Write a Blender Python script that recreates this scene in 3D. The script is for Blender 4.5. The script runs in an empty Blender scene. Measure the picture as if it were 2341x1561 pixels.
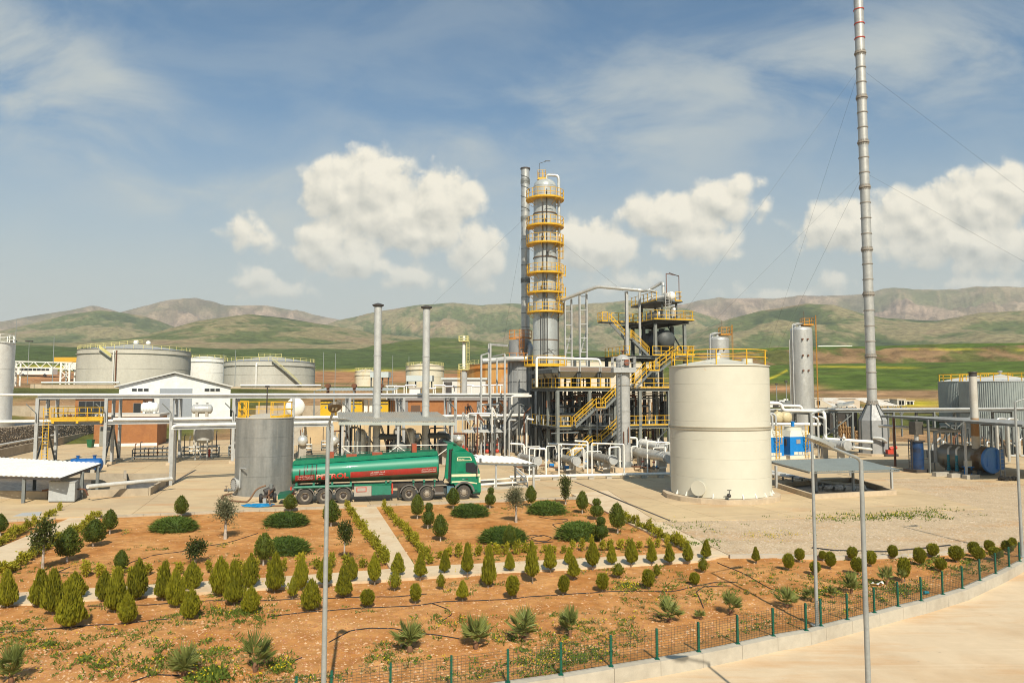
import bpy, math, random
import numpy as np
from mathutils import Vector, Matrix
R = math.radians
rnd = random.Random(7)
sc = bpy.context.scene
col = sc.collection
# camera
FPX, CXP, CYP, HOR, CAMZ = 1650.0, 1170.5, 780.5, 895.0, 7.8
PITCH = math.atan((HOR - CYP) / FPX)
cam = bpy.data.objects.new('camera', bpy.data.cameras.new('camera'))
col.objects.link(cam)
cam.location = (0, 0, CAMZ)
cam.rotation_euler = (math.pi / 2 + PITCH, 0, 0)
cam.data.sensor_width = 36.0
cam.data.lens = 36.0 * FPX / 2341.0
cam.data.clip_start = 0.5
cam.data.clip_end = 20000
sc.camera = cam
sc.render.resolution_x, sc.render.resolution_y = 1024, 682
# light
SUN_EL, SUN_AZ = R(43), R(11)          # sun stands behind the camera, a little to its right
w = bpy.data.worlds.new('World'); sc.world = w; w.use_nodes = True
sun = bpy.data.objects.new('sun', bpy.data.lights.new('sun', 'SUN'))
col.objects.link(sun)
sun.data.energy = 4.9
sun.data.angle = R(0.55)
sun.data.color = (1.0, 0.90, 0.74)
to_sun = Vector((math.sin(SUN_AZ) * math.cos(SUN_EL), -math.cos(SUN_AZ) * math.cos(SUN_EL), math.sin(SUN_EL)))
sun.rotation_euler = to_sun.to_track_quat('Z', 'Y').to_euler()
sun.location = to_sun * 100
vs = sc.view_settings
vs.view_transform = 'Standard'; vs.look = 'None'; vs.exposure = 0.38; vs.gamma = 1.0
vs.use_curve_mapping = False
sc.cycles.use_denoising = True
sc.cycles.filter_width = 1.0
sc.cycles.max_bounces = 6
sc.cycles.diffuse_bounces = 3
sc.cycles.glossy_bounces = 3
sc.cycles.transparent_max_bounces = 12
sc.cycles.volume_bounces = 0
sc.cycles.sample_clamp_indirect = 6.0
def build_world():
 w.cycles.sampling_method = 'MANUAL'; w.cycles.sample_map_resolution = 256
 nt = w.node_tree; N = nt.nodes; L = nt.links; N.clear()
 out = N.new('ShaderNodeOutputWorld'); bg = N.new('ShaderNodeBackground')
 bg.inputs['Strength'].default_value = 0.070
 L.new(bg.outputs[0], out.inputs[0])
 sky = N.new('ShaderNodeTexSky'); sky.sky_type = 'NISHITA'; sky.sun_disc = False
 sky.sun_elevation = SUN_EL; sky.sun_rotation = math.pi - SUN_AZ
 sky.altitude = 400; sky.air_density = 1.0; sky.dust_density = 1.2; sky.ozone_density = 1.5
 tc = N.new('ShaderNodeTexCoord')
 sep = N.new('ShaderNodeSeparateXYZ'); L.new(tc.outputs['Generated'], sep.inputs[0])
 def mth(op, a, b=None, c=None, clamp=False):
  n = N.new('ShaderNodeMath'); n.operation = op; n.use_clamp = clamp
  for i, v in enumerate((a, b, c)):
   if v is None: continue
   if isinstance(v, (int, float)): n.inputs[i].default_value = v
   else: L.new(v, n.inputs[i])
  return n.outputs[0]
 ay = mth('MAXIMUM', mth('ABSOLUTE', sep.outputs[1]), 0.08)
 px = mth('DIVIDE', sep.outputs[0], ay); pz = mth('DIVIDE', sep.outputs[2], ay)
 cmb = N.new('ShaderNodeCombineXYZ'); L.new(px, cmb.inputs[0]); L.new(pz, cmb.inputs[1])
 g = bpy.data.node_groups.new('cumulus_field', 'ShaderNodeTree')
 g.interface.new_socket('P', in_out='INPUT', socket_type='NodeSocketVector')
 g.interface.new_socket('D', in_out='OUTPUT', socket_type='NodeSocketFloat')
 gi = g.nodes.new('NodeGroupInput'); go = g.nodes.new('NodeGroupOutput')
 def gm(op, a, b=None, c=None, clamp=False):
  n = g.nodes.new('ShaderNodeMath'); n.operation = op; n.use_clamp = clamp
  for i, v in enumerate((a, b, c)):
   if v is None: continue
   if isinstance(v, (int, float)): n.inputs[i].default_value = v
   else: g.links.new(v, n.inputs[i])
  return n.outputs[0]
 heaps = [(835, 425, 120, 85), (765, 430, 75, 75), (1000, 455, 100, 62), (910, 490, 150, 55), (960, 530, 110, 40),
             (555, 525, 42, 30), (595, 545, 34, 16), (735, 560, 55, 55), (805, 590, 65, 45), (935, 632, 55, 22), (1090, 585, 52, 60),
             (1355, 560, 95, 52), (1300, 540, 60, 40), (1560, 490, 120, 52), (1665, 455, 75, 42), (1600, 552, 85, 36), (1700, 420, 40, 22),
             (1950, 515, 110, 55), (2120, 500, 120, 70), (2260, 465, 120, 70), (2330, 430, 90, 60), (2240, 555, 180, 60),
             (570, 640, 48, 24), (620, 665, 60, 16), (1905, 650, 36, 22), (1790, 672, 55, 10), (2230, 645, 70, 12), (1430, 642, 70, 20)]
 acc = None
 for (x, y, rx, ry) in heaps:
  rx *= 1.12; ry *= 1.1
  cx, cy = (x - CXP) / FPX, (HOR - y) / FPX
  s = g.nodes.new('ShaderNodeVectorMath'); s.operation = 'SUBTRACT'; g.links.new(gi.outputs[0], s.inputs[0]); s.inputs[1].default_value = (cx, cy, 0)
  m = g.nodes.new('ShaderNodeVectorMath'); m.operation = 'MULTIPLY'; g.links.new(s.outputs[0], m.inputs[0]); m.inputs[1].default_value = (FPX / rx, FPX / ry, 0)
  l = g.nodes.new('ShaderNodeVectorMath'); l.operation = 'LENGTH'; g.links.new(m.outputs[0], l.inputs[0])
  d = gm('MULTIPLY', gm('SUBTRACT', 1.0, l.outputs['Value']), min(1.0, ry / 55.0))
  acc = d if acc is None else gm('SMOOTH_MAX', acc, d, 0.22)
 ns = g.nodes.new('ShaderNodeTexNoise'); ns.noise_dimensions = '2D'; ns.inputs['Scale'].default_value = 24; ns.inputs['Detail'].default_value = 5; ns.inputs['Roughness'].default_value = 0.58
 g.links.new(gi.outputs[0], ns.inputs['Vector'])
 n2 = g.nodes.new('ShaderNodeTexVoronoi'); n2.inputs['Scale'].default_value = 34; n2.feature = 'F1'; n2.voronoi_dimensions = '2D'
 wv = g.nodes.new('ShaderNodeVectorMath'); wv.operation = 'MULTIPLY_ADD'; g.links.new(ns.outputs['Color'], wv.inputs[0]); wv.inputs[1].default_value = (.035, .035, 0); g.links.new(gi.outputs[0], wv.inputs[2])
 g.links.new(wv.outputs[0], n2.inputs['Vector'])
 d = gm('ADD', acc, gm('MULTIPLY', gm('SUBTRACT', ns.outputs[0], 0.5), 0.9))
 d = gm('ADD', d, gm('MULTIPLY', gm('SUBTRACT', 0.95, n2.outputs['Distance']), 0.42))
 g.links.new(d, go.inputs[0])
 def field(vec):
  n = N.new('ShaderNodeGroup'); n.node_tree = g; L.new(vec, n.inputs[0]); return n.outputs[0]
 D0 = field(cmb.outputs[0])
 off = N.new('ShaderNodeVectorMath'); off.operation = 'ADD'; L.new(cmb.outputs[0], off.inputs[0]); off.inputs[1].default_value = (0.006, 0.013, 0)
 D1 = field(off.outputs[0])
 def sstep(v, lo, hi):
  n = N.new('ShaderNodeMapRange'); n.interpolation_type = 'SMOOTHSTEP'
  L.new(v, n.inputs['Value']); n.inputs['From Min'].default_value = lo; n.inputs['From Max'].default_value = hi
  return n.outputs[0]
 alpha = sstep(D0, -0.02, 0.44)
 relief = mth('SUBTRACT', D0, D1)
 lit = mth('ADD', mth('MULTIPLY', relief, 1.05), 0.66, clamp=True)
 ccol = N.new('ShaderNodeMix'); ccol.data_type = 'RGBA'
 L.new(lit, ccol.inputs[0]); ccol.inputs[6].default_value = (5.8, 5.8, 5.1, 1); ccol.inputs[7].default_value = (11.4, 10.6, 8.7, 1)
 mp = N.new('ShaderNodeMapping'); L.new(cmb.outputs[0], mp.inputs[0]); mp.inputs['Rotation'].default_value = (0, 0, R(28)); mp.inputs['Scale'].default_value = (1.0, 2.2, 1)
 c1 = N.new('ShaderNodeTexNoise'); c1.noise_dimensions = '2D'; c1.inputs['Scale'].default_value = 3.6; c1.inputs['Detail'].default_value = 7; c1.inputs['Roughness'].default_value = 0.58; c1.inputs['Distortion'].default_value = 0.35
 L.new(mp.outputs[0], c1.inputs['Vector'])
 drift = 0.22
 for (x, y, rx, ry, an, k) in ((110, 200, 460, 190, 32, .95), (480, 420, 340, 140, 22, .75), (1480, 250, 620, 210, -14, .55), (2150, 110, 460, 160, -8, .6), (1050, 330, 420, 140, -5, .25)):
  sb = N.new('ShaderNodeVectorMath'); sb.operation = 'SUBTRACT'; L.new(cmb.outputs[0], sb.inputs[0]); sb.inputs[1].default_value = ((x - CXP) / FPX, (HOR - y) / FPX, 0)
  m = N.new('ShaderNodeMapping'); L.new(sb.outputs[0], m.inputs[0]); m.inputs['Rotation'].default_value = (0, 0, R(an));
  m2 = N.new('ShaderNodeVectorMath'); m2.operation = 'MULTIPLY'; L.new(m.outputs[0], m2.inputs[0]); m2.inputs[1].default_value = (FPX / rx, FPX / ry, 0)
  ln = N.new('ShaderNodeVectorMath'); ln.operation = 'LENGTH'; L.new(m2.outputs[0], ln.inputs[0])
  drift = mth('ADD', drift, mth('MULTIPLY', mth('SUBTRACT', 1.0, sstep(ln.outputs['Value'], 0.1, 1.25)), k))
 veil = mth('MULTIPLY', sstep(c1.outputs[0], 0.28, 0.72), mth('MINIMUM', drift, .85))
 band = mth('MULTIPLY', mth('SUBTRACT', 1.0, sstep(pz, 0.06, 0.46)), 0.90)
 tint = N.new('ShaderNodeVectorMath'); tint.operation = 'MULTIPLY'; L.new(sky.outputs[0], tint.inputs[0]); tint.inputs[1].default_value = (.72, 1.16, 1.26)
 m0 = N.new('ShaderNodeMix'); m0.data_type = 'RGBA'; L.new(band, m0.inputs[0]); L.new(tint.outputs[0], m0.inputs[6]); m0.inputs[7].default_value = (6.3, 6.45, 5.6, 1)
 m1 = N.new('ShaderNodeMix'); m1.data_type = 'RGBA'; L.new(veil, m1.inputs[0]); L.new(m0.outputs[2], m1.inputs[6]); m1.inputs[7].default_value = (6.5, 6.9, 6.5, 1)
 low = sstep(pz, 0.10, 0.24)
 a2 = mth('MULTIPLY', alpha, mth('MULTIPLY_ADD', low, 0.55, 0.42))
 m2 = N.new('ShaderNodeMix'); m2.data_type = 'RGBA'; L.new(a2, m2.inputs[0]); L.new(m1.outputs[2], m2.inputs[6]); L.new(ccol.outputs[2], m2.inputs[7])
 L.new(m2.outputs[2], bg.inputs['Color'])
build_world()
# pixel / world helpers
SP, CP = math.sin(PITCH), math.cos(PITCH)
def ray(x, y):
 u, v = (x - CXP) / FPX, (CYP - y) / FPX
 return Vector((u, CP - v * SP, SP + v * CP))
def at(x, y, Y):
 d = ray(x, y); return Vector((0, 0, CAMZ)) + d * (Y / d.y)
def gnd(x, y, z=0.0):
 d = ray(x, y); return Vector((0, 0, CAMZ)) + d * ((z - CAMZ) / d.z)
def zat(y, Y, x=CXP):
 return at(x, y, Y).z
def V(*a): return Vector(a)
PA = R(16.5)
E1 = V(math.cos(PA), math.sin(PA), 0); E2 = V(-math.sin(PA), math.cos(PA), 0)
def pl(o, a, b, z):
 p = o + E1 * a + E2 * b; return V(p.x, p.y, z)
# mesh builder
class MB:
 def __init__(s): s.v = []; s.f = []; s.t = []
 def add(s, vs_, fs):
  b = len(s.v); s.v += [tuple(p) for p in vs_]; s.f += [tuple(i + b for i in f) for f in fs]; return s
 def box(s, c, size, rz=0.0):
  hx, hy, hz = size[0] / 2, size[1] / 2, size[2] / 2; ca, sa = math.cos(rz), math.sin(rz); p = []
  for z in (-hz, hz):
   for x, y in ((-hx, -hy), (hx, -hy), (hx, hy), (-hx, hy)):
    p.append((c[0] + x * ca - y * sa, c[1] + x * sa + y * ca, c[2] + z))
  return s.add(p, [(0, 3, 2, 1), (4, 5, 6, 7), (0, 1, 5, 4), (1, 2, 6, 5), (2, 3, 7, 6), (3, 0, 4, 7)])
 def obox(s, o, ax, ay, az):          # box from corner o and three edge vectors
  o, ax, ay, az = Vector(o), Vector(ax), Vector(ay), Vector(az)
  p = [o, o + ax, o + ax + ay, o + ay]; p += [q + az for q in p]
  f = [(0, 3, 2, 1), (4, 5, 6, 7), (0, 1, 5, 4), (1, 2, 6, 5), (2, 3, 7, 6), (3, 0, 4, 7)]
  if ax.cross(ay).dot(az) < 0: f = [q[::-1] for q in f]
  return s.add(p, f)
 def beam(s, a, b, w_, h=None, up=(0, 0, 1)):
  a, b = Vector(a), Vector(b); h = w_ if h is None else h; d = (b - a)
  if d.length < 1e-6: return s
  d.normalize(); u = Vector(up)
  if abs(d.dot(u)) > 0.98: u = Vector((E1.x, E1.y, 0))
  r = d.cross(u).normalized(); u = r.cross(d)
  p = [q + r * (sx * w_ / 2) + u * (sy * h / 2) for q in (a, b) for sx, sy in ((-1, -1), (1, -1), (1, 1), (-1, 1))]
  return s.add(p, [(0, 1, 2, 3), (7, 6, 5, 4), (0, 4, 5, 1), (1, 5, 6, 2), (2, 6, 7, 3), (3, 7, 4, 0)])
 def hbeam(s, a, b, w_=0.25, t=0.03, up=(0, 0, 1)):   # rolled H section
  a, b = Vector(a), Vector(b); d = (b - a).normalized(); u = Vector(up)
  if abs(d.dot(u)) > 0.98: u = Vector((-E2.x, -E2.y, 0))
  r = d.cross(u).normalized(); u = r.cross(d)
  for k in (-1, 1):
   o = u * (k * (w_ / 2 - t / 2)); s.beam(a + o, b + o, w_, t, u)
  s.beam(a, b, t, w_ - 2 * t, u); return s
 def tube(s, a, b, r0, r1=None, n=12, caps=True):
  a, b = Vector(a), Vector(b); r1 = r0 if r1 is None else r1; d = (b - a).normalized()
  x = d.orthogonal().normalized(); y = d.cross(x); p = []
  for q, r in ((a, r0), (b, r1)):
   for i in range(n):
    t = 2 * math.pi * i / n; p.append(q + x * (r * math.cos(t)) + y * (r * math.sin(t)))
  f = [(i, (i + 1) % n, n + (i + 1) % n, n + i) for i in range(n)]
  if caps: f += [tuple(range(n - 1, -1, -1)), tuple(range(n, 2 * n))]
  return s.add(p, f)
 def pipe(s, pts, r, n=10, bend=None, caps=True):     # bent pipe with rounded elbows
  pts = [Vector(p) for p in pts]; bend = r * 2.2 if bend is None else bend; path = [pts[0]]
  for i in range(1, len(pts) - 1):
   a, b, c = pts[i - 1], pts[i], pts[i + 1]; da, dc = (a - b), (c - b)
   k = min(bend, da.length * 0.45, dc.length * 0.45)
   p0, p1 = b + da.normalized() * k, b + dc.normalized() * k
   for t in (0, .33, .67, 1): path.append((1 - t) ** 2 * p0 + 2 * t * (1 - t) * b + t * t * p1)
  path.append(pts[-1]); base = len(s.v); m = len(path); x = None
  for i, q in enumerate(path):
   d = (path[min(i + 1, m - 1)] - path[max(i - 1, 0)]).normalized()
   if x is None: x = d.orthogonal().normalized()
   else:
    x = x - d * x.dot(d)
    x = x.normalized() if x.length > 1e-4 else d.orthogonal().normalized()
   y = d.cross(x)
   for k in range(n):
    t = 2 * math.pi * k / n; s.v.append(tuple(q + x * (r * math.cos(t)) + y * (r * math.sin(t))))
  for i in range(m - 1):
   for k in range(n):
    a = base + i * n + k; b = base + i * n + (k + 1) % n; s.f.append((a, b, b + n, a + n))
  if caps:
   s.f.append(tuple(range(base + n - 1, base - 1, -1))); s.f.append(tuple(range(base + (m - 1) * n, base + m * n)))
  return s
 def lathe(s, prof, c=(0, 0, 0), n=32, a0=0.0, a1=2 * math.pi, axis=None):
  full = abs(a1 - a0 - 2 * math.pi) < 1e-6; m = n if full else n + 1; c = Vector(c); base = len(s.v)
  if axis is None: X, Y, Z = V(1, 0, 0), V(0, 1, 0), V(0, 0, 1)
  else:
   Z = Vector(axis).normalized(); X = Z.orthogonal().normalized(); Y = Z.cross(X)
  for (r, z) in prof:
   for i in range(m):
    t = a0 + (a1 - a0) * i / n; s.v.append(tuple(c + X * (r * math.cos(t)) + Y * (r * math.sin(t)) + Z * z))
  for j in range(len(prof) - 1):
   for i in range(n):
    a = base + j * m + i; b = base + j * m + (i + 1) % m; s.f.append((a, b, b + m, a + m))
  return s
 def prism(s, poly, z0, z1):
  poly = [(p[0], p[1]) for p in poly]
  A = sum(poly[i][0] * poly[(i + 1) % len(poly)][1] - poly[(i + 1) % len(poly)][0] * poly[i][1] for i in range(len(poly)))
  if A < 0: poly = poly[::-1]
  n = len(poly); p = [(x, y, z0) for x, y in poly] + [(x, y, z1) for x, y in poly]
  return s.add(p, [tuple(range(n - 1, -1, -1)), tuple(range(n, 2 * n))] + [(i, (i + 1) % n, n + (i + 1) % n, n + i) for i in range(n)])
 def sphere(s, c, r, n=14, m=8, sx=1, sy=1, sz=1):
  prof = [(max(1e-4, math.sin(math.pi * j / m)), -math.cos(math.pi * j / m)) for j in range(m + 1)]
  base = len(s.v); s.lathe(prof, (0, 0, 0), n)
  for i in range(base, len(s.v)):
   x, y, z = s.v[i]; s.v[i] = (c[0] + x * r * sx, c[1] + y * r * sy, c[2] + z * r * sz)
  return s
 def join(s, o):
  return s.add(o.v, o.f)
def root_base(o):
 while o.parent: o = o.parent
 return o.location.copy()
def mesh_of(name, mb, mat, base=None, smooth=30):
 me = bpy.data.meshes.new(name)
 v = mb.v if base is None else [(p[0] - base[0], p[1] - base[1], p[2] - base[2]) for p in mb.v]
 me.from_pydata(v, [], mb.f)
 if smooth:
  me.polygons.foreach_set('use_smooth', [True] * len(me.polygons)); me.update()
  me.set_sharp_from_angle(angle=R(smooth))
 if mat: me.materials.append(mat)
 return me
def tag(o, label=None, cat=None, group=None, kind=None):
 if label: o['label'] = label
 if cat: o['category'] = cat
 if group: o['group'] = group
 if kind: o['kind'] = kind
 return o
def part(name, mb, mat, parent=None, local=False, smooth=30, label=None):
 base = root_base(parent) if (parent is not None and not local) else None
 o = bpy.data.objects.new(name, mesh_of(name, mb, mat, base, smooth)); col.objects.link(o)
 if parent is not None: o.parent = parent
 if label: o['label'] = label
 return o
def thing(name, label, cat, base=(0, 0, 0), group=None, rz=0.0):
 o = bpy.data.objects.new(name, None); col.objects.link(o); o.location = base; o.rotation_euler = (0, 0, rz)
 o.empty_display_size = 0.3
 return tag(o, label, cat, group)
def solo(name, mb, mat, label, cat, base=(0, 0, 0), group=None, smooth=30, rz=0.0, local=False):
 o = bpy.data.objects.new(name, mesh_of(name, mb, mat, None if local else base, smooth)); col.objects.link(o)
 o.location = base; o.rotation_euler = (0, 0, rz)
 return tag(o, label, cat, group)
def struct(name, mb, mat, smooth=30, kind='structure', label=None):
 o = part(name, mb, mat, smooth=smooth); o['kind'] = kind
 if label: o['label'] = label
 return o
def inst(o, parent, loc, rot=None, scale=None, name=None):        # a copy sharing mesh data
 c = o.copy(); col.objects.link(c); c.parent = parent; c.location = loc
 if rot is not None: c.rotation_euler = rot
 if scale is not None: c.scale = scale
 if name: c.name = name
 return c
def copy_tree(o, parent=None):
 c = o.copy(); col.objects.link(c); c.parent = parent
 for ch in list(o.children): copy_tree(ch, c)
 return c
# materials
MATS = {}
def mat(name, c, rough=0.6, metal=0.0, c2=None, vs_=1.2, lo=0.45, hi=0.7, var=0.12, streak=None, sk=0.35, bump=0.0, bs=8.0, coat=0.0, spec=0.5, stretch=None, detail=6.0):
 if name in MATS: return MATS[name]
 m = bpy.data.materials.new(name); m.use_nodes = True; nt = m.node_tree; N = nt.nodes; L = nt.links
 b = N['Principled BSDF']; b.inputs['Roughness'].default_value = rough; b.inputs['Metallic'].default_value = metal
 b.inputs['Specular IOR Level'].default_value = spec
 if coat: b.inputs['Coat Weight'].default_value = coat; b.inputs['Coat Roughness'].default_value = 0.08
 ge = N.new('ShaderNodeNewGeometry')
 def noise(scale, det=detail, sc3=None, rough_=0.6):
  n = N.new('ShaderNodeTexNoise'); n.inputs['Scale'].default_value = scale; n.inputs['Detail'].default_value = det; n.inputs['Roughness'].default_value = rough_
  if sc3:
   mp = N.new('ShaderNodeMapping'); mp.inputs['Scale'].default_value = sc3; L.new(ge.outputs['Position'], mp.inputs[0]); L.new(mp.outputs[0], n.inputs['Vector'])
  else: L.new(ge.outputs['Position'], n.inputs['Vector'])
  return n.outputs[0]
 def rng(v, a, b_, c_=0.0, d=1.0):
  n = N.new('ShaderNodeMapRange'); L.new(v, n.inputs[0]); n.inputs[1].default_value = a; n.inputs[2].default_value = b_; n.inputs[3].default_value = c_; n.inputs[4].default_value = d
  return n.outputs[0]
 def mix(f, a, b_, mode='MIX'):
  n = N.new('ShaderNodeMix'); n.data_type = 'RGBA'; n.blend_type = mode
  if isinstance(f, float): n.inputs[0].default_value = f
  else: L.new(f, n.inputs[0])
  for i, q in ((6, a), (7, b_)):
   if isinstance(q, tuple): n.inputs[i].default_value = (*q, 1)
   else: L.new(q, n.inputs[i])
  return n.outputs[2]
 cur = tuple(c)
 if c2 is not None: cur = mix(rng(noise(vs_, sc3=stretch), lo, hi), cur, tuple(c2))
 if streak is not None: cur = mix(rng(noise(2.2, 8, (1.6, 1.6, 0.10), 0.65), 1 - sk * 1.15, 1 - sk * 0.35), cur, tuple(streak))
 if var:
  k = rng(noise(vs_ * 5.3, 5), 0.25, 0.75, 1 - var, 1 + var * 0.6)
  n = N.new('ShaderNodeVectorMath'); n.operation = 'SCALE'
  if isinstance(cur, tuple): n.inputs[0].default_value = cur
  else: L.new(cur, n.inputs[0])
  L.new(k, n.inputs['Scale']); cur = n.outputs[0]
 if isinstance(cur, tuple): b.inputs['Base Color'].default_value = (*cur, 1)
 else: L.new(cur, b.inputs['Base Color'])
 if rough < 0.9 and var: L.new(rng(noise(vs_ * 2.1, 4), 0.3, 0.7, max(0.05, rough - 0.1), min(1, rough + 0.12)), b.inputs['Roughness'])
 if bump:
  bn = N.new('ShaderNodeBump'); bn.inputs['Strength'].default_value = bump; bn.inputs['Distance'].default_value = 0.02
  L.new(noise(bs, 8), bn.inputs['Height']); L.new(bn.outputs[0], b.inputs['Normal'])
 MATS[name] = m; return m
def overlay(m, c, scale, stretch, lo, hi, amt, rot=0.0, detail=8):
 nt = m.node_tree; N = nt.nodes; L = nt.links; b = N['Principled BSDF']; src = b.inputs['Base Color'].links[0].from_socket
 ge = N.new('ShaderNodeNewGeometry'); mp = N.new('ShaderNodeMapping'); mp.inputs['Scale'].default_value = stretch; mp.inputs['Rotation'].default_value = (0, 0, rot); L.new(ge.outputs['Position'], mp.inputs[0])
 n = N.new('ShaderNodeTexNoise'); n.inputs['Scale'].default_value = scale; n.inputs['Detail'].default_value = detail; n.inputs['Roughness'].default_value = .65; L.new(mp.outputs[0], n.inputs['Vector'])
 r = N.new('ShaderNodeMapRange'); L.new(n.outputs[0], r.inputs[0]); r.inputs[1].default_value = lo; r.inputs[2].default_value = hi; r.inputs[4].default_value = amt
 x = N.new('ShaderNodeMix'); x.data_type = 'RGBA'; L.new(r.outputs[0], x.inputs[0]); L.new(src, x.inputs[6]); x.inputs[7].default_value = (*c, 1); L.new(x.outputs[2], b.inputs['Base Color'])
YEL = mat('safety_yellow_paint', (0.66, 0.385, 0.014), 0.5, c2=(0.57, 0.315, 0.012), var=0.15)
YELP = mat('pale_yellow_paint', (0.60, 0.55, 0.22), 0.55, c2=(0.5, 0.44, 0.18))
STEEL = mat('grey_painted_steel', (0.40, 0.41, 0.40), 0.5, c2=(0.32, 0.32, 0.31), streak=(0.26, 0.18, 0.11), sk=0.28)
STEELD = mat('dark_grey_steel', (0.070, 0.080, 0.080), 0.55, c2=(0.055, 0.06, 0.06), streak=(0.16, 0.10, 0.06), sk=0.25)
STEELM = mat('mid_grey_steel', (0.17, 0.185, 0.18), 0.55, c2=(0.13, 0.14, 0.135), streak=(0.2, 0.13, 0.08), sk=0.25)
GALV = mat('galvanised_steel', (0.36, 0.38, 0.37), 0.42, 0.35, c2=(0.29, 0.31, 0.31), vs_=3.0)
ALU = mat('aluminium_cladding', (0.62, 0.62, 0.58), 0.36, 0.5, c2=(0.50, 0.49, 0.45), streak=(0.33, 0.29, 0.22), sk=0.33)
ALUP = mat('aluminium_paint', (0.50, 0.51, 0.49), 0.42, 0.25, c2=(0.42, 0.42, 0.40), streak=(0.34, 0.24, 0.14), sk=0.27)
PIPEW = mat('white_pipe_cladding', (0.72, 0.71, 0.66), 0.40, 0.15, c2=(0.60, 0.58, 0.52), streak=(0.42, 0.27, 0.15), sk=0.22)
WHITE = mat('white_paint', (0.78, 0.77, 0.71), 0.55, c2=(0.68, 0.66, 0.60))
RUST = mat('rusty_steel', (0.16, 0.065, 0.03), 0.85, c2=(0.09, 0.04, 0.025), vs_=4)
BLACK = mat('black_rubber', (0.022, 0.022, 0.022), 0.75)
DARK = mat('dark_metal', (0.045, 0.042, 0.04), 0.6, c2=(0.08, 0.06, 0.045))
CONC = mat('pale_concrete', (0.52, 0.42, 0.29), 0.9, c2=(0.43, 0.34, 0.235), vs_=0.8, var=0.14, bump=0.3, bs=30)
CONCG = mat('grey_concrete', (0.40, 0.37, 0.31), 0.92, c2=(0.32, 0.29, 0.24), vs_=0.9, streak=(0.24, 0.19, 0.13), sk=0.26, bump=0.3, bs=30)
CONCW = mat('weathered_concrete_wall', (0.42, 0.35, 0.25), 0.92, c2=(0.33, 0.27, 0.19), vs_=0.6, streak=(0.24, 0.18, 0.12), sk=0.25, bump=0.3, bs=20)
RED = mat('red_paint', (0.48, 0.05, 0.025), 0.5)
BLUE = mat('bright_blue_paint', (0.0, 0.19, 0.56), 0.5, c2=(0.0, 0.16, 0.48))
GREEN = mat('green_paint', (0.02, 0.12, 0.045), 0.5)
# numpy noise
def vnoise(x, y, seed=0):
 xi = np.floor(x).astype(np.int64); yi = np.floor(y).astype(np.int64); xf = x - xi; yf = y - yi
 def h(a, b):
  n = (a * 374761393 + b * 668265263 + seed * 144665) & 0xffffffff
  n = ((n ^ (n >> 13)) * 1274126177) & 0xffffffff
  return ((n ^ (n >> 16)) & 0xffff) / 65535.0
 u = xf * xf * (3 - 2 * xf); v = yf * yf * (3 - 2 * yf)
 return (h(xi, yi) * (1 - u) + h(xi + 1, yi) * u) * (1 - v) + (h(xi, yi + 1) * (1 - u) + h(xi + 1, yi + 1) * u) * v
def fbm(x, y, o=5, seed=0):
 s = 0; a = 0.5; t = 0
 for i in range(o):
  s = s + a * vnoise(x, y, seed + i); t += a; x = x * 2.03 + 17.1; y = y * 2.03 + 5.3; a *= 0.5
 return s / t
def ridged(x, y, o=5, seed=0):
 s = 0; a = 0.5; t = 0
 for i in range(o):
  s = s + a * (1 - np.abs(2 * vnoise(x, y, seed + i) - 1)); t += a; x = x * 2.07 + 9.1; y = y * 2.07 + 3.7; a *= 0.5
 return s / t
def sst(x, a, b):
 t = np.clip((x - a) / (b - a), 0, 1); return t * t * (3 - 2 * t)
# terrain: plain, fields, embankment and hills in one sheet
RIDGES = [
 (1250, 560, 700, [(-400, 810), (0, 802), (200, 790), (290, 777), (350, 760), (450, 732), (565, 716), (650, 725), (750, 742), (825, 755), (900, 766), (960, 775), (1010, 800), (1500, 830), (2800, 830)], 1),
 (1000, 420, 500, [(-400, 850), (800, 830), (850, 797), (925, 777), (1000, 771), (1065, 774), (1170, 787), (1300, 800), (1450, 812), (2800, 850)], 2),
 (1500, 640, 800, [(-400, 850), (1350, 840), (1480, 800), (1560, 770), (1620, 747), (1670, 725), (1745, 705), (1845, 690), (1910, 695), (1970, 712), (2020, 722), (2095, 727), (2145, 730), (2195, 722), (2245, 712), (2341, 708), (2600, 715), (2900, 740)], 3),
 (2000, 800, 900, [(-500, 775), (0, 755), (75, 737), (150, 717), (225, 706), (275, 712), (325, 720), (360, 731), (400, 747), (470, 780), (600, 830), (2900, 840)], 4),
 (2200, 950, 900, [(-400, 840), (600, 800), (700, 760), (770, 731), (850, 712), (950, 695), (1035, 690), (1100, 695), (1170, 690), (1250, 697), (1345, 692), (1395, 689), (1440, 685), (1520, 695), (1570, 702), (1640, 725), (1760, 770), (2900, 840)], 5),
 (3400, 1300, 1500, [(-500, 740), (0, 731), (100, 712), (200, 695), (240, 702), (270, 709), (325, 692), (400, 677), (445, 675), (480, 682), (510, 692), (565, 695), (625, 697), (675, 705), (725, 717), (770, 727), (860, 745), (1000, 760), (1300, 740), (1500, 700), (1570, 690), (1605, 680), (1645, 674), (1695, 677), (1770, 680), (1845, 672), (1920, 670), (1990, 665), (2020, 656), (2055, 651), (2120, 657), (2170, 656), (2245, 650), (2341, 651), (2500, 660), (2900, 690)], 6),
]
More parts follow.
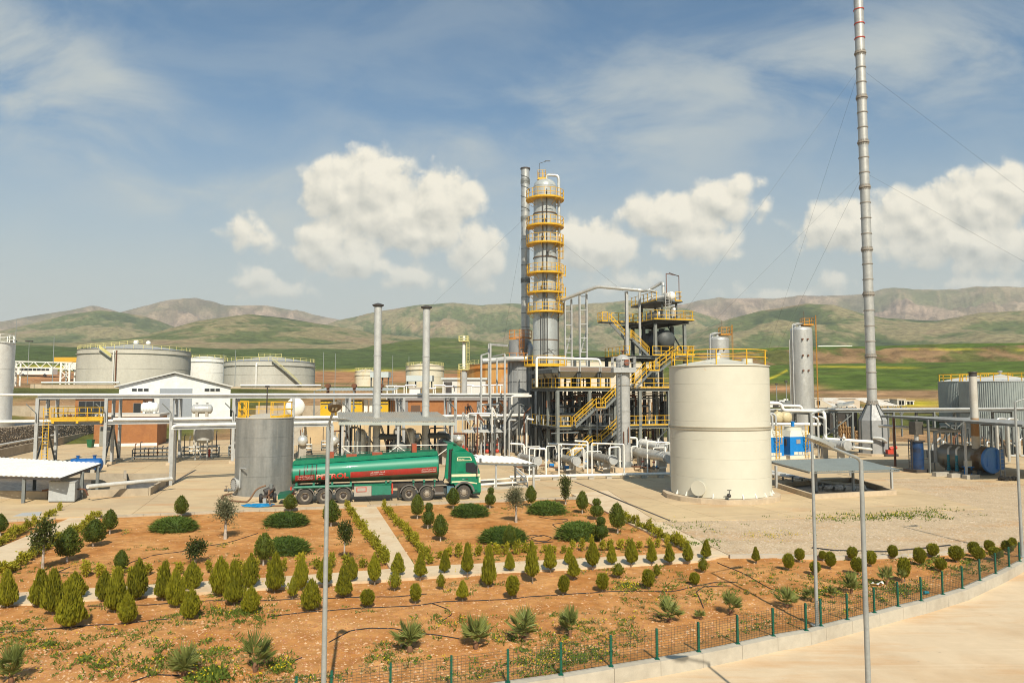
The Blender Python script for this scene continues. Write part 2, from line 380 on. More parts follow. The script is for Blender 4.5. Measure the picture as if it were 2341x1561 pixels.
def terrain_h(u, Yd, r, X, Yw, full=False):
 lr = np.array([0, 115, 140, 185, 200, 260, 330, 420, 700, 1000, 1300, 6500.])
 lz = np.array([-.7, -.7, 0.8, 6.6, 8.3, 9.8, 15., 20., 45., 60., 70., 100.])
 rr = np.array([0, 115, 140, 170, 210, 245, 325, 352, 385, 420, 600, 900, 1300, 6500.])
 rz = np.array([-.7, -.7, 0.6, 3.8, 5.2, 8.2, 18.5, 20.5, 30.0, 31.3, 33., 46., 60., 100.])
 k = sst(u, 1100, 1650)
 z = np.interp(r, lr, lz) * (1 - k) + np.interp(r, rr, rz) * k
 z = z + sst(r, 120, 220) * (fbm(X / 60, Yw / 60, 4, 3) - 0.5) * 1.6 + sst(r, 250, 500) * (fbm(X / 140, Yw / 140, 4, 9) - 0.5) * 6
 emb = k * sst(r, 345, 360) * (1 - sst(r, 388, 400))
 z = z - emb * 2.4 * ridged(X / 9, Yw / 40, 3, 31)
 base = z.copy(); hid = np.zeros(z.shape, int); G = np.zeros(z.shape) + .5
 for (r0, wf, wb, pts, idx) in RIDGES:
  p = np.array(pts, float); yp = np.interp(u, p[:, 0], p[:, 1])
  Zr = CAMZ + (HOR - yp) / FPX * (r0 * Yd / r)
  rw = r + (fbm(X / 420, Yw / 420, 3, 40 + idx) - 0.5) * 260 * 0
  t = np.where(rw < r0, (r0 - rw) / wf, (rw - r0) / wb)
  sh = np.clip(1 - t, 0, 1); sh = sh ** 1.25 * 0.55 + (sh * sh * (3 - 2 * sh)) * 0.45
  h = np.clip(Zr - base, 0, None)
  gul = ridged(X / 230 + idx * 3.3, Yw / 330, 5, 50 + idx)
  fine = ridged(X / 75 + idx, Yw / 120, 4, 70 + idx)
  zz = base + h * sh
  crest = np.clip(1 - t * 6, 0, 1)
  zz = zz - (1 - crest * 0.85) * sh ** 0.5 * h * 0.52 * (1 - gul) * (0.4 + 0.6 * np.clip(t * 3, 0, 1)) + sh ** .6 * h * 0.13 * (fine - 0.62) * (1 - crest * .95)
  upd = zz > z
  hid = np.where(upd & (h * sh > 3), idx, hid); G = np.where(upd, gul * .55 + fine * .45, G); z = np.maximum(z, zz)
 return (z, hid) if not full else (z, hid, G)
def build_terrain():
 th = np.concatenate([np.linspace(-180, -46, 24, endpoint=False), np.linspace(-46, 46, 860), np.linspace(46, 180, 25)[1:]]) * math.pi / 180
 rr = np.concatenate([[0.5, 20, 40, 70, 95], np.linspace(112, 450, 120), np.geomspace(450, 6500, 200)[1:]])
 T, Rr = np.meshgrid(th, rr); X = Rr * np.sin(T); Y = Rr * np.cos(T)
 Tc = np.clip(T, -0.95, 0.95); Yd = Rr * np.cos(Tc); u = CXP + FPX * np.tan(Tc)
 Z, hid, G = terrain_h(u, Yd, Rr, X, Y, True); G = G[..., None]
 nr, nc = T.shape
 vv = np.stack([X, Y, Z], -1).reshape(-1, 3)
 idx = np.arange(nr * nc).reshape(nr, nc)
 q = np.stack([idx[:-1, :-1], idx[:-1, 1:], idx[1:, 1:], idx[1:, :-1]], -1).reshape(-1, 4)[:, ::-1]
 me = bpy.data.meshes.new('terrain'); me.vertices.add(len(vv)); me.vertices.foreach_set('co', vv.ravel())
 me.loops.add(q.size); me.polygons.add(len(q)); me.loops.foreach_set('vertex_index', q.ravel())
 me.polygons.foreach_set('loop_start', np.arange(0, q.size, 4)); me.polygons.foreach_set('loop_total', np.full(len(q), 4))
 me.polygons.foreach_set('use_smooth', np.ones(len(q), bool)); me.update(calc_edges=True); me.validate()
 yp = HOR - (Z - CAMZ) / Yd * FPX; k = sst(u, 1100, 1650)
 def C(*c): return np.array(c)
 n1 = fbm(X / 35, Y / 35, 5, 101)[..., None]; n2 = fbm(X / 180, Y / 180, 5, 111)[..., None]; n3 = fbm(X / 9, Y / 9, 4, 121)[..., None]
 def lerp(a, b, t): return a * (1 - t) + b * t
 Cc = np.zeros(Z.shape + (3,)) + C(0.36, 0.25, 0.15)
 r_ = Rr[..., None]; kk = k[..., None]; uu = u[..., None]; yy = yp[..., None]
 dirt = lerp(C(0.40, 0.25, 0.13), C(0.33, 0.20, 0.10), n3)
 scrub = lerp(dirt, C(0.11, 0.12, 0.03), sst(n1, 0.42, 0.60))
 Cc = np.where(r_ > 118, scrub, Cc)
 field = lerp(C(0.062, 0.112, 0.018), C(0.095, 0.14, 0.022), n2)
 field = lerp(field, C(0.10, 0.12, 0.025), sst(n1, .55, .75))
 fl = sst(r_ + 30 * n2, 300, 330) * (1 - kk) + sst(r_ + 16 * n2, 252, 262) * kk
 Cc = lerp(Cc, field, fl)
 ylw = (1 - kk) * sst(uu, -200, 0) * (1 - sst(uu, 150, 215)) * np.exp(-((yy - 840) / 4.5) ** 2) * sst(n3, .38, .55)
 ylw = np.maximum(ylw, np.exp(-((uu - 800) / 120) ** 2) * np.exp(-((yy - 847) / 3.) ** 2) * sst(n3, .40, .6) * 0.8)
 ylw = np.maximum(ylw, kk * np.exp(-((uu - 2090) / 85) ** 2) * np.exp(-((yy - 922) / 8) ** 2) * 1.0 * sst(n3, .15, .3))
 ylw = np.maximum(ylw, kk * np.exp(-((yy - (797 + 3 * n2)) / 2.0) ** 2) * sst(n1, .44, .55) * .75)
 ylw = np.maximum(ylw, kk * np.exp(-((yy - (838 + (uu - 1900) * 0.016)) / 2.4) ** 2) * sst(uu, 1830, 1900) * (1 - sst(uu, 2060, 2130)) * .55)
 sx = np.clip((uu - 1752) / 46, 0, 1)
 ylw = np.maximum(ylw, kk * (uu > 1735) * (uu < 1800) * np.exp(-((yy - (867 - 20 * sx ** 1.3)) / 2.4) ** 2) * .85)
 drk = (1 - kk) * sst(r_, 430, 470) * (1 - sst(r_, 760, 900))
 Cc = lerp(Cc, lerp(C(0.055, 0.082, 0.026), C(0.075, 0.105, 0.03), n2), drk * .85)
 strip = (1 - kk) * np.exp(-((yy - (845 + 5 * n2)) / 4.0) ** 2) * sst(uu, 640, 720) * sst(n2, .4, .5)
 Cc = lerp(Cc, C(0.26, 0.17, 0.09), strip * .7)
 bank = (1 - kk) * sst(yy, 846, 852) * (1 - sst(yy, 872, 878)) * sst(n1, 0.25, 0.42) * (r_ > 195)
 Cc = lerp(Cc, lerp(C(0.42, 0.22, 0.10), C(0.34, 0.17, 0.08), n3), np.clip(bank, 0, 1))
 em = kk * sst(r_, 343, 352) * (1 - sst(r_, 384, 390))
 Cc = lerp(Cc, lerp(C(0.27, 0.165, 0.085), C(0.12, 0.125, 0.035), sst(fbm(X / 7, Y / 22, 4, 131)[..., None], 0.38, 0.56)), em * .92)
 soil = kk * np.exp(-((yy - 888) / 9) ** 2) * (1 - sst(uu, 1850, 1930)) + kk * np.exp(-((yy - 934) / 7) ** 2) * sst(uu, 1900, 2000)
 Cc = lerp(Cc, lerp(C(0.46, 0.26, 0.13), C(0.38, 0.20, 0.10), n3), np.clip(soil * sst(n1, .25, .45), 0, 1))
 Cc = lerp(Cc, C(0.55, 0.45, 0.03) * (0.85 + 0.3 * n3), np.clip(ylw, 0, 1))
 hmask = (hid > 0)[..., None]
 gxz = np.gradient(Z, axis=1) / (np.abs(np.gradient(X, axis=1)) + 1e-3)
 gl = ridged(X / 120, Y / 190, 4, 141)[..., None]; n4 = fbm(X / 22, Y / 22, 4, 151)[..., None]
 grass = lerp(C(0.082, 0.108, 0.038), C(0.132, 0.150, 0.058), n4)
 dry = lerp(C(0.285, 0.235, 0.13), C(0.215, 0.18, 0.095), n4)
 hc = lerp(C(0.045, 0.068, 0.026) * (.8 + .4 * n4), grass, sst(G, .48, .58)); hc = lerp(hc, dry, np.clip(sst(G + (n4 - .5) * .45 + (n2 - .5) * .3, 0.62, 0.72) * .8, 0, 1))
 bare = lerp(C(0.25, 0.16, 0.10), C(0.30, 0.215, 0.14), n4)
 hc = lerp(hc, bare, sst(n2, 0.62, 0.72) * sst(n4, .3, .5) * .55)
 farr = (hid == 6)[..., None]
 rock = lerp(C(0.33, 0.245, 0.175), C(0.17, 0.125, 0.09), sst(ridged(X / 90, Z / 40 + Y / 300, 4, 161)[..., None], .5, .75))
 hc = np.where(farr, lerp(hc, rock, np.clip(0.55 + 1.5 * (n2 - .42), 0.2, 1)), hc)
 hc = np.where((hid == 2)[..., None], lerp(lerp(C(0.065, 0.098, 0.02), C(0.105, 0.128, 0.03), n4), dry, sst(n4 * .6 + gl * .4, .58, .75) * .5), hc)
 Cc = np.where(hmask, lerp(Cc, hc, sst(r_, 560, 700)), np.where(r_ > 900, grass, Cc))
 at_ = me.color_attributes.new('land', 'FLOAT_COLOR', 'POINT')
 at_.data.foreach_set('color', np.concatenate([Cc.reshape(-1, 3), np.ones((nr * nc, 1))], 1).astype(np.float32).ravel())
 m = bpy.data.materials.new('land_cover'); m.use_nodes = True; nt = m.node_tree; N = nt.nodes; L = nt.links; b = N['Principled BSDF']
 b.inputs['Roughness'].default_value = 0.95; b.inputs['Specular IOR Level'].default_value = 0.1
 ca = N.new('ShaderNodeVertexColor'); ca.layer_name = 'land'; ge = N.new('ShaderNodeNewGeometry')
 def noise(s, d):
  n = N.new('ShaderNodeTexNoise'); n.inputs['Scale'].default_value = s; n.inputs['Detail'].default_value = d; n.inputs['Roughness'].default_value = .7; L.new(ge.outputs['Position'], n.inputs['Vector']); return n.outputs[0]
 def rng(v, a, b_, c_, d):
  n = N.new('ShaderNodeMapRange'); L.new(v, n.inputs[0]); n.inputs[1].default_value = a; n.inputs[2].default_value = b_; n.inputs[3].default_value = c_; n.inputs[4].default_value = d; return n.outputs[0]
 k1 = rng(noise(0.10, 10), .32, .68, .50, 1.45)
 sc1 = N.new('ShaderNodeVectorMath'); sc1.operation = 'SCALE'; L.new(ca.outputs[0], sc1.inputs[0]); L.new(k1, sc1.inputs['Scale'])
 mx = N.new('ShaderNodeMix'); mx.data_type = 'RGBA'; L.new(rng(noise(0.22, 6), .62, .72, 0, .55), mx.inputs[0]); L.new(sc1.outputs[0], mx.inputs[6]); mx.inputs[7].default_value = (0.29, 0.24, 0.155, 1)
 L.new(mx.outputs[2], b.inputs['Base Color'])
 bn = N.new('ShaderNodeBump'); bn.inputs['Strength'].default_value = .9; bn.inputs['Distance'].default_value = 4.0; L.new(noise(0.05, 10), bn.inputs['Height']); L.new(bn.outputs[0], b.inputs['Normal'])
 me.materials.append(m)
 o = bpy.data.objects.new('terrain', me); col.objects.link(o); o['kind'] = 'structure'
 return o
terrain = build_terrain()
def ground_z(x, y):
 X = np.array([[float(x)]]); Y = np.array([[float(y)]]); r = np.hypot(X, Y); T = np.clip(np.arctan2(X, Y), -.95, .95)
 z, _ = terrain_h(CXP + FPX * np.tan(T), r * np.cos(T), r, X, Y); return float(z[0, 0])
# fence line, road, soil, paths, yard
FTOP = [(678, 1548), (758, 1535), (893, 1517), (1032, 1500), (1161, 1485), (1282, 1470), (1396, 1453), (1501, 1438), (1596, 1423), (1685, 1407), (1766, 1391), (1841, 1380), (1875, 1371), (1935, 1358), (1997, 1344), (2051, 1331), (2104, 1320), (2153, 1307), (2198, 1295), (2238, 1279), (2274, 1265), (2305, 1251), (2329, 1240)]
FH = 0.84
FPOST = [gnd(x, y, FH) for x, y in FTOP]
d0 = (FPOST[0] - FPOST[2]).normalized(); d1 = (FPOST[-1] - FPOST[-3]).normalized()
FLINE = [FPOST[0] + d0 * 40, FPOST[0] + d0 * 12, FPOST[0] + d0 * 3] + FPOST + [FPOST[-1] + d1 * 4, FPOST[-1] + (d1 + V(0, .25, 0)) * 14]
FX = np.array([p.x for p in FLINE]); FY = np.array([p.y for p in FLINE])
ROADM = mat('dusty_concrete_road', (0.60, 0.47, 0.31), 0.92, c2=(0.50, 0.34, 0.19), vs_=0.22, lo=0.48, hi=0.75, var=0.10, bump=0.25, bs=25)
mb = MB(); mb.add([(-120, -60, -0.42), (160, -60, -0.42), (160, 70, -0.42), (-120, 70, -0.42)], [(0, 1, 2, 3)])
overlay(ROADM, (.52, .29, .12), .45, (.35, 1.6, 1), .50, .74, .8, -.5); overlay(ROADM, (.30, .23, .15), 2.2, (.7, 2.0, 1), .70, .74, .7, -.5, 3); overlay(ROADM, (.68, .55, .38), 1.5, (.12, 2.6, 1), .56, .72, .5, -.5); struct('road', mb, ROADM)
def offset_line(pts, d):
 out = []
 for i, p in enumerate(pts):
  t = (pts[min(i + 1, len(pts) - 1)] - pts[max(i - 1, 0)]); t.z = 0; t.normalize(); out.append(V(p.x + t.y * d, p.y - t.x * d, 0))
 return out
KERBM = mat('grey_cast_kerb', (0.46, 0.42, 0.34), 0.92, c2=(0.38, 0.34, 0.27), vs_=0.7, streak=(0.40, 0.26, 0.14), sk=0.24, bump=0.3, bs=30)
outr = offset_line(FLINE, 0.20); innr = offset_line(FLINE, -0.10)
kerb = None
for i in range(len(FLINE) - 1):
 mb = MB(); a, b, c, d = outr[i], outr[i + 1], innr[i + 1], innr[i]
 s = (b - a).normalized() * 0.006
 mb.prism([a + s, b - s, c - s, d + s], -0.6, 0.0)
 if kerb is None: kerb = struct('retaining_kerb', mb, KERBM, smooth=0)
 else: part('kerb_segment', mb, KERBM, kerb, smooth=0)
def soil_z(x, y):
 return -0.13 + 0.10 * (fbm(x / 2.6, y / 2.6, 3, 5) - 0.5) + 0.05 * (fbm(x / .5, y / .5, 3, 6) - 0.5)
def build_soil():
 xs = np.arange(-48, 42, 0.16); ys = np.arange(5, 54, 0.16); X, Y = np.meshgrid(xs, ys); Z = soil_z(X, Y)
 Z = Z + 0.10 * np.clip(1 - (Y - np.interp(X, FX, FY)) / 1.2, 0, 1)
 keep = Y > np.interp(X, FX, FY) + 0.02
 KL0, KL1 = gnd(0, 1188), gnd(1240, 1138); yk = KL0.y + (X - KL0.x) * (KL1.y - KL0.y) / (KL1.x - KL0.x)
 keep &= Y < np.maximum(yk + 1.0, 0) + np.where(X > 2, 30, 0)
 idx = np.arange(X.size).reshape(X.shape)
 k = keep[:-1, :-1] & keep[:-1, 1:] & keep[1:, 1:] & keep[1:, :-1]
 q = np.stack([idx[:-1, :-1], idx[:-1, 1:], idx[1:, 1:], idx[1:, :-1]], -1)[k]
 used = np.unique(q); rm = np.full(X.size, -1); rm[used] = np.arange(len(used))
 v = np.stack([X, Y, Z], -1).reshape(-1, 3)[used]
 me = bpy.data.meshes.new('garden_soil'); me.from_pydata(v.tolist(), [], rm[q].tolist())
 me.polygons.foreach_set('use_smooth', [True] * len(me.polygons))
 me.materials.append(mat('red_brown_soil', (0.42, 0.182, 0.052), 0.97, c2=(0.55, 0.288, 0.106), vs_=0.45, lo=.38, hi=.66, var=0.34, bump=1.0, bs=11, spec=.1, detail=9))
 sm = me.materials[0]; overlay(sm, (.33, .135, .042), .8, (1, 1.6, 1), .52, .72, .6, -.2); overlay(sm, (.62, .38, .19), 2.5, (1, 1.4, 1), .58, .72, .55, .3)
 o = bpy.data.objects.new('garden_soil', me); col.objects.link(o); o['kind'] = 'structure'
build_soil()
PATHM = mat('path_concrete', (0.60, 0.48, 0.32), 0.92, c2=(0.50, 0.34, 0.19), vs_=0.5, lo=.5, hi=.75, var=.1, bump=.25, bs=30)
def sheet(name, pix, z0, z1, m, kind='structure', z=None):
 zz = z1 if z is None else z
 mb = MB(); mb.prism([gnd(x, y, zz) for x, y in pix], z0, z1); return struct(name, mb, m, smooth=0)
sheet('garden_path', [(806, 1158), (860, 1158), (952, 1298), (893, 1300)], -0.4, -0.03, PATHM)
sheet('garden_path', [(158, 1184), (232, 1182), (-160, 1376), (-300, 1376)], -0.4, -0.035, PATHM)
sheet('garden_path', [(-300, 1372), (0, 1356), (600, 1320), (1000, 1292), (1592, 1262), (1660, 1268), (1600, 1281), (1000, 1316), (600, 1344), (0, 1383), (-300, 1400)], -0.4, -0.04, PATHM)
sheet('garden_path', [(1300, 1125), (1388, 1118), (1490, 1180), (1668, 1270), (1588, 1266), (1440, 1196)], -0.4, -0.025, PATHM)
YARDM = None
def yard_mat():
 m = mat('yard_concrete', (0.585, 0.445, 0.258), 0.9, c2=(0.48, 0.36, 0.215), vs_=0.16, lo=.35, hi=.65, var=0.10, bump=0.2, bs=25)
 nt = m.node_tree; N = nt.nodes; L = nt.links; b = N['Principled BSDF']; src = b.inputs['Base Color'].links[0].from_socket
 ge = N.new('ShaderNodeNewGeometry')
 ns = N.new('ShaderNodeTexNoise'); ns.inputs['Scale'].default_value = .35; ns.inputs['Detail'].default_value = 8; mp = N.new('ShaderNodeMapping'); mp.inputs['Rotation'].default_value = (0, 0, -.4); mp.inputs['Scale'].default_value = (.5, 2.2, 1)
 L.new(ge.outputs['Position'], mp.inputs[0]); L.new(mp.outputs[0], ns.inputs['Vector'])
 r = N.new('ShaderNodeMapRange'); L.new(ns.outputs[0], r.inputs[0]); r.inputs[1].default_value = .56; r.inputs[2].default_value = .74; r.inputs[4].default_value = .75
 mx = N.new('ShaderNodeMix'); mx.data_type = 'RGBA'; L.new(r.outputs[0], mx.inputs[0]); L.new(src, mx.inputs[6]); mx.inputs[7].default_value = (0.50, 0.27, 0.12, 1)
 bt = N.new('ShaderNodeTexBrick'); m2 = N.new('ShaderNodeMapping'); m2.inputs['Rotation'].default_value = (0, 0, -PA); L.new(ge.outputs['Position'], m2.inputs[0]); L.new(m2.outputs[0], bt.inputs['Vector'])
 bt.inputs['Scale'].default_value = 1; bt.inputs['Brick Width'].default_value = 5; bt.inputs['Row Height'].default_value = 4.5; bt.inputs['Mortar Size'].default_value = .025; bt.offset = 0
 bt.inputs['Color1'].default_value = (1, 1, 1, 1); bt.inputs['Color2'].default_value = (.90, .90, .88, 1); bt.inputs['Mortar'].default_value = (.55, .5, .45, 1)
 mm = N.new('ShaderNodeMix'); mm.data_type = 'RGBA'; mm.blend_type = 'MULTIPLY'; mm.inputs[0].default_value = 1; L.new(mx.outputs[2], mm.inputs[6]); L.new(bt.outputs[0], mm.inputs[7]); L.new(mm.outputs[2], b.inputs['Base Color'])
 return m
YARDM = yard_mat(); overlay(YARDM, (.22, .165, .11), .45, (.8, 1.2, 1), .62, .76, .55, .4); overlay(YARDM, (.30, .22, .14), 1.6, (.15, 2.2, 1), .62, .74, .45, -.28)
mb = MB()
front = [gnd(x, y) for x, y in [(-700, 1216), (0, 1188), (1240, 1138), (1300, 1128), (1390, 1120), (1500, 1190), (1700, 1188), (1860, 1182), (2110, 1166), (2250, 1163), (2180, 1145), (2090, 1120), (2010, 1092), (2120, 1092), (2341, 1106), (2700, 1128)]]
mb.prism(front + [V(190, 95, 0), V(190, 150, 0), V(60, 128, 0), V(0, 122, 0), V(-60, 122, 0), V(-150, 118, 0)], -0.5, 0.0)
struct('concrete_yard', mb, YARDM, smooth=0)
GRAVM = mat('pale_gravel', (0.50, 0.385, 0.25), 0.97, c2=(0.48, 0.28, 0.13), vs_=0.16, lo=.52, hi=.72, var=.22, bump=.8, bs=40, spec=.1, detail=10, stretch=(.6, 1.8, 1))
mb = MB()
overlay(GRAVM, (.27, .20, .125), 6.0, (1, 1, 1), .55, .66, .6, 0, 4); overlay(GRAVM, (.66, .56, .42), 7.0, (1, 1, 1), .58, .66, .6, .3, 3)
gp = [gnd(x, y, -.05) for x, y in [(1490, 1180), (1668, 1270), (1760, 1268), (1900, 1272), (2060, 1270), (2200, 1262), (2300, 1244), (2400, 1215), (2500, 1150)]] + [V(60, 44, 0), V(70, 56, 0), V(50, 66, 0)] + [gnd(x, y, -.05) for x, y in [(2341, 1090), (2000, 1085), (1900, 1100), (1600, 1110)]]
mb.prism(gp, -0.45, -0.03); struct('gravel_ground', mb, GRAVM, smooth=0)
mb = MB(); e = [gnd(x, y, 0) for x, y in [(1668, 1270), (1760, 1268), (1900, 1273), (2060, 1270), (2200, 1260)]]
for a, b in zip(e[:-1], e[1:]): mb.beam(a - V(0, 0, .05), b - V(0, 0, .05), .14, .2)
struct('gravel_edging', mb, KERBM, smooth=0)
KS = mat('kerb_stone_concrete', (0.42, 0.37, 0.28), 0.92, c2=(0.33, 0.29, 0.22), vs_=1.5, streak=(.25, .2, .14), sk=.25, bump=.3, bs=30)
ka, kb = gnd(0, 1188), gnd(1240, 1138); kd = (kb - ka).normalized(); kn = V(kd.y, -kd.x, 0); klen = (kb - ka).length
root = None
s = -14.0
while s < klen + 3:
 pxx = None; c = ka + kd * (s + .5) + kn * 0.07
 d = c - V(0, 0, CAMZ); px = CXP + FPX * d.x / d.y
 if not (158 < px < 232 or 806 < px < 860):
  mb = MB(); L_ = 0.985; mb.box((c.x, c.y, -0.2 + rnd.uniform(-.006, .006)), (L_, .17, .44), math.atan2(kd.y, kd.x) + rnd.uniform(-.006, .006))
  if root is None: root = struct('yard_kerb', mb, KS, smooth=0)
  else: part('kerb_stone', mb, KS, root, smooth=0)
 s += 1.0
# plant helpers
def ORD(n):
 o = 'zeroth first second third fourth fifth sixth seventh eighth ninth tenth eleventh twelfth thirteenth fourteenth fifteenth sixteenth seventeenth eighteenth nineteenth'.split()
 if n < 20: return o[n]
 t, u = divmod(n, 10); T = ['', '', 'twent', 'thirt', 'fort', 'fift', 'sixt', 'sevent', 'eight', 'ninet'][t]
 return T + 'ieth' if u == 0 else T + 'y-' + o[u]
def pxX(x, Y, y=HOR): return at(x, y, Y).x
def ring(c, r, z, n=24, a0=0.0, a1=2 * math.pi):
 full = abs(a1 - a0 - 2 * math.pi) < 1e-6
 return [V(c[0] + r * math.cos(a0 + (a1 - a0) * i / n), c[1] + r * math.sin(a0 + (a1 - a0) * i / n), z) for i in range(n if full else n + 1)]
POSTS = {}
def railing(parent, pts, h=1.1, m=None, closed=False, spacing=1.5, r=0.03, single=False, toe=True, name='railing'):
 m = m or YEL; pts = [Vector(p) for p in pts]; mb = MB(); mid = MB(); tb = MB(); segs = list(zip(pts, pts[1:] + pts[:1])) if closed else list(zip(pts[:-1], pts[1:]))
 mb.pipe([p + V(0, 0, h) for p in pts] + ([pts[0] + V(0, 0, h)] if closed else []), r, 4, bend=.01)
 mid.pipe([p + V(0, 0, h * .52) for p in pts] + ([pts[0] + V(0, 0, h * .52)] if closed else []), r, 4, bend=.01)
 if toe:
  for a, b in segs: tb.beam(a + V(0, 0, .08), b + V(0, 0, .08), .012, .14)
 lens = [(b - a).length for a, b in segs]; tot = sum(lens); n = max(2, int(round(tot / spacing)) + (0 if closed else 1)); spots = []
 for i in range(n):
  s = tot * i / (n if closed else n - 1); k = 0
  while k < len(lens) - 1 and s > lens[k]: s -= lens[k]; k += 1
  a, b = segs[k]; spots.append(a + (b - a) * min(1, s / max(lens[k], 1e-6)))
 deep = parent is not None and parent.parent is not None
 if single or deep:
  for p in spots: mb.beam(p, p + V(0, 0, h), r * 1.8)
  mb.join(mid); mb.join(tb)
  return part(name, mb, m, parent, smooth=0)
 o = part(name, mb, m, parent, smooth=0); part('mid_rail', mid, m, o, smooth=0)
 if toe: part('toe_board', tb, m, o, smooth=0)
 base = root_base(parent); key = (round(h, 2), r, m.name)
 if key not in POSTS: POSTS[key] = mesh_of('post', MB().beam((0, 0, 0), (0, 0, h), r * 1.9), m, None, 0)
 for p in spots:
  q = bpy.data.objects.new('post', POSTS[key]); col.objects.link(q); q.parent = o; q.location = p - base
 return o
def ladder(parent, p0, p1, side, w_=0.5, m=None, cage=False, out=None, single=False, step=0.32):
 m = m or YEL; p0, p1, side = Vector(p0), Vector(p1), Vector(side).normalized(); mb = MB()
 for k in (-1, 1): mb.beam(p0 + side * (k * w_ / 2), p1 + side * (k * w_ / 2), .07, .05)
 d = p1 - p0; n = max(2, int(d.length / step)); outv = Vector(out).normalized() if out is not None else d.cross(side).normalized()
 if cage:
  for i in range(2, int(d.length / .9)):
   c = p0 + d.normalized() * (i * .9) ; prev = None
   for t in range(7):
    a = math.pi * t / 6; q = c + side * (math.cos(a) * .4) + outv * (math.sin(a) * .65)
    if prev is not None: mb.beam(prev, q, .05, .05)
    prev = q
  for t in (1, 3, 5):
   a = math.pi * t / 6; o_ = side * (math.cos(a) * .4) + outv * (math.sin(a) * .65); mb.beam(p0 + d.normalized() * 1.9 + o_, p1 + o_, .04, .04)
 deep = parent is not None and parent.parent is not None
 rungs = [p0 + d * ((i + .5) / n) for i in range(n)]
 if single or deep:
  for q in rungs: mb.beam(q - side * w_ / 2, q + side * w_ / 2, .035)
  return part('ladder', mb, m, parent, smooth=0)
 o = part('ladder', mb, m, parent, smooth=0); base = root_base(parent); me = None
 for q in rungs:
  if me is None: me = mesh_of('rung', MB().beam(side * (-w_ / 2), side * (w_ / 2), .04), m, None, 0)
  r_ = bpy.data.objects.new('rung', me); col.objects.link(r_); r_.parent = o; r_.location = q - base
 return o
def stair(parent, p0, p1, w_=0.9, m=None, rm=None, rails=True):
 m = m or STEELM; p0, p1 = Vector(p0), Vector(p1); d = p1 - p0; hz = V(d.x, d.y, 0).normalized(); sd = V(hz.y, -hz.x, 0); mb = MB()
 for k in (-1, 1): mb.beam(p0 + sd * (k * w_ / 2), p1 + sd * (k * w_ / 2), .05, .26)
 o = part('stair', mb, m, parent, smooth=0); base = root_base(parent); n = max(3, int(d.z / .21) if d.z > 0 else int(-d.z / .21)); me = None
 for i in range(n):
  q = p0 + d * ((i + .5) / n)
  if me is None: me = mesh_of('tread', MB().box((0, 0, 0), (.26, w_ - .06, .04), math.atan2(hz.y, hz.x)), m, None, 0)
  t = bpy.data.objects.new('tread', me); col.objects.link(t); t.parent = o; t.location = q - base
 if rails:
  mb = MB(); rm = rm or YEL
  for k in (-1, 1):
   e = sd * (k * w_ / 2)
   for hh in (1.05, .55): mb.beam(p0 + e + V(0, 0, hh), p1 + e + V(0, 0, hh), .06)
   nn = max(2, int(d.length / 1.2))
   for i in range(nn + 1):
    q = p0 + d * (i / nn) + e; mb.beam(q, q + V(0, 0, 1.05), .05)
  part('handrail', mb, rm, parent, smooth=0)
 return o
def deck(parent, poly, z, t=.22, m=None, name='deck'):
 return part(name, MB().prism(poly, z - t, z), m or STEELM, parent, smooth=0)
def courses(parent, c, Rr_, z0, z1, n, m, seg=64, name='shell_course', step=.014, gap=.012):
 for i in range(n):
  a = z0 + (z1 - z0) * i / n; b = z0 + (z1 - z0) * (i + 1) / n; r_ = Rr_ - step * (i % 2)
  part(name, MB().lathe([(r_ - gap, a + .002), (r_, a + .010), (r_, a + .03), (r_, b - .03), (r_, b - .010), (r_ - gap, b - .002)], (c[0], c[1], 0), seg), m, parent, smooth=40)
def nozzle(mb, p, d, r, L):
 p, d = Vector(p), Vector(d).normalized(); mb.tube(p, p + d * L, r, n=10); mb.tube(p + d * (L - .06), p + d * L, r * 1.5, n=12)
def valve(parent, p, s=.2, m=None, wheel=None):
 p = Vector(p); mb = MB(); mb.sphere(p, s * .6, 8, 6); mb.tube(p - E1 * s * .9, p + E1 * s * .9, s * .45, n=8); mb.tube(p, p + V(0, 0, s * 1.7), s * .14, n=6); mb.tube(p + V(0, 0, s * 1.6), p + V(0, 0, s * 1.72), s * .6, n=10)
 return part('valve', mb, m or DARK, parent)
